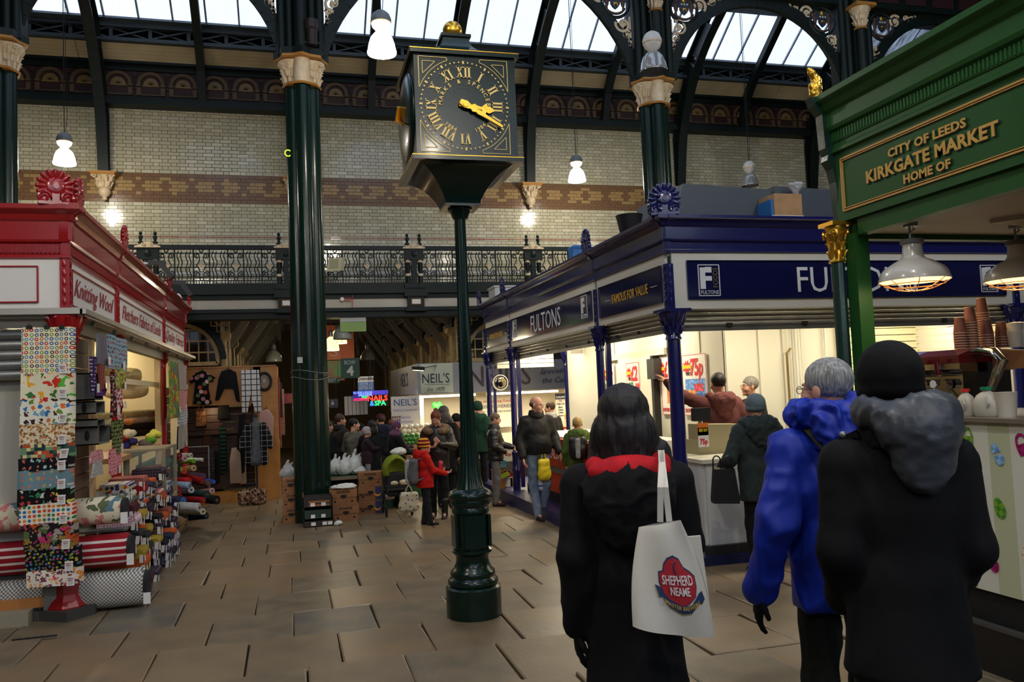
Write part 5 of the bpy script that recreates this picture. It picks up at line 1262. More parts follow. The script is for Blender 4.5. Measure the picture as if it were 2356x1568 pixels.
def basket(px,py,s_,mt,ang=0):
 c=PX(px,py,3.897);b=B();dd=np.array([0,-1.0,0])*math.cos(ang)+np.array([0,0,1.0])*math.sin(ang);Z=np.array([0,0,1.0])*math.cos(ang)-np.array([0,-1.0,0])*math.sin(ang)
 b.prism([(-.045*s_,0),(.045*s_,0),(.04*s_,-.062*s_),(-.04*s_,-.062*s_)],c,dd,Z,(-.002,0,0))
 A=np.linspace(0,PI,14);out=[(.042*s_*math.cos(a),.06*s_*math.sin(a)) for a in A];inn=[(.028*s_*math.cos(a),.044*s_*math.sin(a)) for a in A[::-1]]
 b.prism(out+inn,c,dd,Z,(-.002,0,0));b.obj('basket_decal',mt,ks)
basket(2226,1003,.9,dec['green']);basket(2352,1020,1.0,dec['magenta'],.35)
# kiosk lamps
for i,(x,y) in enumerate(((4.09,4.6),(4.98,4.6))):
 t=thing('enamel_lamp',['white enamel warehouse lamp with wire guard in the kiosk, left one','white enamel warehouse lamp with wire guard in the kiosk, cut off at the right edge'][i],'pendant lamp',(x,y,2.3));z=2.3;R_=.225
 en=mat('white_enamel',(206,202,192),.25,coat=.5)
 pf=[(R_,0),(R_*1.0,.012),(R_*.93,.06),(R_*.85,.085),(R_*.55,.13),(R_*.36,.15),(R_*.3,.17),(R_*.27,.25),(R_*.2,.26)]
 b=B();b.lathe((x,y,z),pf,40,caps=False);b.obj('shade',en,t,40)
 b=B();b.lathe((x,y,z),[(R_*.98,.005),(R_*.8,.03),(R_*.5,.06),(R_*.1,.08),(.001,.08)],32,caps=False);b.obj('lamp_glow',mat('warm_lamp_glow',(255,222,150),emit=1.6),t,40)
 b=B();b.lathe((x,y,z),[(R_*.3,.25),(R_*.33,.255),(R_*.33,.28),(R_*.28,.285)],24);b.obj('lamp_cap',mat('grey_rubber',(110,108,106),.6),t,40)
 b=B();b.tube([(x,y,z+.28),(x+.02,y,z+.31),(x-.02,y,z+.33),(x+.03,y,z+.355),(x,y,z+.38)],.006,6);b.tube([(x-.01,y,z+.28),(x-.01,y,z+.37)],.008,6);b.obj('hanging_hook',grey_m,t)
 b=B();b.cyl((x,y,z+.37),(x,y,z+.435),.045,.05,20);b.obj('ceiling_rose',grey_m,t,40)
 b=B()
 for k in range(4):
  a=k*PI/4+.2;pts=[(x+R_*q*math.cos(a),y+R_*q*math.sin(a),z-.07*(1-abs(q)**2.2)) for q in np.linspace(-1,1,11)];b.tube(pts,.003,4)
 for rr,dz in ((.85,-.025),(.5,-.055)):b.tube([(x+R_*rr*math.cos(a),y+R_*rr*math.sin(a),z+dz) for a in np.linspace(0,2*PI,25)[:-1]],.003,4,closed=True)
 b.obj('wire_guard',mat('copper_wire',(190,120,70),.4,metal=.6),t)
 light('kiosk_lamp_light','POINT',(x,y,z-.02),4,(1,.82,.55),.1,parent=t)
 # ================================================================== PEOPLE
def PD(x,y,depth):return EYE+ray(x,y)*(depth/FOC)
skin=mat('light_skin',(206,150,122),.5,bump=(60,.05));skin2=mat('rosy_skin',(198,134,110),.5)
def cloth(name,c,v=None,r=.85,**k):return mat(name,c,r,spec=.25,var=(v or tuple(int(x*.8) for x in c),14,.4),bump=(160,.12,.002),**k)
blackc=cloth('black_wool',(15,15,17));blackn=mat('black_nylon',(20,20,24),.45,spec=.4,bump=(120,.15,.003));darkgl=cloth('dark_knit_glove',(22,22,22));shoe_m=mat('black_shoe_leather',(18,17,16),.35)
hair_m={}
def hairmat(n,c):
 def ex(M,N,L,b,t):
  w=N.new('ShaderNodeTexNoise');w.inputs['Scale'].default_value=30;w.inputs['Detail'].default_value=4;mp=N.new('ShaderNodeMapping');mp.inputs['Scale'].default_value=(3.5,3.5,.35)
  L.new(t.outputs['Object'],mp.inputs[0]);L.new(mp.outputs[0],w.inputs['Vector']);u=N.new('ShaderNodeBump');u.inputs['Strength'].default_value=.7;u.inputs['Distance'].default_value=.006;L.new(w.outputs['Fac'],u.inputs['Height']);L.new(u.outputs['Normal'],b.inputs['Normal'])
  r=ramp(N,[tuple(int(v*.75) for v in c),tuple(min(255,int(v*1.2)+4) for v in c)],[.35,.68],'LINEAR');L.new(w.outputs['Fac'],r.inputs['Fac']);L.new(r.outputs['Color'],b.inputs['Base Color'])
 return mat(n,c,.5,spec=.3,extra=ex)
def J(**k):
 j=dict(hipL=(-.09,0,.93),hipR=(.09,0,.93),kneeL=(-.1,.015,.5),kneeR=(.1,.015,.5),ankL=(-.1,-.02,.09),ankR=(.1,-.02,.09),shL=(-.185,0,1.42),shR=(.185,0,1.42),elL=(-.245,-.03,1.14),elR=(.245,-.03,1.14),wrL=(-.25,.06,.9),wrR=(.25,.06,.9),yaw=0.0,nod=0.0,lean=0.0,hand=None)
 j.update(k);return j
def hand_mesh(w,d,n,side,curl=.35,s=1.0,fat=1.0,h=.0055):
 """w wrist, d pointing direction, n palm normal; side +1 when the thumb lies on d x n"""
 w=np.array(w,float);d=nrm(d);n=nrm(np.array(n)-d*np.dot(n,d));b_=np.cross(d,n)*side;f=Field(.008)
 f.cap(w-d*.03,w+d*.01,.026*fat,.024*fat)
 for q in (-.024,-.008,.008,.024):f.cap(w+d*.01+b_*q*.7,w+d*.085+b_*q,.014*fat,.0125*fat)
 for q,L_ in ((.027,.068),(.009,.078),(-.009,.073),(-.026,.058)):
  p=w+d*.088+b_*q*1.08;dd=d
  for k in range(3):
   a=curl*(.7+.5*k);dd=nrm(dd*math.cos(a)+n*math.sin(a));p2=p+dd*L_*(.45,.32,.23)[k];f.cap(p,p2,(.0088-.0006*k)*fat,(.0082-.0006*k)*fat,k=.004);p=p2
 p=w+d*.02+b_*.024;dd=nrm(d*.75+b_*.6+n*.3);p2=p+dd*.042;f.cap(p,p2,.0125*fat,.0105*fat,k=.006);p3=p2+nrm(d*.9+b_*.15+n*.4)*.036;f.cap(p2,p3,.0102*fat,.0085*fat,k=.004)
 return f.mesh(h)
def person(label,pos,rz,H=1.75,j=None,top=None,top_hem=.8,top_w=1.0,legs=None,hair=None,hairc='short',hat=None,hood=None,hood_in=None,hood_dz=0.0,hood_w=1.0,hood_dx=0.0,collar=None,shoes=None,glove=None,skinm=None,glasses=False,res=1.0,crease=.006,seat=None,hands=True,female=False,boots=False,puff=False,extra=None,open_neck=None,skirt=0.0,head_s=1.0,belly=0.0):
 t=thing('person',label,'person',pos,rz);s=H/1.75;j=j or J();skm=skinm or skin
 ln=j['lean']
 def L3(p):p=np.array(p,float);return p+np.array([0,ln*max(0,p[2]-.95),-abs(ln)*.25*max(0,p[2]-.95)])
 g={k:L3(v) for k,v in j.items() if isinstance(v,tuple)}
 nk=L3((0,-.01,1.46));hc=L3((0,.02+.03*max(0,j['nod']),1.635-.03*max(0,j['nod'])))
 def mk(name,f,h,mt,cr=0.0,cs=14,st=(1,1,1),**kw):
  V,Q=f.mesh(h);
  if not Q:return None
  return ob_from(name,V*s,Q,mt,t,cr,cs/s,st,**kw)
  # body: one surface (trunk, limbs) plus finer head and hands in the same mesh
 f=Field(.04);f.ell((0,0,.97),(.13,.09,.12)).ell(L3((0,0,1.2)),(.14,.09,.2)).cap(g['shL'],g['shR'],.05).cap(L3((0,0,1.3)),nk,.06,.05)
 for q in 'LR':f.chain([g['hip'+q],g['knee'+q],g['ank'+q]],[.07,.048,.034]).chain([g['sh'+q],g['el'+q],g['wr'+q]],[.044,.034,.024]).cap(g['ank'+q],g['ank'+q]+np.array([0,.13,-.055]),.03,.025)
 VV=[f.mesh(.024)]
 cy_,sy_=math.cos(j['yaw']),math.sin(j['yaw']);cn,sn=math.cos(j['nod']),math.sin(j['nod'])
 Rh=np.array([[cy_,-sy_,0],[sy_,cy_,0],[0,0,1]])@np.array([[1,0,0],[0,cn,sn],[0,-sn,cn]]);hs=head_s
 f=Field(.018);f.ell((0,-.012,.035),(.073,.092,.083)).ell((0,.03,-.025),(.06,.065,.082)).ell((0,.035,-.082),(.04,.045,.03)).ell((0,.078,-.1),(.018,.016,.015))
 f.cap((0,.088,.012),(0,.106,-.022),.007,.0115,k=.008).ell((.01,.1,-.026),.007,k=.005).ell((-.01,.1,-.026),.007,k=.005)
 f.ell((0,.074,.024),(.042,.016,.009),k=.01).ell((0,.088,-.055),(.021,.011,.0055),k=.005).ell((0,.087,-.066),(.018,.011,.006),k=.005)
 for q in (-1,1):f.ell((q*.028,.094,.004),(.015,.012,.009),k=.01,sub=True);f.ell((q*.076,-.005,-.008),(.009,.02,.03),k=.005);f.ell((q*.042,.062,-.035),(.022,.022,.022),k=.02)
 f.cap((0,-.015,-.05),(0,-.03,-.16),.05,.055)
 V,Q=f.mesh(.0075*min(1.6,res));V=(V*hs)@Rh.T+hc;VV.append((V,Q))
 if glove is None and hands:
  for q,sd in (('L',1),('R',-1)):
   d=nrm(g['wr'+q]-g['el'+q]);hd=(j['hand'] or {}).get(q,(tuple(d),(sd*1.0,.2,0),.4));
   VV.append(hand_mesh(g['wr'+q],hd[0],hd[1],sd if len(hd)<4 else hd[3],hd[2],h=.0055*min(1.5,res)))
 ob_from('body',[v*s for v,q in VV],[q for v,q in VV],skm,t)
 H2=lambda p:Rh@(np.array(p,float)*hs)+hc
 b=B(True);
 for q in (-1,1):b.ball(H2((q*.028,.079,.004))*s,.0115*s*hs,10,8)
 b.obj('eye',mat('eye_white',(226,220,212),.2),t,0,kind='stuff');b=B(True)
 for q in (-1,1):b.ball(H2((q*.028,.087,.003))*s,.006*s*hs,8,6)
 b.obj('iris',mat('dark_iris',(40,28,22),.2),t,0,kind='stuff')
 if hair is not None:
  hm=hairmat(*hair);b=B(True)
  for q in (-1,1):b.tube([H2((q*.014,.09,.02))*s,H2((q*.03,.088,.026))*s,H2((q*.043,.078,.021))*s],.0035*s,5)
  b.obj('eyebrow',hm,t,kind='stuff')
  f=Field(.012)
  if hairc=='short':f.ell((0,-.016,.042),(.081,.098,.088));f.ell((0,.125,-.035),(.085,.075,.085),k=.02,sub=True);f.box((0,0,-.14),(.2,.2,.085),.02,k=.02,sub=True)
  elif hairc=='bald':f.ell((0,-.018,.01),(.0765,.094,.06));f.box((0,.1,0),(.2,.1,.2),.02,k=.02,sub=True);f.box((0,0,.15),(.2,.2,.115),.02,k=.02,sub=True);f.box((0,0,-.14),(.2,.2,.09),.02,k=.02,sub=True)
  elif hairc=='bun':f.ell((0,-.016,.04),(.08,.098,.09));f.ell((0,.135,-.03),(.08,.08,.095),k=.02,sub=True);f.ell((0,-.075,.11),(.04,.04,.04));f.box((0,0,-.16),(.2,.2,.09),.02,k=.02,sub=True)
  elif hairc=='long':f.ell((0,-.02,.045),(.087,.103,.09));f.ell((0,-.045,-.07),(.1,.085,.12));f.ell((-.07,0,-.1),(.04,.06,.09)).ell((.07,0,-.1),(.04,.06,.09));f.ell((0,.15,-.06),(.072,.1,.13),k=.02,sub=True)
  elif hairc=='bob':
   f.ell((0,-.02,.048),(.096,.108,.1));f.ell((0,-.04,-.05),(.128,.105,.12));f.ell((-.09,-.01,-.105),(.05,.075,.09)).ell((.085,-.01,-.105),(.05,.075,.09)).ell((.125,-.02,-.13),(.05,.05,.06)).ell((.15,-.03,-.16),(.025,.03,.03)).ell((-.1,-.04,-.15),(.045,.05,.055)).ell((0,-.09,-.13),(.09,.05,.085));f.ell((0,.16,-.06),(.07,.1,.14),k=.02,sub=True)
  V,Q=f.mesh(.009*min(1.5,res));ob_from('hair',((V*hs)@Rh.T+hc)*s,Q,hm,t,.007 if hairc in ('bob','long') else .003,22,(1.6,1.6,.3))
 if hat:
  f=Field(.01);kind_,hm=hat
  if kind_=='beanie':f.ell((0,-.015,.045),(.093,.11,.102));f.ell((0,-.005,-.005),(.094,.108,.05));f.box((0,0,-.16),(.2,.2,.125),.01,k=.012,sub=True)
  elif kind_=='cap':f.ell((0,-.01,.05),(.088,.1,.085));f.box((0,0,-.1),(.2,.2,.125),.01,k=.01,sub=True);f.ell((0,.12,.035),(.065,.075,.012))
  elif kind_=='scarf':f.ell((0,-.012,.04),(.09,.105,.1));f.ell((0,0,-.07),(.085,.09,.09));f.ell((0,-.03,-.14),(.12,.11,.08));f.ell((0,.12,-.03),(.052,.07,.085),k=.015,sub=True)
  V,Q=f.mesh(.009*min(1.5,res));ob_from({'beanie':'knitted_hat','cap':'peaked_cap','scarf':'headscarf'}[kind_],((V*hs)@Rh.T+hc)*s,Q,hm,t,.002,20)
 if glasses:
  b=B(True)
  for q in (-1,1):
   b.tube([H2((q*.03+.02*math.cos(a),.103,.002+.015*math.sin(a)))*s for a in np.linspace(0,2*PI,17)[:-1]],.0016,5,closed=True);b.tube([H2((q*.05,.102,.008))*s,H2((q*.078,.06,.008))*s,H2((q*.082,-.01,.002))*s],.0018,5)
  b.tube([H2((-.01,.104,.006))*s,H2((.01,.104,.006))*s],.0018,5);b.obj('glasses',mat('dark_spectacle_frame',(40,36,34),.3),t,0,kind='stuff')
  # clothes
 if legs is not None:
  f=Field(.03);f.ell((0,0,.96),(.165*top_w,.12,.1))
  for q in 'LR':f.chain([g['hip'+q],g['knee'+q],g['ank'+q]+np.array([0,0,-.02])],[.086,.066,.058 if not boots else .05])
  mk('trousers',f,.018*res,legs,crease*.8,9,(1,1,.8))
 sm=shoes or shoe_m
 for q in 'LR':
  f=Field(.02);a=g['ank'+q];f.cap(a+np.array([0,-.03,-.045]),a+np.array([0,.15,-.06]),.042,.036).cap(a,a+np.array([0,.03,-.04]),.045,.045).box(a+np.array([0,.05,-.13]),(.2,.3,.045),.005,k=.004,sub=True)
  if boots:f.cap(a,a+np.array([0,0,.2]),.05,.062)
  mk('shoe',f,.012*res,sm)
 if top is not None:
  f=Field(.05);w=top_w
  f.ell(L3((0,-.005,1.27)),(.195*w,.135*w,.2)).ell(L3((0,.01+belly*.3,1.08)),(.175*w,.135*w+belly,.18)).cap(L3((-.15*w,-.005,1.405)),L3((.15*w,-.005,1.405)),.072)
  f.cap(L3((-.045,-.01,1.42)),L3((.045,-.01,1.46)),.06,.055)
  zb=top_hem
  f.cap((0,0,1.02),(0,0,zb-.1),.14*w,(.145+skirt)*w,flat=(1.3,.98,1))
  for q in 'LR':f.chain([g['sh'+q]+np.array([0,0,-.02]),g['el'+q],g['wr'+q]-nrm(g['wr'+q]-g['el'+q])*.01],[.078*w**.5,.064*w**.5,.05],k=.035)
  f.box((0,0,zb-.3),(.6,.6,.3),.01,k=.008,sub=True)
  for q in 'LR':
   if g['wr'+q][2]<zb+.08:  # keep the sleeve end when it hangs below the hem
    f.chain([g['el'+q],g['wr'+q]-nrm(g['wr'+q]-g['el'+q])*.01],[.064*w**.5,.05],k=.03)
  st=(1,1,2.6) if puff else (1,1,.8)
  mk('coat',f,.0165*res,top,crease*(1.5 if puff else 1),16 if puff else 9,(.25,.25,3.2) if puff else (1,1,.8))
 if collar is not None:
  f=Field(.03);cz=L3((0,0,1.5));
  for a in np.linspace(0,2*PI,13)[:-1]:
   f.cap(cz+np.array([.085*math.sin(a),-.01-.085*math.cos(a),-.03]),cz+np.array([.08*math.sin(a),-.01-.085*math.cos(a),.035 if abs(a-PI)>.6 else 0]),.034,.026)
  mk('collar',f,.012*res,collar,.006,26)
 if hood is not None:
  f=Field(.035)
  q_=hood_w;z_=hood_dz;x_=hood_dx
  f.ell(L3((x_,-.13,1.44+z_)),(.17*q_,.09,.14*q_)).ell(L3((x_-.13*q_,-.03,1.48+z_)),(.06,.1,.06)).ell(L3((x_+.13*q_,-.03,1.48+z_)),(.06,.1,.06)).ell(L3((x_*1.3,-.14,1.35+z_)),(.12*q_,.06,.12));f.ell(L3((0,-.04,1.56+z_)),(.12*q_,.11,.09),k=.03,sub=True)
  mk('hood',f,.012*res,hood,crease*1.8,17)
 if hood_in is not None:
  f=Field(.02);f.ell(L3((0,-.12,1.455)),(.155,.075,.06)).ell(L3((.12,-.04,1.475)),(.045,.08,.045)).ell(L3((-.12,-.04,1.47)),(.04,.08,.04));f.ell(L3((0,-.0,1.58)),(.11,.1,.08),k=.03,sub=True)
  mk('hood_lining',f,.011*res,hood_in,.003,14)
 if glove is not None:
  for q,sd in (('L',1),('R',-1)):
   d=nrm(g['wr'+q]-g['el'+q]);hd=(j['hand'] or {}).get(q,(tuple(d),(sd*1.0,.2,0),.4));V,Q=hand_mesh(g['wr'+q],hd[0],hd[1],sd,hd[2],fat=1.2,h=.006);ob_from('glove',V*s,Q,glove,t)
 if extra:extra(t,s,g,H2,L3,mk)
 return t
AWAY=-.265
# --- three people in the foreground, seen from behind
c=PD(1432,887,3.12);Y=c[1]
def ex1(t,s,g,H2,L3,mk):
 b=B(True);b.bar(L3((.06,-.18,1.22))*s,L3((.125,-.2,1.1))*s,.016,.004,up=(0,1,0));b.tube([np.array([.135+.014*math.cos(a),-.2,1.075+.022*math.sin(a)])*s for a in np.linspace(0,2*PI,17)[:-1]],.003,5,closed=True);b.obj('hood_toggle',mat('aged_brass',(120,104,62),.4,metal=.6),t,kind='stuff')
person('person with a dark bob in a long black coat with red-lined hood, tote on shoulder',(c[0],Y,gz(Y)),AWAY-.05,1.705,J(elL=(-.22,-.03,1.13),wrL=(-.22,.02,.84),elR=(.22,.02,1.15),wrR=(.2,.22,1.05),hand={'L':((.05,.1,-1),(1,.1,0),.35)},yaw=-.1),top=blackc,top_hem=.55,top_w=.9,legs=blackc,hair=('dark_brown_hair',(34,30,30)),hairc='bob',hood=blackc,hood_dz=-.075,hood_in=cloth('red_fleece',(206,30,40)),collar=blackc,glove=darkgl,res=.8,crease=.007,female=True,skirt=.035,extra=ex1,head_s=1.0)
c=PD(2050,860,2.68);Y=c[1];beanie_xy=(c[0],Y)
def ex2(t,s,g,H2,L3,mk):
 b=B(True);b.bar(L3((-.12,-.02,1.5))*s,L3((-.17,-.0,1.475))*s,.045,.02);b.obj('shoulder_tab',blackc,t);b=B(True);b.ball(L3((-.165,-.02,1.495))*s,.012,10,8);b.obj('snap_button',grey_m,t)
person('person in a black knitted hat and black jacket with grey hood lining, nearest the camera',(c[0],Y,gz(Y)),AWAY-.12,1.79,J(elL=(-.2,-.02,1.13),elR=(.2,-.02,1.13),wrL=(-.16,.14,.93),wrR=(.16,.14,.93),shL=(-.165,0,1.42),shR=(.165,0,1.42),yaw=.0,nod=.1),top=blackc,top_hem=.745,top_w=.92,head_s=1.07,skirt=.035,legs=cloth('grey_denim',(72,74,80)),hair=('brown_hair',(70,52,40)),hairc='short',hat=('beanie',cloth('black_knit_hat',(10,10,11))),hood=mat('grey_nylon_lining',(66,70,76),.4,spec=.5,bump=(40,.3,.006)),hood_w=.74,hood_dx=.025,hood_dz=.085,hands=False,collar=blackc,res=.8,crease=.006,extra=ex2)
c=PD(1905,870,3.35);Y=c[1]
olive_s=cloth('olive_webbing',(60,60,40))
def ex3(t,s,g,H2,L3,mk):
 b=B(True);pts=[(-.11,.03,1.495),(-.13,-.07,1.49),(-.1,-.15,1.4),(-.04,-.175,1.27),(.04,-.19,1.13),(.12,-.18,.99)]
 ribbon(b,[L3(p)*s*np.array([1,1.22,1]) for p in pts],(1,0,.45),.048,.012,(0,1,.2))
 b.obj('shoulder_strap',olive_s,t)
person('grey haired person with glasses in a bright blue hooded jacket and olive strap',(c[0],Y,gz(Y)),AWAY+.12,1.795,J(yaw=.5,elL=(-.27,-.05,1.14),wrL=(-.33,.02,.86),hand={'L':((-.05,.15,-1),(1,-.2,.1),.25)},elR=(.28,0,1.12)),top=mat('royal_blue_nylon',(20,48,165),.5,spec=.4,bump=(90,.1,.002)),top_hem=.79,top_w=1.03,legs=cloth('dark_olive_trousers',(32,34,28)),hair=('silver_hair',(150,150,146)),hairc='short',hood=mat('royal_blue_nylon',(20,48,165),.5),hood_dz=.06,hood_w=.85,collar=mat('royal_blue_nylon',(20,48,165),.5),glove=darkgl,glasses=True,res=.8,crease=.019,extra=ex3)

# tote bag on the near shoulder
def tote():
 C0=lambda x,y,d=2.72:PD(x,y,d)
 t=thing('tote_bag','cream canvas tote bag with a red and blue brewery badge hanging from a shoulder','bag',C0(1550,1460,2.72));can=mat('cream_canvas',(222,216,202),.85,bump=(260,.25,.002),var=((206,198,182),4,.3))
 tl,tr,bl,br=C0(1470,1212,2.72),C0(1566,1196,2.68),C0(1456,1440,2.66),C0(1644,1462,2.74);n=nrm(_F)
 def front(u,v,th):
  l=bl*(1-v)+tl*v;r_=br*(1-v)+tr*v;p=l*(1-u)+r_*u
  p=p+_R*(-.012*math.sin(v*PI)*(1-u)+.02*math.sin(v*PI)*u);bulge=math.sin(u*PI)**.6*(.035*(1-v)**.5+.008)+.006*math.sin(u*9+v*4)*(1-v*.5)
  return p-n*(bulge if th>0 else -bulge*.8-.004)
 b=B();b.grid(lambda u,v:front(u,v,1),28,28);b.grid(lambda u,v:front(1-u,v,-1),28,28)
 e=B();N_=28
 b.loft([[front(i/N_,0,1) for i in range(N_+1)],[front(i/N_,0,-1) for i in range(N_+1)]],closed=False);b.loft([[front(0,i/N_,1) for i in range(N_+1)],[front(0,i/N_,-1) for i in range(N_+1)]],closed=False);b.loft([[front(1,i/N_,1) for i in range(N_+1)],[front(1,i/N_,-1) for i in range(N_+1)]],closed=False)
 b.obj('bag_body',can,t,0)
 # back panel corner seen on the right
 q=[C0(1562,1236,2.82),C0(1612,1232,2.84),C0(1640,1440,2.84),C0(1600,1440,2.82)];b=B();b.add(q+[p+n*.01 for p in q],[(0,1,2,3),(4,7,6,5),(0,4,5,1),(1,5,6,2),(2,6,7,3),(3,7,4,0)]);b.obj('bag_back',can,t)
 for x0,x1,d0,xs_ in ((1519,1517,2.71,1522),(1540,1536,2.73,1524)):
  b=B();pts=[C0(x0,1200,d0),C0((x0+xs_)/2-1,1120,d0),C0(xs_,1062,2.86),C0(xs_-2,1035,3.0),C0(xs_-4,1045,3.15)]
  ribbon(b,pts,_R,.02,.004,n)
  b.obj('strap',can,t)
  # badge follows the cloth
 def onbag(a,c_,lift=.0025):
  u,v=.60+a,.44+c_;e_=1e-3;p=front(u,v,1);return p-n*lift
 def patch(name,poly,mt,lift):
 # ear-free convex fan of small quads: sample polygon interior on a grid
  from mathutils.geometry import delaunay_2d_cdt
  b=B();k=6;pts=[]
  for(x0,y0),(x1,y1) in zip(poly,poly[1:]+poly[:1]):
   for i in range(k):pts.append((x0+(x1-x0)*i/k,y0+(y1-y0)*i/k))
  n_=len(pts);pp=[Vector(q) for q in pts]+[Vector((x,y)) for x in np.arange(-.32,.35,.03) for y in np.arange(-.25,.3,.03)]
  o_=delaunay_2d_cdt(pp,[(i,(i+1)%n_) for i in range(n_)],[],1,1e-5);b.add([onbag(q[0],q[1],lift) for q in o_[0]],[tuple(f) for f in o_[2]]);b.obj(name,mt,t,0)
 redp=mat('badge_red',(178,34,44),.7);bluep=mat('badge_blue',(34,54,96),.7)
 badge=[(-.24,.03),(-.24,.13),(-.18,.14),(-.16,.2),(-.1,.25),(0,.27),(.08,.24),(.12,.17),(.2,.13),(.25,.09),(.24,0),(.2,-.08),(.1,-.14),(0,-.17),(-.12,-.13),(-.2,-.06)]
 patch('badge_edge',[(x*1.06,y*1.06+.002) for x,y in badge],bluep,.003);patch('badge_red',badge,redp,.005)
 rib=[(-.31,.02),(-.25,.0),(-.16,-.1),(0,-.16),(.14,-.15),(.26,-.05),(.31,-.03),(.33,-.1),(.28,-.14),(.24,-.13),(.12,-.22),(0,-.235),(-.14,-.18),(-.22,-.09),(-.26,-.1),(-.28,-.05)]
 patch('ribbon_edge',[(x*1.02,y*1.04) for x,y in rib],mat('badge_gold',(196,160,70),.6),.006);patch('ribbon',rib,bluep,.008)
 def badge_text(s_,x0,x1,y,h,mt,curve=0.0,lift=.013):
  a,fs=mesh_from_text(s_,2,.0,0,.02);a=a.copy();X0,X1=a[:,0].min(),a[:,0].max();b=B();pts=[]
  for p in a:
   q=(p[0]-X0)/(X1-X0);x=x0+(x1-x0)*q;yy=y+p[1]/.7*h-curve*(1-(2*q-1)**2);pts.append(onbag(x,yy,lift))
  b.add(pts,fs);b.obj('badge_lettering',mt,t)
 badge_text('SHEPHERD',-.215,.21,.03,.085,white_p,-.0);badge_text('NEAME',-.12,.14,-.065,.075,white_p);badge_text('MASTER BREWERS',-.2,.24,-.135,.035,mat('badge_gold',(196,160,70),.6),.06,.015)
 b=B();sp_=[onbag(.0+.035*math.cos(a)*(1-i/40),.21-i*.0035+.035*math.sin(a)*(1-i/40),.008) for i,a in enumerate(np.linspace(.5,4.6,20))];b.tube(sp_,.002,5);b.obj('badge_swirl',bluep,t)
tote()
# ================================================================== THE OTHER SHOPPERS AND STALL HOLDERS
def who(label,x,yt,Y,rz,dz=0.0,h_off=0.0,**kw):
 c=P(x,yt,Y);zf=gz(Y)+dz;return person(label,(c[0],Y,zf),rz,(c[2]-zf)+h_off,**kw)
FACE=PI-.265;RIGHT=-PI/2;LEFT=PI/2;BACK=AWAY
jeans=cloth('pale_blue_jeans',(128,144,162),(96,112,134));dtr=cloth('black_trousers',(20,20,22));greytr=cloth('grey_trousers',(104,102,98))
bj=cloth('black_jacket',(26,25,24),(34,32,30),.6)
brown_h,black_h,grey_h,ginger_h,blond_h=('brown_hair',(70,52,40)),('black_hair',(22,20,20)),('grey_hair',(128,124,116)),('ginger_hair',(120,62,40)),('sandy_hair',(178,146,92))
R2=1.25
def bag_hang(name,label,c,w,h,d,mt,handles=True,face=0.0,dark=None):
 """soft bag hanging below point c"""
 t=thing(name,label,'bag',(c[0],c[1],c[2]-h));f=Field(.03);u=np.array([math.cos(face),math.sin(face),0]);c=np.array(c)
 f.box(c-np.array([0,0,h*.62]),(w*.42,d*.45,h*.33),.03);f.ell(c-np.array([0,0,h*.75]),(w*.5,d*.55,h*.25));f.cap(c-u*w*.3-np.array([0,0,h*.3]),c+u*w*.3-np.array([0,0,h*.3]),.02)
 ob_from('bag_body',*f.mesh(.014),mt,t,.008,16,world=True)
 for s_ in (-1,1):B().tube([c+u*s_*w*.18-np.array([0,0,h*.35]),c+u*s_*w*.1-np.array([0,0,h*.1]),c],.008,5).obj('handle',dark or mt,t)
 return t
def backpack(label,c,rz,w,h,m1,m2):
 t=thing('backpack',label,'backpack',c,rz);f=Field(.04);f.box((0,-.02,0),(w*.5,.06,h*.5),.05);f.ell((0,-.06,-h*.12),(w*.42,.06,h*.32));V,Q=f.mesh(.014);ob_from('pack_body',V,Q,m1,t,.004,14)
 f=Field(.02);f.box((0,-.085,0),(w*.14,.05,h*.46),.03);V,Q=f.mesh(.012);ob_from('pack_panel',V,Q,m2,t)
 b=B(True);b.tube([(0,0,h*.5),(0,-.03,h*.56),(0,-.06,h*.5)],.007,5);b.obj('grab_loop',m1,t)
 for s_ in (-1,1):b=B(True);b.tube([(s_*w*.3,.02,h*.45),(s_*w*.36,.1,h*.5),(s_*w*.42,.18,h*.2),(s_*w*.42,.1,-h*.3),(s_*w*.36,.0,-h*.38)],.013,6);b.obj('strap',m1,t)
 return t
 # walkers in the open aisle
man=who('balding person with glasses in a black jacket and pale jeans carrying a yellow bag',1232,912,11.43,FACE+.35,j=J(yaw=.75,nod=.12,elR=(.27,-.02,1.14),wrR=(.27,.1,.9),elL=(-.27,-.03,1.15),wrL=(-.28,.14,.95),ankL=(-.07,-.1,.09),kneeL=(-.09,.05,.5),ankR=(.07,.1,.09)),top=bj,top_hem=.93,top_w=1.08,legs=jeans,hair=brown_h,hairc='bald',glasses=True,collar=bj,shoes=cloth('brown_suede',(52,42,34)),res=R2,crease=.009,belly=.02)
c=P(1250,1038,11.3);bag_hang('carrier_bag','yellow plastic carrier bag with red print held by the balding walker',c,.2,.42,.1,mat('yellow_plastic',(226,200,40),.35))
b=B();b.ball(c+np.array([.02,-.06,-.22]),(.035,.01,.06),8,6);o_=b.obj('print',mat('red_print',(200,40,36),.5),None);bpy.data.objects.remove(o_)
c=P(1246,1050,11.42);bag_hang('carrier_bag','white and blue plastic carrier bag hanging behind the yellow one',c,.2,.5,.1,striped('white_blue_bag',[(206,212,222),(60,90,160),(206,212,222)],.17,'z',.4,pos=[0,.45,.6]))
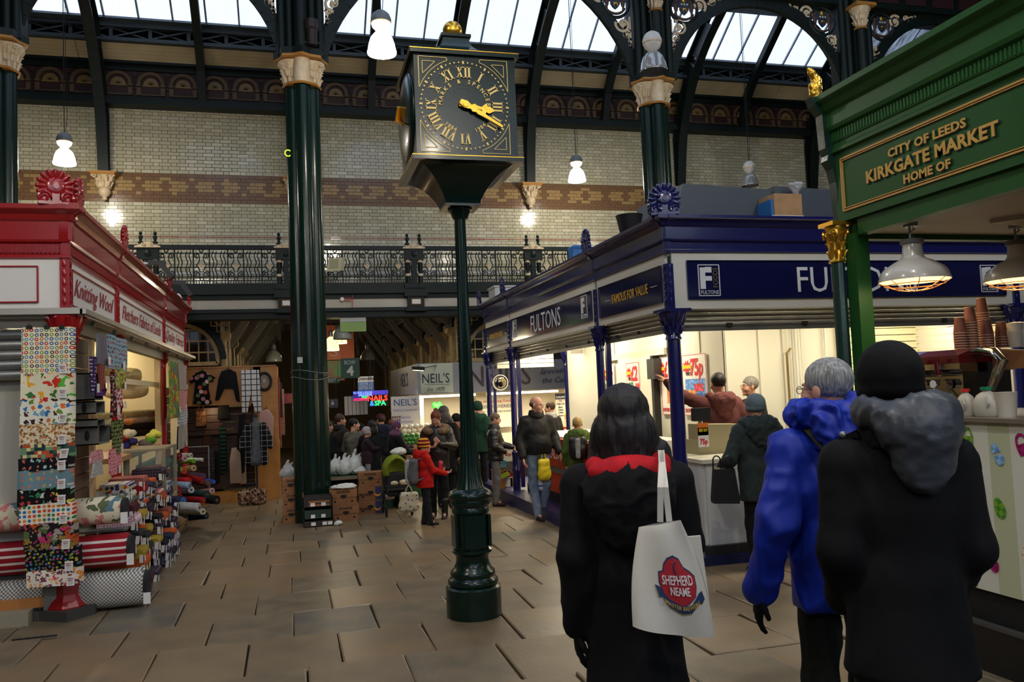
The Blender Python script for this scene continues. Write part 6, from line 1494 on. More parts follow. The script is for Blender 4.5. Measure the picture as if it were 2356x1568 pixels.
who('person in a black quilted jacket and grey trousers standing right behind the clock post',1136,950,13.4,RIGHT-.35,j=J(nod=.2,elR=(.25,.02,1.14),wrR=(.18,.2,1.02),elL=(-.22,.1,1.14),wrL=(-.2,.32,1.08)),top=mat('black_quilted_nylon',(22,22,26),.45,bump=(60,.2)),top_hem=.86,top_w=1.08,legs=greytr,hair=('greying_brown_hair',(98,80,66)),glasses=True,collar=mat('black_quilted_nylon',(22,22,26),.45),res=R2,puff=True,crease=.008,shoes=cloth('brown_suede',(52,42,34)))
who('child in a green hooded coat with sandy hair at the orange chiller',1328,962,10.7,BACK-.1,dz=.15,j=J(nod=.0),top=cloth('moss_green_coat',(86,108,42)),top_hem=.72,top_w=1.15,legs=dtr,hair=blond_h,hood=cloth('moss_green_coat',(86,108,42)),collar=cloth('pink_scarf',(190,130,140)),res=R2,head_s=1.15)
cb=P(1330,1030,10.45);backpack('small black and grey backpack worn by the child in green',(cb[0],cb[1],cb[2]),BACK-.1,.24,.3,blackn,cloth('light_grey_panel',(156,154,152)))
who('person in a dark sweater with white collar behind the orange chiller',1266,925,14.6,.5,j=J(yaw=.6,elL=(-.28,.1,1.2)),top=blackn,top_hem=.85,legs=dtr,hair=brown_h,collar=cloth('white_shirt_collar',(216,214,210)),res=1.5)
# woman and boy
fur=mat('tan_fur_collar',(146,118,84),.9,var=((108,84,58),40,.6),bump=(90,.9,.01))
def fur_ex(t,s,g,H2,L3,mk):
 f=Field(.02)
 for a in np.linspace(-2.4,2.4,11):f.ell(L3((.16*math.sin(a),-.03-.12*math.cos(a) if abs(a)<1.5 else .04-.1*math.cos(a),1.49-.03*abs(a))),(.07,.06,.055))
 mk('fur_collar',f,.011,fur,.012,60)
who('person with red hair in a dark waxed jacket with fur collar eating',1003,944,12.43,FACE-.1,j=J(nod=.45,yaw=-.1,elR=(.26,.0,1.16),wrR=(.08,.24,1.16),elL=(-.27,.02,1.17),wrL=(-.1,.24,1.22),hand={'R':((-.9,.3,.2),(0,-.2,1),.7),'L':((.7,.2,.7),(0,-1,.2),.8)},ankL=(-.1,.06,.09)),top=mat('waxed_brown_black',(34,30,26),.4,spec=.5,bump=(40,.2,.004)),top_hem=.8,top_w=1.02,legs=dtr,hair=ginger_h,hairc='bun',res=1.1,boots=True,crease=.009,female=True,extra=fur_ex,skinm=skin)
hat_s=striped('maroon_yellow_stripes',[(118,20,30),(226,172,40)],.052,'z',pos=[0,.62])
who('child in a red hooded coat and striped maroon and yellow hat facing right',974,1012,11.84,RIGHT+.1,j=J(nod=.0,elR=(.2,.12,1.14),wrR=(.12,.42,1.04),elL=(-.2,.12,1.14),wrL=(-.14,.36,1.06),hand={'R':((0,.95,.2),(0,-.2,1),.6),'L':((0,.95,.3),(0,-.2,1),.6)},kneeL=(-.1,.04,.5),ankR=(.1,.06,.09)),top=cloth('bright_red_coat',(206,28,22)),top_hem=.78,top_w=1.22,legs=cloth('charcoal_trousers',(32,34,40)),hat=('beanie',hat_s),hair=brown_h,hood=cloth('bright_red_coat',(206,28,22)),res=1.0,head_s=1.22,crease=.008,hood_dz=.0)
cb=P(953,1083,11.8);backpack('grey backpack with a white panel worn by the child in red',(cb[0],cb[1],cb[2]),RIGHT+.1,.26,.36,cloth('mid_grey_pack',(104,102,104)),cloth('off_white_panel',(184,180,172)))
f=Field(.01);c=P(1014,1072,11.75);f.box(c,(.03,.02,.05),.01);f.ell(c+np.array([0,0,.06]),(.035,.015,.02));o_=ob_from('snack_packet',*f.mesh(.008),mat('red_foil',(196,30,46),.3),None,.004,40,world=True,label='shiny red snack packet in the red-coated child\'s hand',cat='packet');setorigin(o_)
# queue at the greengrocer
who('person in a dark coat mostly hidden behind the big green column',752,968,14.6,RIGHT+.5,j=J(),top=blackc,top_hem=.85,top_w=1.12,legs=dtr,hair=black_h,res=1.5)
who('dark haired person in a black zip jacket looking right beside the big column',781,953,15.3,RIGHT+.5,j=J(yaw=-.3),top=bj,top_hem=.85,legs=dtr,hair=brown_h,collar=bj,res=1.4)
who('person in a grey-beige quilted jacket seen from behind in the queue',813,963,14.5,BACK-.7,j=J(yaw=-.6),top=cloth('grey_beige_quilt',(112,106,92)),top_hem=.84,top_w=1.1,legs=greytr,hair=black_h,puff=True,res=1.4,crease=.009)
who('person in a dark knitted hat peering past the quilted jacket',829,976,15.5,FACE+.4,top=blackc,legs=dtr,hair=black_h,hat=('beanie',darkgl),res=1.5)
who('person with long black hair in a long black coat holding a child',856,968,14.0,BACK+.3,j=J(elL=(-.24,.15,1.2),wrL=(-.12,.3,1.15)),top=blackc,top_hem=.35,top_w=1.1,legs=dtr,hair=black_h,hairc='long',res=1.4,skirt=.05,female=True)
who('small child with pale grey hat and light trousers held at the black coat',843,985,13.95,RIGHT,dz=.32,j=J(elR=(.2,.15,1.2),wrR=(.1,.3,1.2)),top=cloth('plum_coat',(48,30,40)),top_hem=.8,top_w=1.15,legs=cloth('light_grey_leggings',(150,148,150)),hair=black_h,hat=('beanie',cloth('pale_grey_knit',(176,164,160))),res=1.4,head_s=1.2)
who('person in a maroon and blue peaked cap and navy jacket',876,953,15.2,BACK+.3,j=J(yaw=.3),top=cloth('navy_jacket',(34,40,56)),legs=dtr,hair=brown_h,hat=('cap',cloth('maroon_cap',(84,28,44))),top_w=1.1,hood=cloth('navy_jacket',(34,40,56)),res=1.4)
who('ginger haired person half hidden between the cap and the headscarf',901,965,15.8,BACK-.4,top=cloth('navy_jacket',(34,40,56)),legs=dtr,hair=ginger_h,res=1.5)
who('person in a mauve headscarf and black coat reaching to the right',909,970,14.2,RIGHT+.2,j=J(yaw=-.1,nod=.15,elR=(.22,.15,1.14),wrR=(.15,.4,1.1)),top=blackc,top_hem=.6,top_w=1.05,legs=dtr,hair=black_h,hat=('scarf',cloth('mauve_scarf',(116,76,104))),res=1.3,female=True,skirt=.03)
who('stall holder in a green apron looking right behind the produce',961,958,17.0,RIGHT-.4,j=J(nod=.1),top=cloth('bottle_green_apron',(38,74,48)),legs=dtr,hair=brown_h,res=1.4)
who('grey haired person in a black coat behind the red haired one',1020,937,13.7,BACK-.3,j=J(),top=blackc,top_hem=.6,top_w=1.12,legs=dtr,hair=('dark_grey_hair',(70,64,62)),hairc='bob',res=1.4,female=True)
who('person in a black hat just left of the clock post',1049,953,15.4,RIGHT,top=blackc,legs=dtr,hair=brown_h,hat=('beanie',blackc),res=1.5)
who('person in a dark green hooded coat behind the clock post',1098,925,15.3,BACK-.5,top=cloth('dark_green_fleece',(24,62,46)),top_w=1.15,legs=dtr,hat=('beanie',cloth('dark_green_fleece',(24,62,46))),hood=cloth('dark_green_fleece',(24,62,46)),hair=brown_h,res=1.4)
# at the food stall
slate=cloth('slate_green_coat',(52,62,62))
def scarf_ex(t,s,g,H2,L3,mk):
 f=Field(.02);
 for a in np.linspace(0,2*PI,13)[:-1]:f.cap(L3((.09*math.sin(a),-.02-.09*math.cos(a),1.47)),L3((.085*math.sin(a),-.02-.085*math.cos(a),1.53)),.03)
 mk('scarf',f,.011,checked('tartan_scarf',(28,34,52),(120,122,124),16,'xz',line=.14),.004,24)
t_g=who('person in a grey knitted hat and slate coat at the white counter',1737,911,6.85,BACK+.15,j=J(elL=(-.3,.0,1.14),wrL=(-.3,.22,1.05),elR=(.27,.03,1.15),wrR=(.2,.25,1.05),yaw=.2),top=slate,top_hem=.72,top_w=1.13,legs=dtr,hair=('white_hair',(176,168,156)),hat=('beanie',mat('grey_blue_rib_knit',(104,120,126),.9,bump=(90,.9,.01))),hood=slate,glove=darkgl,res=1.0,crease=.01,female=True,extra=scarf_ex)
c=P(1664,1062,6.8);t=thing('handbag','large black leather handbag with two handles on the forearm of the slate-coated shopper','bag',(c[0],c[1],c[2]-.38));lea=mat('black_leather',(20,20,26),.35,spec=.5,bump=(50,.2))
u_,v_=_R*1.0,np.array([0,0,1.0]);b=B();b.loft([[c+u_*x*k1-v_*z+_F*d for x,d in ((-.5,-.0),(-.45,-.05),(.45,-.05),(.5,0),(.45,.06),(-.45,.06))] for z,k1 in ((.06,.2),(.1,.21),(.2,.235),(.34,.27),(.37,.26))]);b.obj('bag_body',lea,t,30)
for s_ in (-.06,.05):b=B();b.tube([c+u_*(s_-.035)-v_*.08]+[c+u_*(s_-.035*math.cos(q))+v_*(.01+.045*math.sin(q)) for q in np.linspace(0,PI,9)]+[c+u_*(s_+.035)-v_*.08],.007,6);b.obj('handle',lea,t)
hoodie=cloth('maroon_hoodie',(112,66,64),(96,54,54),.9)
who('stall worker in a faded maroon hoodie pointing at the price poster',1652,859,8.55,BACK+.1,dz=.12,j=J(shL=(-.18,0,1.43),elL=(-.38,.12,1.5),wrL=(-.52,.26,1.68),hand={'L':((-.5,.5,.6),(0,0,-1),.2)},elR=(.3,.0,1.2),wrR=(.26,.2,1.05),yaw=.1),top=hoodie,top_hem=.9,top_w=1.1,legs=greytr,hair=('dark_brown_hair',(34,30,30)),hood=hoodie,hood_w=.8,res=1.0,crease=.01)
who('grey haired stall worker with glasses in black facing left behind the counter',1727,867,8.95,LEFT-.1,dz=.12,j=J(nod=-.05),top=bj,top_hem=.9,legs=dtr,hair=grey_h,glasses=True,res=1.0)
# ================================================================== FABRICS ON THE RED STALL
fabm=[printed('owl_print',(236,226,190),[(196,44,36),(60,92,150),(110,150,160),(130,160,60),(214,110,50),(70,60,50)],26,.4,.12,r2=.17),printed('dinosaur_print',(232,224,190),[(30,140,160),(90,180,70),(240,170,50),(60,120,60),(210,60,40)],11,.33,.9,warp=1.6),printed('bird_print',(238,234,214),[(200,50,40),(110,140,50),(60,120,180),(70,40,30),(230,120,60),(120,170,190)],18,.34,.6,warp=1.1),printed('brown_floral_print',(226,206,168),[(150,100,50),(200,120,60),(120,86,50),(236,226,206)],42,.42,.9,warp=1.4),printed('patchwork_print',(214,170,70),[(60,90,80),(190,80,50),(110,150,110),(230,210,150),(40,60,60)],34,.8,.02),printed('black_umbrella_print',(18,20,24),[(180,176,160),(200,110,90),(170,200,190)],19,.26,.5,warp=0.9),printed('blue_umbrella_print',(110,142,152),[(200,196,180),(200,120,100),(190,160,90)],19,.24,.5,warp=0.9),printed('black_bird_print',(16,16,18),[(220,200,80),(210,210,200),(190,60,60),(60,140,90)],19,.28,.5,warp=1.2),printed('coloured_bird_print',(232,228,210),[(200,50,40),(60,130,80),(60,110,170),(230,140,50),(220,80,40)],27,.36,.1),printed('mask_print',(30,26,30),[(110,50,90),(190,80,40),(90,110,60),(150,120,60),(160,150,140),(200,60,110)],15,.5,1.0,warp=2.2),printed('sweet_print',(14,14,18),[(220,200,60),(200,90,130),(90,150,190),(120,160,90)],34,.3,.7,r2=.13,c2=(14,14,18)),printed('butterfly_print',(232,224,206),[(220,60,90),(120,50,80),(230,140,50),(110,60,60)],24,.33,.8,warp=1.8)]
tagm=mat('price_tag_card',(232,230,224),.5);tagr=mat('tag_red_script',(150,50,60),.6)
def price_tag(t,c,u,n,w=.055,h=.075,tilt=0.0,script=True):
 """card with red heading and print lines"""
 u=nrm(u);n=nrm(n);Z=nrm(np.array([0,0,1.0])+u*tilt);c=np.array(c,float)
 b=B();b.obox(c,u*w/2,n*.001,Z*h/2);b.obj('price_tag',tagm,t)
 if script:
  b=B();text(b,'Fletchers',c+n*.002+Z*h*.22,u,Z,h*.14,w*.75,shear=.3,res=1);text(b,'Fabrics',c+n*.002+Z*h*.02,u,Z,h*.14,w*.6,shear=.3,res=1);b.obj('tag_heading',tagr,t,kind='stuff')
  b=B();[b.obox(c+n*.0015-Z*h*(.14+.1*k),u*w*(.36-.05*k),n*.0006,Z*h*.012) for k in range(3)];b.obj('tag_line',mat('tag_grey_print',(110,108,112),.6),t,kind='stuff')
hang=[(752,862,49,158,'cream fabric printed with rows of small owls, topmost on the red corner post'),(858,918,48,158,'cream fabric printed with dinosaurs and palms, second down the corner post'),(914,976,46,158,'white fabric printed with bright drop-shaped birds, third down the corner post'),(974,1024,44,156,'brown and cream floral fabric, fourth down the corner post'),(1021,1056,47,158,'patchwork printed fabric in teal, orange and yellow squares'),(1052,1083,41,155,'black fabric printed with pale umbrellas'),(1081,1126,39,155,'grey-blue fabric printed with umbrellas'),(1123,1162,40,155,'black fabric printed with small bright birds'),(1158,1206,44,159,'white fabric printed with rows of round coloured birds'),(1203,1264,54,165,'dark fabric printed with carnival masks and flowers'),(1261,1314,58,172,'black fabric printed with coloured ring sweets'),(1310,1348,60,176,'cream fabric printed with butterflies, lowest on the corner post')]
for i,(y0,y1,x0,x1,lab) in enumerate(hang):
 Y=7.86-.006*i if i<9 else 7.81-.008*(i-9);tl,tr,bl,br=P(x0,y0,Y),P(x1,y0,Y),P(x0,y1,Y),P(x1,y1,Y);tl[2]=tr[2]=(tl[2]+tr[2])/2;bl[2]=br[2]=(bl[2]+br[2])/2
 t=thing('hanging_fabric',lab,'fabric',(tl[0],Y,bl[2]),group='fabrics hanging down the corner post')
 def sf(u,v,back=0):
  p=(bl*(1-v)+tl*v)*(1-u)+(br*(1-v)+tr*v)*u;return p+np.array([0,-.012*math.sin(u*7+i)*(1-v)-.006*math.sin(u*15+i*2)+(.02 if back else 0),.003*math.sin(u*9+i)])
 b=B();b.grid(lambda u,v:sf(u,v),16,6);b.grid(lambda u,v:sf(1-u,v,1),16,6);nn=17
 b.loft([[sf(1,j/6) for j in range(7)],[sf(1,j/6)+np.array([.02,.03,0]) for j in range(7)],[sf(1,j/6)+np.array([.03,.12,0]) for j in range(7)]],closed=False);b.loft([[sf(j/16,0) for j in range(17)],[sf(j/16,0,1) for j in range(17)]],closed=False)
 b.obj('cloth',fabm[i],t,0)
 cw=P(x1-12+(3 if i==4 else 0),y1-14,Y);price_tag(t,cw+np.array([0,-.025,0]),(1,0,0),(0,-1,0),.062,.082,tilt=[-.1,0,.15,.05,.2,0,.05,0,.1,.06,0,.05][i])
 if i==0:
  for x in (67,108,142):c=P(x,752,Y-.01);b=B();b.obox(c,(.022,0,0),(0,.012,0),(0,0,.012));b.tube([c+np.array([-.012,0,.01]),c+np.array([0,0,.03]),c+np.array([.012,0,.01])],.004,5);b.obj('clip',black,t)

  # grey slatted crates on the side wall
gw=mat('grey_washed_wood',(112,112,104),.7,var=((92,92,86),9,.5))
for i,(x0,y0,x1,y1,lab) in enumerate(((167,853,208,920,'plain grey wooden crate on the slatwall, uppermost'),(180,922,222,953,'grey wooden crate with a handle hole, second down'),(190,965,222,985,'small grey crate half hidden above the lowest crate'),(168,983,225,1030,'grey wooden crate with a teardrop hole, lowest on the slatwall'))):
 a=PX(x0,(y0+y1)/2,RX+.2);z1=PX((x0+x1)/2,y0,RX+.2)[2];z0=PX((x0+x1)/2,y1,RX+.2)[2];w=[.34,.36,.3,.46][i];y_=8.26+.05*i
 t=thing('wooden_crate',lab,'crate',(RX+.1,y_,z0));d=.2;X0=RX;th=.012
 for nm,p,q in (('front_board',(X0,y_,z0),(X0+d,y_+th,z1)),('back_board',(X0,y_+w,z0),(X0+d,y_+w+th,z1)),('top_board',(X0,y_,z1-th),(X0+d,y_+w,z1)),('bottom_board',(X0,y_,z0),(X0+d,y_+w,z0+th))):B().box(p,q).obj(nm,gw,t)
 if i in (1,3):b=B();b.ball((X0+.1,y_-.001,(z0+z1)/2),(.022,.003,.05));b.obj('hand_hole',black,t)
 # cloths clipped along the side rail
side=[(222,770,248,838,9.2,striped('grey_stripe',[(120,122,128),(84,90,104),(150,120,116),(96,104,120)],.05,'y'),'grey striped fabric hanging from the side rail'),(226,838,244,895,9.25,striped('rust_stripe',[(140,60,56),(90,40,40),(170,110,96)],.04,'y'),'rust striped fabric below the grey striped one'),(212,820,222,905,9.3,printed('purple_dot',(60,40,84),[(190,180,200)],30,.2,.3,'yz'),'purple spotted fabric edge beside the rust stripes'),(222,893,243,910,9.2,striped('violet_stripe',[(120,60,130),(90,50,120)],.03,'z'),'violet striped fabric below the rust stripes'),(250,775,290,850,9.9,printed('scotty_print',(140,178,190),[(30,34,50),(190,50,50)],22,.3,.3,'yz',warp=1.0),'pale blue fabric printed with small dogs'),(264,845,288,893,9.95,printed('lime_print',(150,160,50),[(150,60,50),(210,200,150)],24,.34,.8,'yz'),'lime green printed fabric below the small dogs'),(256,855,266,960,9.8,printed('dark_floral',(56,30,34),[(190,170,150),(150,50,60)],30,.4,1,'yz'),'dark floral fabric edge next to the cream jamb'),(266,893,284,938,9.95,printed('strawberry_print',(226,212,206),[(170,40,60)],24,.4,.6,'yz'),'white fabric printed with crimson fruit'),(266,938,282,966,9.95,printed('red_bird_print',(190,34,44),[(24,20,24),(220,210,200)],22,.4,.6,'yz'),'red fabric with black birds'),(262,966,282,1042,9.95,printed('leaf_print',(26,30,24),[(120,140,70),(150,150,90)],26,.42,.4,'yz'),'black and green leaf fabric'),(256,1030,277,1090,9.75,printed('pink_heart_print',(226,160,166),[(206,40,60)],30,.26,.6,'yz'),'pink fabric printed with red hearts'),(212,1035,235,1062,9.0,printed('rose_pink_print',(206,130,140),[(220,190,190)],30,.3,.6,'yz'),'dusty pink fabric pinned under the crates'),(214,1058,236,1094,9.0,printed('speckled_grey',(180,180,176),[(120,120,120)],40,.2,.9,'yz'),'speckled grey fabric under the dusty pink one'),(388,832,412,962,14.6,printed('road_map_print',(96,140,60),[(100,110,120),(200,180,60),(190,60,50)],9,.42,.9,'yz',warp=1.5),'green road map play fabric at the far post'),(410,838,430,897,14.9,checked('beige_check',(200,190,176),(120,106,96),34,'yz',line=.2),'beige checked fabric at the far post'),(412,897,430,942,14.9,checked('red_gingham',(190,80,80),(220,190,186),34,'yz',line=.3),'red gingham fabric below the beige check'),(412,942,430,978,14.9,printed('pale_cat_print',(200,206,206),[(80,90,100)],22,.3,.6,'yz'),'pale fabric with cats below the gingham'),(410,978,430,1030,14.9,striped('black_white_stripe',[(20,20,20),(220,216,206)],.06,'y',pos=[0,.5]),'black and white striped fabric lowest at the far post')]
for i,(x0,y0,x1,y1,Y,mt,lab) in enumerate(side):
 Xp=-1.72 if i<13 else -1.75
 a,b_,c_,d_=PX(x0,y0,Xp),PX(x1,y0,Xp),PX(x0,y1,Xp),PX(x1,y1,Xp);ya,yb=a[1],b_[1]
 if yb<ya+.05:yb=ya+.05
 z1,z0=(a[2]+b_[2])/2,(c_[2]+d_[2])/2;t=thing('side_fabric',lab,'fabric',(Xp,ya,z0),group='fabrics clipped along the side rail')
 fn=lambda u,v,o_=0:np.array([Xp+.012*math.sin(u*9+v*2+i)-(.015 if o_ else 0),ya+(yb-ya)*u,z0+(z1-z0)*v])
 b=B();b.grid(lambda u,v:fn(u,v),8,6);b.grid(lambda u,v:fn(1-u,v,1),8,6);b.loft([[fn(0,j/6) for j in range(7)],[fn(0,j/6,1) for j in range(7)]],closed=False);b.loft([[fn(j/8,0) for j in range(9)],[fn(j/8,0,1) for j in range(9)]],closed=False);b.obj('cloth',mt,t,0)
 if y1-y0>40:price_tag(t,fn(.8,.15)+np.array([.02,0,0]),(0,1,0),(1,0,0),.1,.08,script=False)
 # folded bolts stacked on stepped shelves along the side
bolt_m=[cloth('black_velvet',(22,20,24)),checked('tartan_dark',(44,36,46),(90,80,90),30,'xz',line=.2),printed('rose_bolt',(214,204,184),[(196,90,90),(110,130,110),(90,110,130)],12,.4,.9,warp=1.4),cloth('wine_wool',(80,24,44)),cloth('charcoal_wool',(40,40,44)),printed('purple_spot_bolt',(40,32,44),[(110,90,110)],26,.3,.2),cloth('salmon_linen',(170,96,84)),cloth('pale_grey_linen',(168,166,166)),printed('multi_bolt',(200,190,180),[(190,80,50),(60,60,90),(210,190,90)],22,.45,1),cloth('navy_cotton',(32,38,66)),cloth('mustard_cotton',(176,150,50)),cloth('slate_cotton',(96,112,130)),printed('pink_mini_bolt',(206,150,160),[(240,230,230)],40,.3,.5),checked('blue_tartan_bolt',(50,56,72),(140,130,120),22,'xz',line=.15),cloth('orange_cotton',(200,90,30)),cloth('crimson_cotton',(160,24,30))]
bnames=['black','dark tartan','rose print','wine','charcoal','purple spotted','salmon','pale grey','multicoloured','navy','mustard','slate blue','pink print','blue tartan','orange','crimson']
def bolt(c,w,d,h,mi,lab,tilt=0.0):
 """folded bolt, rounded fold facing +X"""
 t=thing('fabric_bolt',lab,'fabric bolt',(c[0],c[1],c[2]),group='folded bolts stacked on the side shelves');b=B();q=h*.28;pr=[(0,0),(d-q,0),(d-q*.3,q*.3),(d,q),(d+.004,h*.5),(d,h-q),(d-q*.3,h-q*.3),(d-q,h),(0,h)]
 b.loft([[(c[0]+x+tilt*z_,c[1]+yy,c[2]+z_) for x,z_ in pr] for yy in (0,w*.5,w)]);b.obj('folded_cloth',bolt_m[mi],t,40)
 price_tag(t,(c[0]+d+.012,c[1]+.02,c[2]-.01),(0,-1,0),(1,0,0),.05,.085,tilt=rnd.uniform(-.2,.2),script=False)
 price_tag(t,(c[0]+d-.02,c[1]-.004,c[2]-.0),(1,0,0),(0,-1,0),.035,.08,tilt=rnd.uniform(-.2,.2),script=False)
lev=['bottom shelf','second shelf','third shelf','top shelf'];posw=['next to the corner post','one in from the corner post','third from the corner post','middle of the row','just before the display case','at the display case','beyond the middle','farthest along','last before the rolls']
k_=0
for li,(z,x0,y0,n,step) in enumerate(((.02,-1.86,9.0,6,.4),(.22,-1.86,8.9,7,.38),(.44,-1.88,8.85,8,.37),(.66,-1.9,8.85,8,.38),(.88,-1.93,9.2,6,.42))):
 B().box((x0-.3,y0-.15,z-.02+gz(9)),(x0+.32,y0+n*step+.1,z+gz(9))).obj('bolt_shelf',gw,rs)
 for i in range(n):
  zz=z+gz(9);y=y0+i*step
  for q in range(rnd.choice((1,2,2))):
   h=rnd.uniform(.07,.1);mi=rnd.choice((0,0,1,1,2,3,4,4,5,5,6,7,8,8,9,9,10,11,12,13,13,14,15));bolt((x0+rnd.uniform(-.0,.03),y+rnd.uniform(0,.03),zz),step*.86,.36+rnd.uniform(0,.08)-li*.02,h,mi,'%s folded bolt, %s side shelf, %s%s'%(bnames[mi],['lowest','second','third','fourth','top'][li],posw[i],', underneath' if q==0 else ', on top'));zz+=h+.003
   # big bolts running behind the corner post
ht=mat('x',(0,0,0));
def hound(M,N,L,b,t):
 co=coords(N,L,t,'xz',62);k=N.new('ShaderNodeTexChecker');k.inputs['Scale'].default_value=1;k.inputs[1].default_value=srgb((206,200,182));k.inputs[2].default_value=srgb((22,22,24));mp=N.new('ShaderNodeMapping');L.new(co,mp.inputs[0]);w=N.new('ShaderNodeTexWave');w.bands_direction='DIAGONAL';w.inputs['Scale'].default_value=.9
 L.new(co,w.inputs['Vector']);L.new(co,k.inputs[0]);mx=N.new('ShaderNodeMix');mx.data_type='RGBA';mx.inputs[0].default_value=.28;L.new(k.outputs[0],mx.inputs[6]);L.new(w.outputs[0],mx.inputs[7]);L.new(mx.outputs[2],b.inputs['Base Color'])
houndm=mat('houndstooth_cloth',(120,118,110),.85,spec=.2,extra=hound)
for nm,z0,z1,y0,xr,mt,lab in (('houndstooth',.02,.34,8.08,-1.36,houndm,'big black and white houndstooth roll at the foot of the corner post'),('stripe',.38,.66,8.12,-1.5,striped('red_white_stripe',[(140,24,34),(212,200,190)],.062,'z',pos=[0,.66]),'red and white striped bolt above the houndstooth roll'),('rose',.76,1.0,8.14,-1.55,printed('big_rose_print',(216,206,176),[(196,90,90),(90,120,130),(210,130,130),(90,100,70)],9,.36,.9,warp=1.6),'cream rose printed bolt above the striped one')):
 zg=gz(8);t=thing('large_bolt',lab,'fabric bolt',(-2,y0+.15,z0+zg));b=B();r_=(z1-z0)/2;n=20;cz=(z0+z1)/2+zg;cyy=y0+.16
 sec=lambda x,k:[(x,cyy+.17*abs(math.cos(a))**.7*(1 if math.cos(a)>0 else -1)*k,cz+r_*abs(math.sin(a))**.75*(1 if math.sin(a)>0 else -1)*k) for a in np.linspace(0,2*PI,n+1)[:-1]]
 b.loft([sec(x,1+.015*math.sin(x*7)) for x in np.linspace(-4.6,xr,14)]+[sec(xr+.02,.9)]);b.obj('rolled_cloth',mt,t,50)
 b=B();b.loft([sec(xr+.022,.85),sec(xr+.05,.8)]);b.obj('roll_end',bolt_m[4],t);price_tag(t,(xr+.06,y0-.02,cz-r_*.5),(1,0,0),(0,-1,0),.06,.1,script=False)
 # display case
t=thing('display_case','glass fronted display case standing among the fabric bolts','display case',(-1.7,12.3,gz(12)))
tim=mat('grey_timber',(150,138,112),.5);gls=mat('case_glass',(190,210,200),.05,alpha=.16)
xa,xb,ya,yb,za,zb_=-2.05,-1.6,11.3,12.35,gz(12),1.12
for x in (xa,xb):
 for y in (ya,yb):B().box((x-.02,y-.02,za),(x+.02,y+.02,zb_)).obj('case_post',tim,t)
for z in (za+.1,.5,zb_-.03):B().box((xa,ya,z),(xb,yb,z+.03)).obj('case_shelf',tim,t)
B().box((xb-.003,ya,.5),(xb+.003,yb,zb_-.03)).obj('case_glass',gls,t);B().box((xa,ya-.003,.5),(xb,ya+.003,zb_-.03)).obj('case_glass',gls,t);B().box((xb-.01,ya,za+.1),(xb+.01,yb,.48)).obj('case_panel',mat('case_panel',(196,176,140),.5),t)
# rolls of cloth
rolls=[(352,1078,390,1062,13.6,.075,(24,92,84),'teal green roll, topmost left'),(350,1095,383,1094,13.2,.1,(176,28,30),'thick red roll under the teal one'),(395,1048,440,1047,14.6,.04,(210,206,190),'thin cream roll, topmost'),(395,1058,425,1054,14.2,.05,(214,160,170),'pink roll'),(420,1062,446,1060,14.4,.035,(120,200,40),'lime green roll'),(425,1056,466,1057,15.0,.03,(220,222,216),'white roll sticking out farthest up'),(395,1082,412,1078,13.6,.045,(150,190,60),'short yellow-green roll'),(405,1085,423,1082,13.7,.05,(214,76,34),'orange roll'),(420,1080,446,1076,14.0,.05,(196,164,110),'tan roll'),(375,1103,437,1106,13.3,.05,(190,26,34),'red roll right of the thick red one'),(430,1092,470,1096,14.4,.05,(90,70,90),'mauve-grey roll'),(440,1098,466,1106,14.0,.05,(170,30,30),'small red roll with dark core'),(450,1108,481,1112,14.0,.045,(106,84,70),'brown roll'),(470,1105,492,1108,14.3,.035,(50,90,200),'bright blue roll end'),(350,1113,436,1117,13.0,.055,(150,176,196),'pale blue roll'),(350,1128,409,1131,12.9,.085,(168,24,30),'second thick red roll'),(350,1148,403,1148,12.9,.085,(20,20,22),'thick black roll'),(420,1128,440,1126,13.4,.05,(210,214,214),'white cloth roll end'),(400,1148,422,1150,13.0,.045,(40,120,190),'blue roll end'),(445,1133,477,1137,13.6,.055,(40,62,58),'dark green roll'),(435,1148,468,1150,13.2,.045,(180,26,34),'red roll with wrinkled end'),(465,1146,499,1150,13.8,.07,(22,22,24),'black roll nearest the aisle'),(475,1130,488,1128,14,.045,(218,170,160),'pale pink roll end'),(350,1160,458,1167,12.9,.065,(206,202,196),'long white muslin roll'),(440,1176,467,1176,13.2,.05,(206,198,160),'cream roll with open end'),(350,1182,430,1193,13.2,.05,(40,40,44),'dark roll under the muslin'),(430,1190,475,1186,13.4,.05,(26,34,58),'navy roll under the cream one'),(352,1170,425,1205,12.6,.07,(150,116,76),'brown paper roll slanting down to the floor'),(400,1052,413,1047,13.9,.045,(120,20,30),'dark red roll, second from the top'),(352,1062,380,1050,14.2,.06,(60,100,120),'blue-grey roll at the counter edge'),(350,1122,400,1120,13.4,.05,(60,50,90),'violet roll behind the pale blue one')]
for(x0,y0,x1,y1,Y,r_,c_,lab) in rolls:
 q=P(x1,y1,Y);p=P(x0,y0,Y+.25);p=q-(nrm(q-p))*max(.75,np.linalg.norm(q-p));mt=cloth('roll_%d_%d_%d'%c_,c_);t=thing('fabric_roll',lab+' in the heap of cloth rolls','fabric roll',(q[0]-.3,q[1],q[2]-r_),group='heap of cloth rolls');b=B();n=18
 d=nrm(q-p);u,v,_=frame(d);L_=np.linalg.norm(q-p);b.loft([[p+d*s_*L_+(math.cos(a)*u+math.sin(a)*v)*r_*(1+.05*math.sin(3*a+s_*4)) for a in np.linspace(0,2*PI,n+1)[:-1]] for s_ in np.linspace(0,1,6)]);b.obj('rolled_cloth',mt,t,45)
 b=B();b.cyl(q-d*.01,q+d*.012,r_*.34,None,12);b.obj('cardboard_core',mat('cardboard',(176,138,96)),t);b=B();b.cyl(q,q+d*.014,r_*.24,None,12);b.obj('core_hole',black,t)
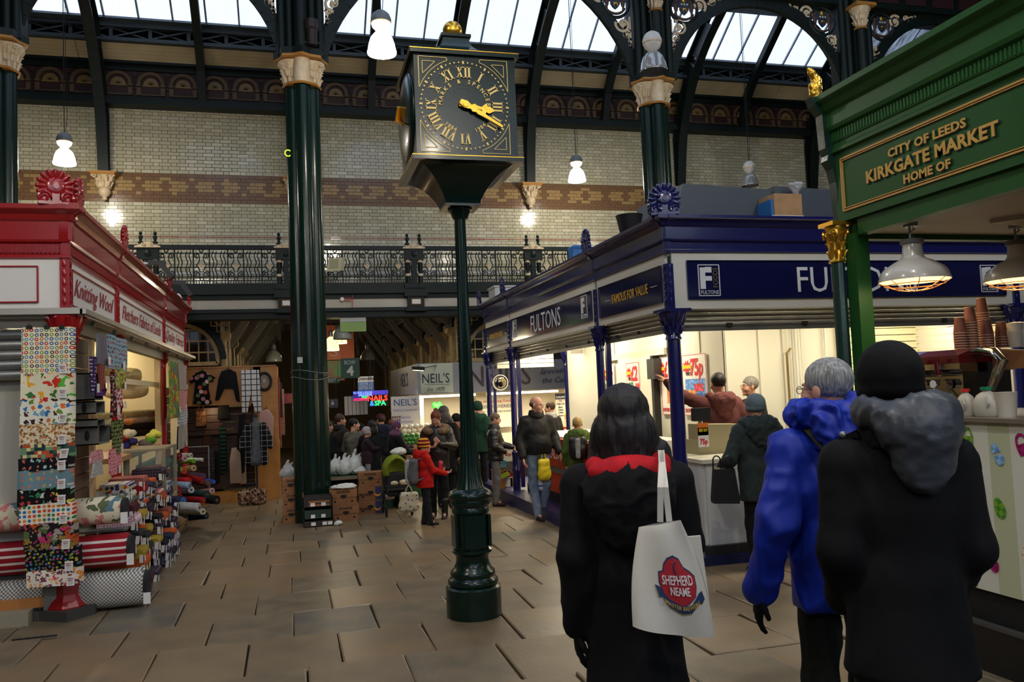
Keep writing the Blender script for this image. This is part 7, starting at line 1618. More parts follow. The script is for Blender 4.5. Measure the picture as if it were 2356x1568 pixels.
f=B();a0,a1,a2,a3=P(365,1186,12.7),P(425,1207,12.5),P(408,1238,12.5),P(378,1215,12.6);f.add([a0,a1,a2,a3]+[np.array(p)+np.array([0,.01,.0]) for p in (a0,a1,a2,a3)],[(0,1,2,3),(7,6,5,4),(0,4,5,1),(1,5,6,2),(2,6,7,3),(3,7,4,0)]);solo(f,'paper_flap',mat('brown_paper',(140,108,70),.7),'loose flap of brown paper hanging from the slanting paper roll','paper')
f=B();a0,a1,a2,a3=P(398,1062,13.0),P(412,1062,13.0),P(413,1098,13.0),P(400,1098,13.0);
for k,mt in enumerate((black,white_p,black)):f=B();f.box((a0[0]-.04+k*.05,13.0,a2[2]),(a0[0]+k*.05,13.02,a0[2]));solo(f,'hanging_offcut',mt,['black','white','second black'][k]+' strip of cloth hanging over the roll ends','fabric')
# inside the stall: shelf goods
f=Field(.05);c=P(318,893,12.5)+np.array([-.3,.8,0]);f.box(c,(.3,.08,.1),.07);f.ell(c,(.3,.12,.14));o_=ob_from('cushion',*f.mesh(.02),mat('cream_cushion',(226,206,160),.8),None,.01,6,world=True,label='cream cushion hanging inside the red stall window',cat='cushion');setorigin(o_)
f=Field(.04)
for k in range(9):f.ell(np.array([-2.3+rnd.uniform(-.1,.1),11.2+k*.25,2.1+rnd.uniform(-.03,.08)]),(.14,.18,.08))
o_=ob_from('packed_polythene',*f.mesh(.03),mat('clear_polythene',(214,196,140),.2,spec=.8),None,.02,12,world=True,label='crumpled polythene wrapped goods on the high shelf inside the red stall',cat='packaging');setorigin(o_)
for k,(c_,nm) in enumerate((((220,206,150),'cream'),((236,228,200),'white'),((50,44,40),'black'),((70,60,50),'dark brown'))):
 b=B();b.cyl((-2.9,12.3,1.55-k*.1),(-2.2,14.6,1.55-k*.1),.06,None,14);solo(b,'shelf_roll',cloth('shelf_roll_'+nm.replace(' ','_'),c_),nm+' cloth roll lying on the shelf inside the red stall window','fabric roll',smooth=40,group='rolls on the inner shelf')
f=Field(.02);c=P(296,970,12.6);f.ell(c,(.07,.05,.045)).ell(c+np.array([.07,0,.03]),(.035,.025,.02)).ell(c+np.array([-.04,0,.07]),(.015,.015,.03));o_=ob_from('toy_fox',*f.mesh(.01),mat('fox_orange',(176,104,50),.8),None,world=True,label='small orange toy fox on the counter inside the red stall',cat='toy');setorigin(o_)
for k,(c_,nm,x,y) in enumerate((((110,190,60),'green',350,1010),((220,214,90),'yellow',356,1000),((50,50,110),'navy',300,1020),((214,200,170),'cream',300,998),((150,30,40),'red',288,1010),((120,110,110),'grey',335,1020))):
 f=Field(.02);c=P(x,y,12.7);[f.ell(c+np.array([rnd.uniform(-.06,.06),rnd.uniform(-.06,.06),rnd.uniform(-.03,.03)]),(.06,.06,.05)) for _ in range(4)];o_=ob_from('yarn_bundle',*f.mesh(.012),cloth('yarn_'+nm,c_),None,.01,40,world=True,label=nm+' bundle of knitting yarn on the red stall counter',cat='yarn',group='yarn bundles on the counter');setorigin(o_)
 # ================================================================== BACKGROUND: CLOTHES STALL, GREENGROCER, SIGNS, CRATES
pine=mat('orange_pine',(190,132,62),.4,var=((168,110,46),5,.4));CYs=17.3
cs=thing('clothes_stall','orange timber clothes stall with slatted back wall under the balcony','stall',(-1.5,CYs,gz(CYs)))
pA,pB=P(410,848,CYs),P(632,843,CYs);z_t=(pA[2]+pB[2])/2;z_f=gz(CYs)
B().box((-2.9,CYs+.0,P(500,932,CYs)[2]),(P(600,900,CYs)[0],CYs+.05,z_t)).obj('top_board',pine,cs);B().box((-2.9,CYs-.02,z_t),(pB[0]+.02,CYs+.08,z_t+.03)).obj('top_rail',pine,cs)
xa=P(583,900,CYs)[0];B().box((xa,CYs,z_f),(pB[0],CYs+.06,z_t)).obj('end_board',pine,cs)
B().box((pB[0],CYs,z_f),(pB[0]+.05,CYs+1.0,z_t)).obj('side_board',pine,cs);zk=P(500,1145,CYs)[2]
for k in range(11):z=zk+.12+k*(P(500,934,CYs)[2]-zk-.14)/11;B().box((-2.9,CYs+.5,z),(xa,CYs+.54,z+(P(500,934,CYs)[2]-zk-.14)/11-.012)).obj('back_slat',mat('dark_red_brown_slat',(66,40,28),.5),cs)
B().box((-2.9,CYs-.1,z_f),(xa+.1,CYs+.5,zk+.08)).obj('floor_board',pine,cs)
B().box((-2.9,CYs+.3,P(500,1000,CYs)[2]),(xa-.1,CYs+.5,P(500,1000,CYs)[2]+.02)).obj('shelf',mat('dark_red_brown_slat',(66,40,28),.5),cs)
light('stall_spot','POINT',(-1.6,CYs+.2,1.5),5,(1,.7,.4),.05,parent=cs)
def garment(label,pts,Y,mt,cat='clothing',name='hanging_garment',d=.035,group=None,hanger=True):
 """silhouette in pixels at depth Y, puffed to real thickness"""
 q=[P(x,y,Y) for x,y in pts];c=sum(q)/len(q);t=thing(name,label,cat,(c[0],Y,min(p[2] for p in q)),group=group);b=B();rings=[]
 for k,dd in ((.9,-d),(1.0,-d*.5),(1.0,d*.3),(.92,d*.6)):rings.append([c+(p-c)*k+np.array([0,dd,0]) for p in q])
 b.loft(rings);b.obj('garment_cloth',mt,t,60)
 if hanger:top=max(q,key=lambda p:p[2]);b=B();b.tube([c*np.array([1,0,0])+np.array([-.06,Y,top[2]-.02]),c*np.array([1,0,0])+np.array([0,Y,top[2]+.02]),c*np.array([1,0,0])+np.array([.06,Y,top[2]-.02])],.007,5);b.tube([c*np.array([1,0,0])+np.array([0,Y,top[2]+.02]),c*np.array([1,0,0])+np.array([.01,Y,top[2]+.06]),c*np.array([1,0,0])+np.array([-.01,Y,top[2]+.07])],.004,5);b.obj('hanger',black,t)
 return t
g_='clothes on the clothes stall'
garment('black dress with pink flowers hanging on the orange board',[(452,856),(470,853),(478,858),(496,868),(490,878),(480,874),(480,895),(488,928),(466,932),(444,928),(448,895),(450,874),(438,880),(436,870)],CYs-.06,printed('black_flower_print',(16,16,18),[(206,130,140),(110,120,70),(190,90,60),(220,190,190)],9,.36,.9),group=g_)
garment('black cropped long-sleeved top next to the flowered dress',[(510,853),(530,849),(543,856),(550,900),(552,925),(545,922),(538,893),(516,893),(503,920),(495,921),(503,870)],CYs-.06,blackc,group=g_)
garment('white trousers with a black window check hanging on the board',[(555,851),(596,850),(602,945),(587,948),(577,905),(569,950),(557,950)],CYs-.08,checked('white_window_check',(214,214,212),(22,22,24),9,'xz',line=.14),group=g_)
garment('black trousers and top hanging below the checked trousers',[(550,955),(562,950),(565,1000),(563,1085),(556,1090),(553,1040),(545,1032)],CYs-.1,blackc,group=g_)
garment('dusty pink lace top on the end of the timber stall',[(598,945),(618,940),(630,960),(628,1025),(612,1028),(596,990)],CYs-.12,mat('dusty_pink_lace',(178,140,130),.9,bump=(90,.6)),group=g_)
garment('pale pink lace dress hanging low on the dark rail',[(533,1030),(548,1028),(560,1050),(556,1110),(530,1112),(528,1060)],CYs+.1,mat('pale_lace',(186,160,140),.9,bump=(90,.6)),group=g_)
garment('cream lace skirt hanging beside the pale pink dress',[(554,1045),(566,1045),(568,1112),(552,1114)],CYs+.15,mat('cream_lace',(190,170,140),.9,bump=(90,.6)),group=g_)
garment('green and black striped scarf hanging on the slatted wall',[(505,980),(520,978),(522,1085),(508,1090)],CYs+.3,striped('green_black_scarf',[(20,40,30),(40,90,60),(16,18,18)],.08,'z'),group=g_)
for i,(x,y,w,h,mt,lab) in enumerate(((463,945,26,34,printed('leopard_bag',(86,56,34),[(30,20,16),(120,84,50)],40,.4,1),'leopard print handbag on the dark slatted wall'),(515,930,30,32,blackc,'black handbag on the dark slatted wall'),(478,998,22,26,cloth('brown_tote',(90,58,36)),'brown handbag on the lower shelf'))):
 a,b2=P(x-w/2,y,CYs+.4),P(x+w/2,y+h,CYs+.4);t=thing('handbag',lab,'bag',(a[0],CYs+.4,b2[2]));b=B();b.prism([(0,0),(b2[0]-a[0],0),((b2[0]-a[0])*.9,a[2]-b2[2]),((b2[0]-a[0])*.1,a[2]-b2[2])],(a[0],CYs+.34,b2[2]),(1,0,0),(0,0,1),(0,.12,0));b.obj('bag_body',mt,t)
 m_=(a[0]+b2[0])/2;b=B();b.tube([(m_-.05,CYs+.4,a[2]-.01),(m_-.04,CYs+.4,a[2]+.1),(m_+.04,CYs+.4,a[2]+.1),(m_+.05,CYs+.4,a[2]-.01)],.008,5);b.obj('handle',mt,t)
c=P(608,877,CYs-.04);t=thing('wheel_clock','round wall clock made like a spoked car wheel on the timber stall','clock',c);b=B();b.tube([c+np.array([.13*math.cos(a),0,.17*math.sin(a)]) for a in np.linspace(0,2*PI,33)[:-1]],.028,8,closed=True);b.obj('tyre',black,t,40);b=B()
for k in range(14):a=k*PI/7;b.bar(c,c+np.array([.11*math.cos(a),0,.145*math.sin(a)]),.008,.008)
b.cyl(c+np.array([0,.01,0]),c-np.array([0,.03,0]),.025,None,10);b.obj('spokes',grey_m,t)
# mannequin with checked coat
c=P(592,1120,16.6);t=thing('dress_stand','dress stand wearing a grey polo dress and black checked open coat','mannequin',(c[0],16.6,gz(16.6)));zt=P(592,962,16.6)[2];x=c[0];b=B();b.cyl((x,16.6,gz(16.6)),(x,16.6,zt),.02,None,8);b.lathe((x,16.6,gz(16.6)),[(.16,0),(.15,.02),(.03,.04)],16);b.obj('stand',black,t,40)
f=Field(.04);zb=P(592,1068,16.6)[2];f.cap((x,16.6,zt-.16),(x,16.6,zb+.1),.09,.13,flat=(1.2,.9,1)).cap((x,16.6,zt-.12),(x,16.6,zt),.05,.05);ob_from('grey_dress',*f.mesh(.02),cloth('grey_jersey',(104,108,112)),t,.006,12,world=True)
f=Field(.03)
for s_ in (-1,1):f.cap((x+s_*.12,16.56,zt-.14),(x+s_*.14,16.56,zb+.06),.06,.08).chain([(x+s_*.15,16.6,zt-.14),(x+s_*.24,16.56,zt-.38),(x+s_*.26,16.5,zt-.55)],[.06,.055,.05])
ob_from('checked_coat',*f.mesh(.02),checked('black_window_check',(18,18,20),(150,150,150),10,'xz',line=.08),t,.005,10,world=True);B().ball((x,16.6,zt+.04),(.05,.05,.06)).obj('neck_cap',cloth('grey_knit',(60,62,64)),t,0)
c=P(581,1157,16.3);t=thing('holdall','leopard face print holdall standing on the flagstones by the clothes stall','bag',(c[0],16.3,gz(16.3)));f=Field(.05);f.box((c[0],16.3,gz(16.3)+.17),(.26,.1,.15),.08);ob_from('bag_body',*f.mesh(.02),printed('leopard_print',(120,92,70),[(40,28,24),(170,140,110),(80,56,40)],20,.44,1),t,.006,12,world=True)
for s_ in (-.06,.06):b=B();b.tube([(c[0]-.1,16.3+s_,gz(16.3)+.26),(c[0]-.07,16.3+s_,gz(16.3)+.42),(c[0]+.07,16.3+s_,gz(16.3)+.42),(c[0]+.1,16.3+s_,gz(16.3)+.26)],.012,6);b.obj('handle',black,t)
for i,(x,y0,y1,mt) in enumerate(((638,868,1010,'dusty_rose'),(643,880,960,'grey_knit'),(648,895,1000,'pale_rose'),(641,950,1030,'tan'))):
 c_={'dusty_rose':(150,80,80),'grey_knit':(60,62,64),'pale_rose':(176,130,116),'tan':(150,116,90)}[mt];garment(['dusty rose','grey','pale rose','tan'][i]+' garment hanging round the end of the timber stall',[(x-5,y0),(x+5,y0),(x+8,y1),(x-6,y1)],CYs+.2+.25*i,cloth(mt+'_garment',c_),group=g_)
b=B();b.bar(P(425,1028,16.5),P(480,1026,16.5),.02,.02);p=P(480,1026,16.5);b.bar(p,(p[0],16.5,gz(16.5)),.02,.02);b.bar((p[0]-.2,16.5,gz(16.5)+.02),(p[0]+.2,16.5,gz(16.5)+.02),.02,.02,up=(0,1,0));solo(b,'garment_rail',grey_m,'chrome garment rail at the front of the clothes stall','rail')
for i,x in enumerate((488,494,500)):garment(['dark patterned blouse at the left end of the chrome rail','black coat in the middle of the chrome rail','black trousers at the right of the chrome rail'][i],[(x-4,1035),(x+5,1035),(x+6,1110),(x-5,1115)],16.6+.1*i,[printed('dark_blouse',(30,26,28),[(90,76,70)],26,.3,1),blackc,blackc][i],group='clothes on the chrome rail')

# table with carrier bags, cartons and crates round the big column
cb_m=mat('brown_cardboard',(152,104,62),.75,var=((136,90,52),7,.4));inkm=mat('carton_ink',(60,40,26),.7);TYY=13.75
a,b2=P(648,1092,TYY),P(884,1078,TYY);zt=gz(TYY)+.62;t=thing('trestle_table','green topped trestle table carrying carrier bags beside the big column','table',(a[0],TYY,gz(TYY)))
B().box((a[0],TYY,zt-.03),(b2[0],TYY+.75,zt)).obj('table_top',mat('dull_green_top',(60,84,62),.5),t);B().box((a[0],TYY-.01,zt-.045),(b2[0],TYY,zt)).obj('table_edge',mat('worn_timber_edge',(130,110,80),.6),t)
for x in (a[0]+.04,b2[0]-.04):
 for y in (TYY+.05,TYY+.7):B().box((x-.025,y-.025,gz(TYY)-.01),(x+.025,y+.025,zt-.03)).obj('leg',mat('dark_green_leg',(30,44,36),.5),t)
B().box((P(760,1100,TYY)[0],TYY+.1,gz(TYY)+.05),(P(822,1100,TYY)[0],TYY+.12,zt-.05)).obj('black_cloth',blackc,t)
def carton(x0,x1,h,Y,z,label,words=None,mt=cb_m,orange_=False,dy=.34,holes=True):
 A_,C_=P(x0,1150,Y)[0],P(x1,1150,Y)[0];t=thing('banana_carton',label,'box',(A_,Y,z),group='cartons and crates by the column');th=.008
 B().box((A_,Y,z),(C_,Y+dy,z+h-.004)).obj('carton_body',mt,t);B().box((A_-th,Y-th,z+h*.5),(C_+th,Y+dy+th,z+h)).obj('carton_lid',mt,t);w=C_-A_;m_=(A_+C_)/2
 if holes:
  b=B();b.prism([(-.05,.02),(.0,.03),(.05,.02),(.045,-.005),(0,-.03),(-.045,-.005)],(m_,Y-th-.001,z+h*.55),(1,0,0),(0,0,1),(0,-.002,0))
  for s_ in (-1,1):b.cyl((m_+s_*w*.32,Y+.001,z+h*.25),(m_+s_*w*.32,Y-.002,z+h*.25),.016,None,10)
  b.obj('hand_hole',black,t,kind='stuff')
 if words:b=B();text(b,words,(m_-(.08 if orange_ else 0),Y-th-.001,z+h*(.78 if not orange_ else .35)),(1,0,0),(0,0,1),.035,w*.5,bold=.02);b.obj('carton_lettering',inkm,t)
 if orange_:
  B().box((C_-w*.3,Y-th-.003,z+.005),(C_,Y-th,z+h*.95)).obj('blue_print',mat('carton_blue',(40,50,90),.6),t);b=B();b.tube([(C_-w*.2+.05*math.cos(q),Y-th-.006,z+h*.5+.045*math.sin(q)) for q in np.linspace(PI,2*PI,8)],[.005,.014,.018,.02,.018,.014,.008,.004],6);b.obj('banana_print',mat('banana_orange_print',(214,140,40),.6),t)
 return t
Y_=13.25;zc=gz(Y_)
for k,(lab) in enumerate(('bottom carton of the stack left of the big column','middle red-lettered carton left of the big column','top carton of the stack left of the big column')):carton(651,688,.225,13.35,gz(13.35)+.228*k,'brown banana '+lab,['BANANAS','Dole','Dole'][k])
for k,(lab) in enumerate(('lower','upper')):carton([766,760][k],[824,821][k],.245,12.95,gz(12.95)+.248*k,'%s brown carton lettered BANANAS right of the column foot'%lab,'BANANAS')
for k,(lab) in enumerate(('lowest brown carton with blue panel right of the column','second carton with blue panel, white label in front','top brown carton of the three under the table end')):carton(825+k,879+k,.225,13.6,gz(13.6)+.228*k,lab,['Fyffes','Fyffes','BANANAS'][k],orange_=k<2)
carton(880,905,.17,14.2,gz(14.2),'small green crate at the right of the cartons',None,mat('green_crate',(46,92,72),.5),holes=False)
crt=mat('black_printed_card',(40,32,28),.6)
Yc=12.62;z=gz(Yc)
for k,(h,mt,lab,x0,x1) in enumerate(((.11,crt,'flat black produce tray on the floor in front of the column',698,768),(.17,mat('dark_green_tray',(34,52,42),.6),'dark green produce tray above the flat black one',699,764),(.2,crt,'black and orange slatted produce crate, topmost before the column',698,766))):
 A_,C_=P(x0,1190,Yc)[0],P(x1,1190,Yc)[0];t=thing('produce_tray',lab,'crate',(A_,Yc,z),group='cartons and crates by the column')
 B().box((A_,Yc,z),(C_,Yc+.3,z+.01)).obj('tray_base',mt,t);B().box((A_,Yc,z),(C_,Yc+.01,z+h*.8)).obj('tray_front',mt,t);B().box((A_,Yc+.29,z),(C_,Yc+.3,z+h*.8)).obj('tray_back',mt,t)
 for x in (A_,C_-.01):B().box((x,Yc,z),(x+.01,Yc+.3,z+h)).obj('tray_side',mt if k<2 else cb_m,t)
 if k==2:
  for q in (.02,.07):B().box((A_+.08,Yc-.004,z+q),(C_-.04,Yc,z+q+.03)).obj('orange_slat',mat('orange_brown_slat',(150,96,50),.6),t)
 for q in (.25,.62,.8)[:2 if k else 3]:B().box((A_+(C_-A_)*q,Yc-.006,z+.02),(A_+(C_-A_)*(q+.15),Yc-.001,z+.07)).obj('paper_label',tagm,t)
 z+=h+.002
bagm=mat('white_carrier_plastic',(206,206,196),.3,spec=.5,trans=0,bump=(14,.5,.01))
def carrier(x,y,w,h,Y,lab,z=None,ears=True):
 c=P(x,y,Y);c[2]=(zt if z is None else z);t=thing('carrier_bag',lab,'bag',c,group='white carrier bags round the trestle table');f=Field(.04);f.ell(c+np.array([0,0,h*.36]),(w*.5,w*.38,h*.36));f.ell(c+np.array([w*.1,0,h*.6]),(w*.3,w*.25,h*.25));f.box(c-np.array([0,0,.2]),(w,w,.2),.01,k=.01,sub=True)
 if ears:f.cap(c+np.array([-.02,0,h*.75]),c+np.array([w*.1,0,h*1.15]),.03,.018);f.cap(c+np.array([w*.15,0,h*.7]),c+np.array([w*.35,0,h*1.0]),.025,.015)
 ob_from('bag_plastic',*f.mesh(.016),bagm,t,.016,16,world=True)
for i,(x,w,h,lab) in enumerate(((660,.24,.26,'white carrier bag standing on the left end of the table'),(770,.26,.3,'white carrier bag right beside the big column'),(792,.28,.32,'white carrier bag with long upright handles, middle of the table'),(815,.34,.36,'largest white carrier bag with tied ears on the table'),(832,.3,.16,'flat slumped white carrier bag at the right end'))):carrier(x,1080,w,h,14.0+.1*(i%2),lab,ears=i!=4)
carrier(895,1150,.24,.3,14.0,'white carrier bag resting on the small green crate',gz(14.2)+.17);carrier(790,1130,.4,.07,13.05,'crumpled white paper lying on the BANANAS cartons',gz(12.95)+.498,False);carrier(778,1207,.12,.07,12.6,'small scrap of white plastic on the floor by the crates',gz(12.6),False)

# pushchair
c=P(912,1120,13.3);X0,Y0=c[0],13.3;zf=gz(Y0);t=thing('pushchair','pushchair with lime green hood and cream bag hanging, beside the cartons','pushchair',(X0,Y0,zf));lime=cloth('lime_green_fabric',(126,138,34))
f=Field(.02);f.ell((X0-.02,Y0,zf+.72),(.2,.22,.24));f.ell((X0+.02,Y0-.16,zf+.68),(.17,.2,.22),k=.02,sub=True);f.box((X0,Y0,zf+.4),(.4,.4,.22),.02,k=.02,sub=True);ob_from('hood',*f.mesh(.018),lime,t,.004,12,world=True)
f=Field(.03);f.box((X0,Y0+.02,zf+.5),(.17,.06,.18),.03,);f.box((X0,Y0-.12,zf+.36),(.17,.18,.04),.03);ob_from('seat',*f.mesh(.02),black,t,world=True)
b=B()
for s_ in (-1,1):x=X0+s_*.2;b.tube([(x,Y0+.3,zf+.9),(x,Y0+.1,zf+.55),(x,Y0-.25,zf+.12)],.012,6);b.tube([(x,Y0+.25,zf+.1),(x,Y0-.1,zf+.42)],.012,6)
b.bar((X0-.2,Y0+.3,zf+.9),(X0+.2,Y0+.3,zf+.9),.02,.02);b.obj('frame',black,t)
for s_ in (-1,1):
 for y in (-.25,.25):x=X0+s_*.2;b=B();b.tube([(x,Y0+y+.085*math.cos(a),zf+.1+.085*math.sin(a)) for a in np.linspace(0,2*PI,19)[:-1]],.014,6,closed=True);b.cyl((x-.015,Y0+y,zf+.1),(x+.015,Y0+y,zf+.1),.03,None,10);b.obj('wheel',black,t)
B().box((X0-.2,Y0-.42,zf+.48),(X0+.32,Y0-.16,zf+.5)).obj('tray',blackn,t);f=Field(.03);[f.ell((X0+rnd.uniform(-.15,.28),Y0-.3+rnd.uniform(-.06,.06),zf+.53),(.06,.05,.04)) for _ in range(9)];ob_from('tray_contents',*f.mesh(.016),mat('cream_muslin',(196,180,146),.8),t,.01,20,world=True)
bag_hang('cloth_bag','cream cloth bag with blue flowers hanging from the pushchair',(X0+.14,Y0-.42,zf+.5),.34,.42,.1,printed('cream_blue_print',(206,196,164),[(70,90,150)],12,.16,.9))
carrier(915,1000,.26,.14,13.5,'white carrier bag lying on top of the pushchair hood',zf+.93,False)

# ---------------- greengrocer
GY=16.5;ng=thing('greengrocer_stall','greengrocer stall with grey and cream lettered fascia behind the clock post','stall',(2.6,GY,gz(GY)))
gx0=P(967,860,GY)[0];gz1,gz0=P(967,836,GY)[2],P(967,907,GY)[2];gsg=mat('silver_grey_sign',(150,152,160),.35);cr_s=mat('pale_green_sign',(206,214,190),.35);nt=mat('dark_navy_letter',(34,44,78),.5)
B().box((gx0,GY,gz0),(8.2,GY+.08,gz1)).obj('fascia',gsg,ng);B().box((gx0,GY-.012,gz0+.01),(P(1042,870,GY)[0],GY,gz1-.01)).obj('cream_sign',cr_s,ng)
B().box((gx0-.06,GY,gz0),(gx0,GY+4.6,gz1)).obj('return_fascia',gsg,ng)
def gt(s_,x,y,size,w,mt,O=None,u=(1,0,0),name='sign_lettering',**kw):
 b=B();text(b,s_,P(x,y,GY)+np.array([0,-.016,0]) if O is None else O,u,(0,0,1),size,w,**kw);b.obj(name,mt,ng)
gt("NEIL'S",1003,880,.19,.56,nt);gt('Est. 1975',1003,899,.075,.36,nt,shear=.3)
for yy in (883.5,902):b=B();b.bar(P(975,yy,GY)+np.array([0,-.015,0]),P(1032,yy,GY)+np.array([0,-.015,0]),.006,.005,up=(0,1,0));b.obj('sign_rule',nt,ng)
gt("NEIL'S",1150,886,.42,1.35,mat('plum_letter',(70,56,74),.5));gt('Specialist Suppliers to',1320,856,.1,1.5,nt,shear=.3);gt('the Catering Trade',1315,878,.12,1.3,nt,shear=.3)
gt("NEIL'S",0,0,.3,1.2,nt,O=(gx0-.062,GY+2.0,(gz0+gz1)/2-.12),u=(0,-1,0))
gw_=mat('lit_shop_white',(238,230,206),.5);B().box((gx0-.0,18.25,gz(GY)),(8.2,18.35,gz1)).obj('shop_back',gw_,ng);B().box((gx0,GY+.0,gz0-.01),(8.2,18.25,gz0)).obj('shop_ceiling',gw_,ng)
B().box((gx0-.05,GY+.3,gz(GY)),(P(975,950,GY+.3)[0],GY+.34,gz0-.06)).obj('side_banner',mat('white_banner',(226,220,210),.5),ng)
xb0,xb1=P(900,950,GY)[0],P(966,950,GY)[0];t2=thing('shop_banner','white shop banner reading family business left of the greengrocer counter','banner',(xb0,GY-.03,gz(GY)));bp=P(903,1020,GY)[2];B().box((xb0,GY-.03,bp),(xb1,GY-.01,gz0-.02)).obj('banner_cloth',mat('white_banner',(226,220,210),.5),t2)
lav=mat('lavender_print',(150,140,190),.6);blp=mat('blue_print',(60,80,150),.6);m_=(xb0+xb1)/2
for s_,y,h,w,mt in (("NEIL'S",932,.13,.46,blp),('Quality Greengrocers',944,.04,.5,lav),('Family',962,.06,.2,lav),('Business',972,.06,.28,lav),('Established',986,.06,.34,lav),('over 30 years',997,.06,.4,lav)):
 b=B();text(b,s_,np.array([m_,GY-.034,P(935,y,GY)[2]]),(1,0,0),(0,0,1),h,w);b.obj('banner_lettering',mt,t2)
for k in range(8):B().box((xb0+.01+(k%4)*.045,GY-.036,P(905,962,GY)[2]-.06*(k//4)),(xb0+.045+(k%4)*.045,GY-.031,P(905,962,GY)[2]-.06*(k//4)+.045)).obj('payment_mark',mat('mark_%d'%(k%3),[(200,60,50),(60,90,160),(90,140,80)][k%3],.5),t2)
for x,w in ((gx0+.5,1.3),(gx0+2.2,1.5),(gx0+4.0,1.5),(gx0+5.4,1.0)):
 b=B();b.cyl((x-w/2,GY+.1,gz0-.05),(x+w/2,GY+.1,gz0-.05),.022,None,8);b.obj('fluorescent_tube',warm_hot,ng);light('greengrocer_tube_light','AREA',(x,GY+.25,gz0-.07),60,(1,.86,.62),w,.12,parent=ng)
 # produce heaps
pc={'orange':(236,110,30),'lemon':(236,200,50),'apple':(150,190,60),'tomato':(206,40,30),'cauliflower':(226,218,190),'pepper':(60,130,50),'potato':(180,140,90),'aubergine':(70,40,70)}
bm_={}
def fruit(kind,c,r):
 key=kind
 if key not in bm_:
  b=B(True);b.ball((0,0,0),(1,1,.92 if kind!='lemon' else .8),10,7);m0=b.obj('f',mat('%s_skin'%kind,pc[kind],.4));m0.data.polygons.foreach_set('use_smooth',[True]*len(m0.data.polygons));bm_[key]=m0.data;bpy.data.objects.remove(m0)
 o_=bpy.data.objects.new(kind,bm_[key]);COL.objects.link(o_);o_.location=[float(v) for v in c];o_.scale=(r,r,r);return o_
heaps=[(1050,1022,16.2,'orange',5,6,.05,'orange in the heap right behind the clock post'),(1330,968,16.9,'lemon',4,3,.055,'yellow melon in the lit rack behind the blue stall'),(1300,998,16.6,'orange',5,3,.045,'orange in the small heap behind the orange chiller'),(960,1000,16.2,'cauliflower',6,3,.055,'cauliflower on the sloping produce display'),(985,1022,15.9,'tomato',5,2,.04,'tomato at the front of the sloping display'),(945,1018,15.9,'pepper',5,3,.045,'green pepper on the sloping display'),(995,992,16.4,'apple',5,2,.045,'green apple high on the sloping display'),(965,988,16.4,'lemon',4,1,.045,'lemon along the top of the display'),(1052,1070,16.0,'potato',4,2,.05,'potato in the crate under the oranges'),(935,1035,15.8,'aubergine',4,2,.04,'dark aubergine low on the display')]
for x,y,Y,kd,nx,nz,r_,lab in heaps:
 c=P(x,y,Y)
 for i in range(nx):
  for k in range(nz):
   for q in range(1):tag(fruit(kd,c+np.array([(i-nx/2)*r_*1.9+rnd.uniform(-.01,.01)+(k%2)*r_,k*r_*.9,k*r_*1.55]),r_*rnd.uniform(.9,1.08)),lab,kd,kd+' heap: '+lab.split(' ',1)[1])
 t=thing('produce_crate','sloping timber crate under the '+' '.join(lab.split()[:1]+lab.split()[-5:]),'crate',(c[0],Y,c[2]-.25));w=nx*r_*1.1+.02
 B().obox(c+np.array([0,nz*r_*.45,nz*r_*.6-r_-.03]),(w,0,0),(0,nz*r_*.6+.02,nz*r_*.75),(0,.006,-.008)).obj('crate_board',mat('pale_crate_timber',(170,130,84),.7),t)
 for k in range(3):B().box((c[0]-w,Y-r_-.03,c[2]-r_-.2+k*.06),(c[0]+w,Y-r_-.015,c[2]-r_-.155+k*.06)).obj('crate_slat',mat('pale_crate_timber',(170,130,84),.7),t)
B().box((gx0,15.9,gz(16)),(6.0,16.9,.35)).obj('counter',mat('dark_counter_front',(60,54,46),.7),ng)
B().box((P(925,1000,15.75)[0],15.75,gz(16)),(gx0,16.6,.3)).obj('counter',mat('green_counter_cloth',(50,90,50),.7),ng)
for i,x in enumerate((1318,1332,1345,1358)):
 c=P(x,928,17.0);t=thing('banana_bunch','bunch of bananas hanging on the rack behind the chiller, '+['leftmost','second from left','third from left','rightmost'][i],'bananas',c)
 for k in range(5):b=B();a=(k-2)*.35;b.tube([c+np.array([.0,0,.08]),c+np.array([.035*math.sin(a),-.02,.02]),c+np.array([.06*math.sin(a),-.02,-.05]),c+np.array([.05*math.sin(a),-.0,-.1])],[.008,.016,.016,.006],6);b.obj('banana',mat('banana_skin',(214,200,50),.4),t,40)
B().bar(P(1290,912,17.0),P(1375,918,17.0),.01,.01).obj('rack_rail',grey_m,ng)
t=thing('price_board','white board lettered free deliveries at the back of the greengrocer','sign',P(1150,960,18));a,b2=P(1095,915,18),P(1185,980,18);B().box((a[0],18,b2[2]),(b2[0],18.03,a[2])).obj('board',gw_,t)
for s_,y,h,mt in (('to the Catering Trade',925,.06,pred),('FREE DELIVERIES',938,.075,nt),('PUBS, CLUBS, CAFES & BARS',948,.04,nt)):b=B();text(b,s_,np.array([(a[0]+b2[0])/2,17.995,P(1140,y,18)[2]]),(1,0,0),(0,0,1),h,.75,shear=.2);b.obj('board_lettering',mt,t)
t=thing('price_board','white board lettered deliveries to cafes right of the balding walker','sign',P(1290,950,18));a,b2=P(1277,905,17.9),P(1302,965,17.9);B().box((a[0],17.9,b2[2]),(b2[0],17.93,a[2])).obj('board',gw_,t);B().box((a[0],17.895,P(1290,918,17.9)[2]),(b2[0],17.9,a[2])).obj('board_head',nt,t)
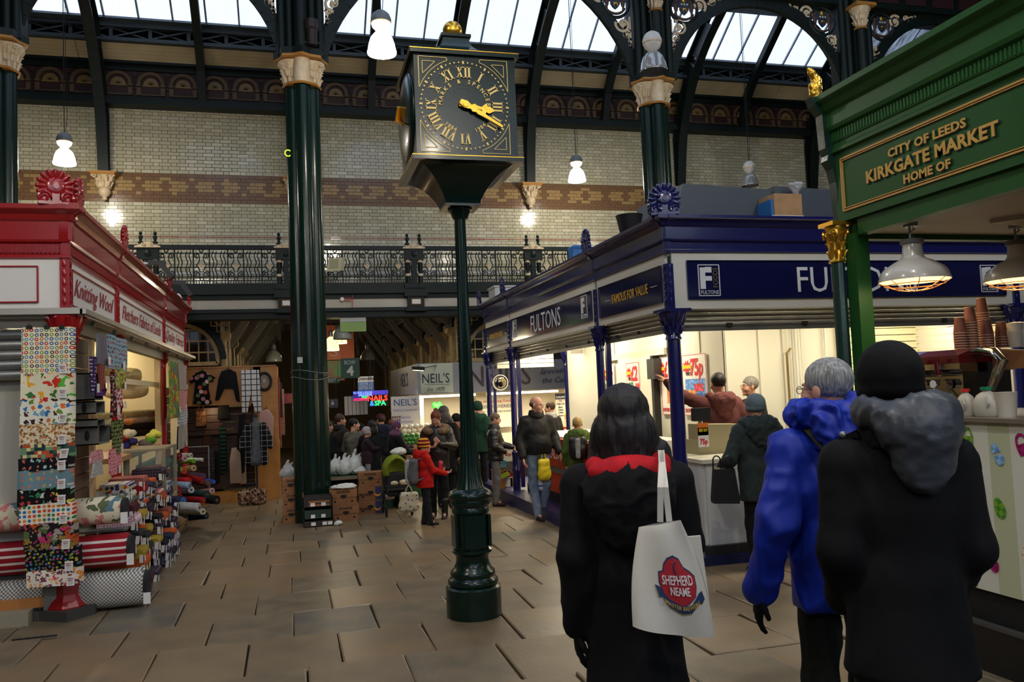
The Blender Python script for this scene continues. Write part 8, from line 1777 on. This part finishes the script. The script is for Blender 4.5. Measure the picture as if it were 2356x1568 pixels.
for s_,y,mt in (('DELIV',915,white_p),('To',923,nt),('City Ce',930,nt),('Bars',938,nt),('Cafes',944,nt),('Clubs',950,nt),('Rest',957,nt)):b=B();text(b,s_,np.array([(a[0]+b2[0])/2,17.892,P(1290,y,17.9)[2]]),(1,0,0),(0,0,1),.04,None if s_!='DELIV' else .2,bold=.02);b.obj('board_lettering',mt,t)
f=Field(.02);[f.ell(P(1010+rnd.uniform(-15,10),935+rnd.uniform(-6,6),17.2),(.05,.03,.07)) for _ in range(8)];o_=ob_from('net_bags',*f.mesh(.02),mat('bright_green_net',(50,190,60),.5),None,.01,20,world=True,label='bright green net bags hanging inside the greengrocer stall',cat='bags',kind='stuff')
# goods boxes on the step of the blue stall
for i,(x0,x1,y0,y1,c_,lab) in enumerate(((1140,1160,1080,1125,(200,120,50),'orange carton at the far end of the blue step'),(1142,1178,1098,1122,(206,204,196),'white carton with flap on the blue step'),(1150,1180,1085,1098,(150,40,44),'dark red carton on the blue step'),(1175,1182,1090,1120,(120,90,60),'brown carton behind the walker'),(1140,1165,1060,1075,(100,160,180),'pale blue plastic tub of goods'),(1150,1178,1030,1062,(180,176,160),'tall cream plastic tub'),(1142,1152,1050,1062,(220,180,50),'yellow packet on the tubs'))):
 Y=14.0+.27*(i%2);a,b2=P(x0,y1,Y),P(x1,y0,Y);b2[2]+=(-.04-a[2] if y1>1115 else 0);a[2]=-.04 if y1>1115 else a[2];b=B();b.box((a[0],Y,a[2]),(b2[0],Y+.25,b2[2]));b.box((a[0]-.01,Y-.01,b2[2]-.02),(b2[0]+.01,Y+.26,b2[2]));solo(b,'goods_box',mat('goods_%d'%i,c_,.6),lab,'box',group='goods on the blue step')
c=P(1162,1092,13.96);b=B();b.obox(c,(.07,0,.03),(0,.004,0),(-.02,0,.035));solo(b,'price_star',mat('fluorescent_yellow_card',(200,230,50),.6),'fluorescent yellow price card on the white carton','price card')

# ---------------- hanging signs and lamps under the balcony
def sign(label,x0,y0,x1,y1,Y,mt,words,name='hanging_sign',cat='sign',wires=True,top=None):
 top=top or (3.32 if Y<18.5 else 5.4);wires=True
 a,b2=P(x0,y0,Y),P(x1,y1,Y);zt_,zb_=a[2],P(x0,y1,Y)[2];t=thing(name,label,cat,(a[0],Y,zb_));B().box((a[0],Y,zb_),(b2[0],Y+.03,zt_)).obj('sign_board',mt,t)
 for s_,fx,fz,h,w,m_,bold in words:b=B();text(b,s_,(a[0]+(b2[0]-a[0])*fx,Y-.002,zb_+(zt_-zb_)*fz),(1,0,0),(0,0,1),h,w,bold=bold);b.obj('sign_lettering',m_,t)
 if wires:
  for x in (a[0]+.04,b2[0]-.04):B().bar((x,Y+.015,zt_),(x,Y+.015,max(top,zt_+.1)),.006,.006).obj('suspension_wire',black,t)
 return t,a,b2,zt_,zb_
sg=mat('sign_dark_green',(26,62,46),.5);ltx=mat('pale_sign_letter',(190,196,186),.5)
sign('dark green hanging sign reading ROW 4',783,824,828,870,17.05,sg,[('ROW',.5,.68,.085,.22,ltx,0),('4',.5,.14,.19,.14,ltx,.04)])
t,a,b2,z1_,z0_=sign('hanging sign with white top strip and plain lime green panel',782,728,843,763,17.0,mat('lime_sign_panel',(140,176,84),.4),[]);B().box((a[0],16.99,z1_-.11),(b2[0],17.0,z1_)).obj('white_strip',mat('grey_white_strip',(186,190,184),.4),t)
t,a,b2,z1_,z0_=sign('large orange hanging banner behind the pendant lamps',746,748,816,828,20,mat('orange_banner',(196,90,30),.5),[('S',.3,.1,.26,.2,mat('faint_banner_print',(190,150,120),.5),0)]);B().box((a[0],19.98,z0_-.5),(b2[0]-.25,20,z0_-.02)).obj('picture_strip',mat('brown_banner_photo',(120,66,34),.5,var=((60,120,60),3,.8)),t);B().box((a[0]+.3,19.97,z0_-.4),(a[0]+.55,19.98,z0_-.1)).obj('green_square',mat('banner_green',(20,130,74),.5),t)
sign('small green exit sign with arrows below the orange banner',745,870,783,882,17.5,mat('exit_green',(20,60,44),.5),[('EXIT >',.6,.25,.07,.25,ltx,.02)],wires=False)
lyw=mat('sign_white',(210,212,214),.5);t,a,b2,z1_,z0_=sign('white and blue phone card shop sign above the lit signs',823,866,860,900,19,lyw,[('Lycamobile',.5,.76,.07,.36,mat('navy_print',(30,44,90),.5),.02)]);B().box((a[0],18.985,z0_),(b2[0],18.995,z0_+(z1_-z0_)*.62)).obj('blue_field',mat('sign_blue',(50,110,190),.5),t)
for s_,fz in (('WORLD',.42),('COMMUNICATIONS',.25),('NETWORK',.1)):b=B();text(b,s_,((a[0]+b2[0])/2,18.983,z0_+(z1_-z0_)*fz),(1,0,0),(0,0,1),.05,.3);b.obj('sign_lettering',lyw,t)
def em(n,c,e=5):return mat(n,c,emit=e)
sign('lit blue and red sign reading unlocking and accessories',812,900,858,922,18.6,mat('led_blue_field',(30,24,120),emit=.9),[('ALL NEWS & PHONES',.5,.74,.05,.42,em('led_white_blue',(120,150,255),2.5),0),('UNLOCKING',.62,.46,.06,.3,em('led_white_blue',(120,150,255),2.5),.02),('FREE',.6,.24,.05,.14,em('led_green',(30,230,90),2),.02),('ACCESSORIES',.45,.02,.05,.38,em('led_red',(255,40,50),2.5),.02)],name='neon_sign',wires=False)
sign('lit blue strip sign left of the greengrocer fascia',858,898,893,908,18.8,mat('led_violet',(70,60,190),emit=.8),[],name='neon_sign',wires=False)
sign('black neon sign reading NAILS and SPA in red, blue and green',845,910,893,935,17.6,black,[('NAILS',.5,.52,.11,.42,em('neon_red',(255,50,34),3.2),.02),('&',.22,.08,.1,.09,em('neon_blue',(40,110,255),3.2),.02),('SPA',.62,.08,.1,.24,em('neon_green',(40,240,110),3),.02)],name='neon_sign',wires=False)
t,a,b2,z1_,z0_=sign('dark blue toilet sign with white pictograms behind the big column',752,918,778,938,20,mat('toilet_sign_blue',(34,40,84),.5),[],wires=False);b=B();b.cyl((a[0]+.13,19.99,z0_+.1),(a[0]+.13,19.98,z0_+.1),.035,None,10);b.bar((a[0]+.13,19.985,z0_+.1),(a[0]+.13,19.985,z0_+.18),.014,.01);b.obj('pictogram',ltx,t)
sign('pink shop sign with an orange swirl left of the big column',650,905,676,928,20.5,mat('pink_sign',(150,50,84),.5),[('@',.7,.3,.14,.14,mat('swirl_orange',(200,110,50),.5),0)],wires=False)
for k in range(10):B().box((.05,21.0,-.1+k*.12),(1.0,21.03,-.1+k*.12+.105)).obj('shutter_slat',mat('green_roller_shutter',(30,66,50),.5),floor)
b=B();[b.box((P(792+k*9,910,18.9)[0],18.9,P(792,955,18.9)[2]),(P(792+k*9+8,910,18.9)[0],18.93,P(792,912,18.9)[2])) for k in range(6)];solo(b,'plastic_curtain',mat('grey_plastic_strip',(130,132,140),.3),'grey plastic strip curtain behind the queue','curtain',kind='stuff')
for i,(x,y,Y,r_,lit) in enumerate(((762,806,17.6,.17,1),(777,790,17.9,.2,1),(789,780,17.2,.2,0),(846,828,22,.2,0),(630,832,20,.19,0))):
 c=P(x,y,Y);t=thing('bell_pendant',['lit ribbed bell pendant, lowest of the cluster by the ROW 4 sign','lit ribbed bell pendant in the middle of the cluster','unlit grey bell pendant hanging under the lime sign','dim bell pendant deep in the rear hall','dim bell pendant left of the big column'][i],'pendant lamp',c);b=B();b.lathe(c,[(r_,0),(r_*1.02,.02),(r_*.95,.12),(r_*.75,.2),(r_*.4,.27),(r_*.2,.29)],24,caps=False,flute=(20,.004,-1,1));b.obj('shade',mat('glowing_ribbed_glass',(255,236,170),emit=1.6) if lit else mat('grey_ribbed_glass',(150,150,140),.2),t,0)
 b=B();b.lathe(c,[(r_*.2,.28),(r_*.3,.3),(r_*.25,.4),(.02,.43)],16);b.cyl(c+np.array([0,0,.42]),(c[0],c[1],max(3.6,c[2]+.6)),.006,None,5);b.obj('lamp_cap',grey_m,t)
 if lit:light('rear_pendant_light','POINT',c-np.array([0,0,.05]),25,(1,.85,.6),.1,parent=t)
for i,(x,y) in enumerate(((.5,23.5),(.62,29))):  # pendants added to light the rear hall, kept unseen behind the column
 t=thing('bell_pendant','lit bell pendant deep inside the rear hall, '+['nearer','farther'][i]+' one behind the column','pendant lamp',(x,y,3.2));b=B();b.lathe((x,y,3.2),[(.18,0),(.16,.12),(.07,.26),(.03,.28)],20,caps=False);b.obj('shade',mat('glowing_ribbed_glass',(255,236,170),emit=1.6),t,0);B().cyl((x,y,3.46),(x,y,4.6),.006,None,5).obj('cord',black,t);light('rear_pendant_light','POINT',(x,y,3.15),34,(1,.85,.6),.1,parent=t)
 # loudspeaker, call point, small light over the greengrocer
c=P(773,608,16.85);t=thing('loudspeaker','cream box loudspeaker fixed to the balcony railing','loudspeaker',c);b=B();b.obox(c,(.13,-.05,0),(.04,.1,.02),(.02,-.02,.13));b.obj('speaker_box',mat('cream_plastic',(206,204,170),.5),t);B().obox(c+np.array([-.05,-.1,0]),(.085,-.035,0),(.002,.004,0),(.012,-.01,.09)).obj('speaker_grille',mat('cream_grille',(170,168,136),.6),t)
c=P(962,847,15.9);t=thing('sign_light','small black floodlight on an arm over the NEIL\'S sign','floodlight',c);b=B();b.obox(c,(.12,0,-.01),(0,.06,0),(0,0,.035));b.obj('lamp_head',black,t);B().bar(c+np.array([.1,0,0]),P(1004,840,GY),.02,.02).obj('arm',grey_m,t);B().obox(c+np.array([0,0,-.04]),(.1,0,-.01),(0,.05,0),(0,0,.004)).obj('lamp_lens',mat('lens_glow',(255,255,180),emit=3),t)
t=thing('fire_alarm_bell','white alarm bell with red conduit on the pale balcony fascia','alarm',P(787,688,16.95));c=P(787,688,16.93);b=B();b.cyl(c,c-np.array([0,.04,0]),.04,None,16);b.obj('bell',white_p,t);b=B()
for p,q in (((790,686),(811,685)),((790,691),(808,692)),((811,678),(811,712))):b.bar(P(*p,16.93),P(*q,16.93),.012,.012)
b.obj('red_conduit',pred,t,kind='stuff')
b=B();c=P(717,70,12.95);b.lathe(c,[(.09,-.25),(.09,0),(.11,.02),(.11,.16),(.05,.18)],16,flute=(14,.01,-.26,-.01));b.bar(c+np.array([-.12,0,-.2]),c+np.array([.12,0,-.2]),.03,.02);solo(b,'uplighter',mat('bronze_uplighter',(52,42,38),.4,metal=.4),'bronze uplighter standing on the big column capital','uplighter')
b=B();b.tube([P(663,352,13.2)+np.array([.05*math.cos(a),0,.05*math.sin(a)]) for a in np.linspace(.6,5.6,12)],.008,5);solo(b,'neon_scrap',mat('neon_yellow_glow',(190,230,40),emit=2),'bent yellow-green neon tube left of the big column','neon tube')
for k,y in enumerate((850,865)):b=B();c=P(716,y+5,13.3);b.tube([(.28+.29*math.cos(a),13.3+.29*math.sin(a),c[2]+.03*math.sin(a*2+k)) for a in np.linspace(0,2*PI,25)[:-1]],.006,5,closed=True);solo(b,'wire_loop',grey_m,['upper loop of grey wire tied round the big column','lower loop of grey wire tied round the big column'][k],'wire')
c=P(690,828,13.0);b=B();b.box(c-np.array([.04,.03,.045]),c+np.array([.04,.02,.045]));solo(b,'junction_box',mat('light_grey_plastic',(170,172,172),.5),'small light grey box fixed on the big column','junction box')
for k in range(3):b=B();p=[P(35+q*17,1468+4*math.sin(q*2+k*2),PF(35,1468)[1]) for q in range(7)];p=[np.array([v[0],PF(85,1468)[1]+.012*math.sin(i*2+k*2),gz(PF(85,1468)[1])+.008]) for i,v in enumerate(p)];b.tube(p,.006,5);solo(b,'cable_tie',black,'strand of black cord lying on the flagstones, '+['nearest','middle','farthest'][k],'cord',group='black cords on the floor')

# ---------------- coffee counter goods
st_=mat('polished_steel',(190,184,174),.12,metal=1);CT=1.4
t=thing('espresso_machine','polished steel espresso machine with dark red top and levers on the kiosk counter','coffee machine',(4.25,4.45,CT));mr=mat('dark_red_enamel',(84,12,22),.2,coat=.5)
B().box((4.12,4.28,CT),(4.5,4.62,CT+.33)).obj('machine_body',st_,t);b=B();b.prism([(-.03,0),(.4,0),(.4,.05),(.3,.085),(.1,.09),(-.03,.05)],(4.1,4.25,CT+.33),(1,0,0),(0,0,1),(0,.4,0));b.obj('top_cover',mr,t)
for y in (4.55,4.38):
 b=B();b.tube([(4.1,y,CT+.27),(4.02,y,CT+.27),(4.02,y,CT+.36)],.016,8);b.obj('group_lever',mr,t,40);b=B();b.cyl((4.13,y,CT+.27),(4.04,y,CT+.27),.022,None,12);b.cyl((4.11,y,CT+.2),(4.06,y,CT+.2),.03,None,16);b.obj('valve',st_,t,40)
b=B();b.cyl((4.055,4.46,CT+.2),(4.05,4.46,CT+.2),.026,None,16);b.obj('gauge_face',white_p,t)
for s_ in (-1,1):b=B();b.tube([(4.08,4.46,CT+.2),(4.02,4.46+s_*.02,CT+.12),(4.0,4.46+s_*.09,CT+.06),(3.98,4.46+s_*.1,CT+.03)],.007,6);b.obj('steam_pipe',st_,t,40)
b=B();b.tube([(4.2,4.3,CT+.39),(4.18,4.18,CT+.4),(4.15,4.05,CT+.38),(4.12,3.97,CT+.33),(4.13,4.03,CT+.25),(4.14,4.1,CT+.14),(4.15,4.14,CT+.03)],[.02,.03,.034,.034,.03,.022,.012],12);b.obj('swept_arm',st_,t,40);b=B();b.prism([(0,0),(.34,.02),(.22,.12),(0,.14)],(4.3,4.22,CT+.27),(0,-1,0),(0,0,1),(.08,0,0));b.obj('side_panel',mat('amber_panel',(150,110,80),.2,metal=.6),t)
t=thing('coffee_grinder','second chromed coffee machine cut off at the right edge','coffee machine',(4.4,3.7,CT));B().box((4.3,3.3,CT),(4.7,3.78,CT+.4)).obj('machine_body',mat('dark_chrome',(60,58,56),.15,metal=1),t);b=B();b.lathe((0,0,0),[(.065,0),(.075,.05),(.07,.06)],20);b.v=[(4.28-p[2],3.72+p[0],CT+.22+p[1]) for p in b.v];b.obj('dial_housing',st_,t,40);B().cyl((4.215,3.72,CT+.22),(4.21,3.72,CT+.22),.05,None,16).obj('dial_face',white_p,t)
for k in range(5):b=B();b.tube([(4.28,3.7-k*.05,CT+.34),(4.2,3.68-k*.06,CT+.36+.03*math.sin(k)),(4.22,3.6-k*.05,CT+.3)],.014,8);b.obj('chrome_fitting',st_,t,40)
kraft=mat('kraft_brown_cup',(118,66,44),.6);rim=mat('cup_rim',(206,170,140),.5)
def cup_stack(x,y,z,n,lab):
 t=thing('cup_stack',lab,'cups',(x,y,z),group='stacks of brown paper cups')
 for k in range(n):b=B();zz=z+k*.017;b.lathe((x,y,zz),[(.042,0),(.0415,.004),(.040,.02)] if k<n-1 else [(.042,0),(.029,.1)],20);b.obj('paper_cup',kraft,t,40);b=B();b.tube([(x+.042*math.cos(a),y+.042*math.sin(a),zz) for a in np.linspace(0,2*PI,21)[:-1]],.0028,5,closed=True);b.obj('cup_rim',rim,t)
 b=B();b.cyl((x,y,z+(n-1)*.017+.1),(x,y,z+(n-1)*.017+.104),.031,None,16);b.obj('cup_foot',rim,t)
for px,n,lab in ((2212,7,'leftmost stack of brown paper cups on the espresso machine'),(2237,11,'second stack of brown paper cups, printed with pale strokes'),(2266,15,'tallest stack of brown paper cups at the back'),(2273,6,'short stack of brown cups in front of the tallest'),(2307,5,'rightmost low stack of brown paper cups')):
 Y=4.42 if px!=2266 else 4.5;c=P(px,800,Y);cup_stack(c[0],Y,CT+.425,n,lab)
for i,(px,sz) in enumerate(((2338,.05),(2350,.06))):c=P(px,800,4.35);b=B();b.lathe((c[0],4.35,CT+.42),[(.04,0),(sz,.1),(sz,.11),(.045,.12),(.05,.16),(.0,.17)],20);solo(b,'foam_cup',mat('foam_white',(214,204,186),.6),['white foam cup with lid right of the brown stacks','larger white foam cup at the right edge'][i],'cup',smooth=40)
mk_=mat('milky_plastic',(206,200,184),.35,alpha=.93)
for i,(px,w,h,cc,lab) in enumerate(((2190,.04,.12,'green','small narrow milk bottle with green cap by the espresso machine'),(2226,.06,.15,'red','plastic milk bottle with red cap on the kiosk counter'),(2275,.085,.16,'green','large plastic milk bottle with green cap on the kiosk counter'))):
 c=PX(px,962,4.02);t=thing('milk_bottle',lab,'bottle',(4.02,c[1],CT));b=B();b.lathe((4.02,c[1],CT),[(w*.9,0),(w,.01),(w,h*.55),(w*.75,h*.8),(w*.3,h*.95),(w*.3,h)],20,sx=.8);b.obj('bottle_body',mk_,t,40);B().cyl((4.02,c[1],CT+h),(4.02,c[1],CT+h+.018),w*.36+.004,None,14).obj('cap',mat('cap_'+cc,{'green':(20,130,84),'red':(206,40,40)}[cc],.4),t);b=B();b.tube([(3.97,c[1]-w*.5,CT+h*.3),(3.96,c[1]-w*.75,CT+h*.5),(3.97,c[1]-w*.5,CT+h*.75)],.008,6);b.obj('bottle_grip',mk_,t,40)
c=PX(2318,968,4.05);b=B();b.lathe((4.05,c[1],CT),[(.05,0),(.062,.14),(.064,.145),(.06,.145),(.045,.01)],20);solo(b,'white_tub',mat('foam_white',(214,204,186),.6),'plain white tub right of the large milk bottle','tub',smooth=40)
for k in range(2):b=B();b.lathe((4.0+.05*k,4.56-.05*k,CT),[(.03,0),(.03,.012),(.022,.018)],16);solo(b,'steel_saucer',st_,['small steel dish on the counter corner','second small steel dish behind the first'][k],'dish',smooth=40)
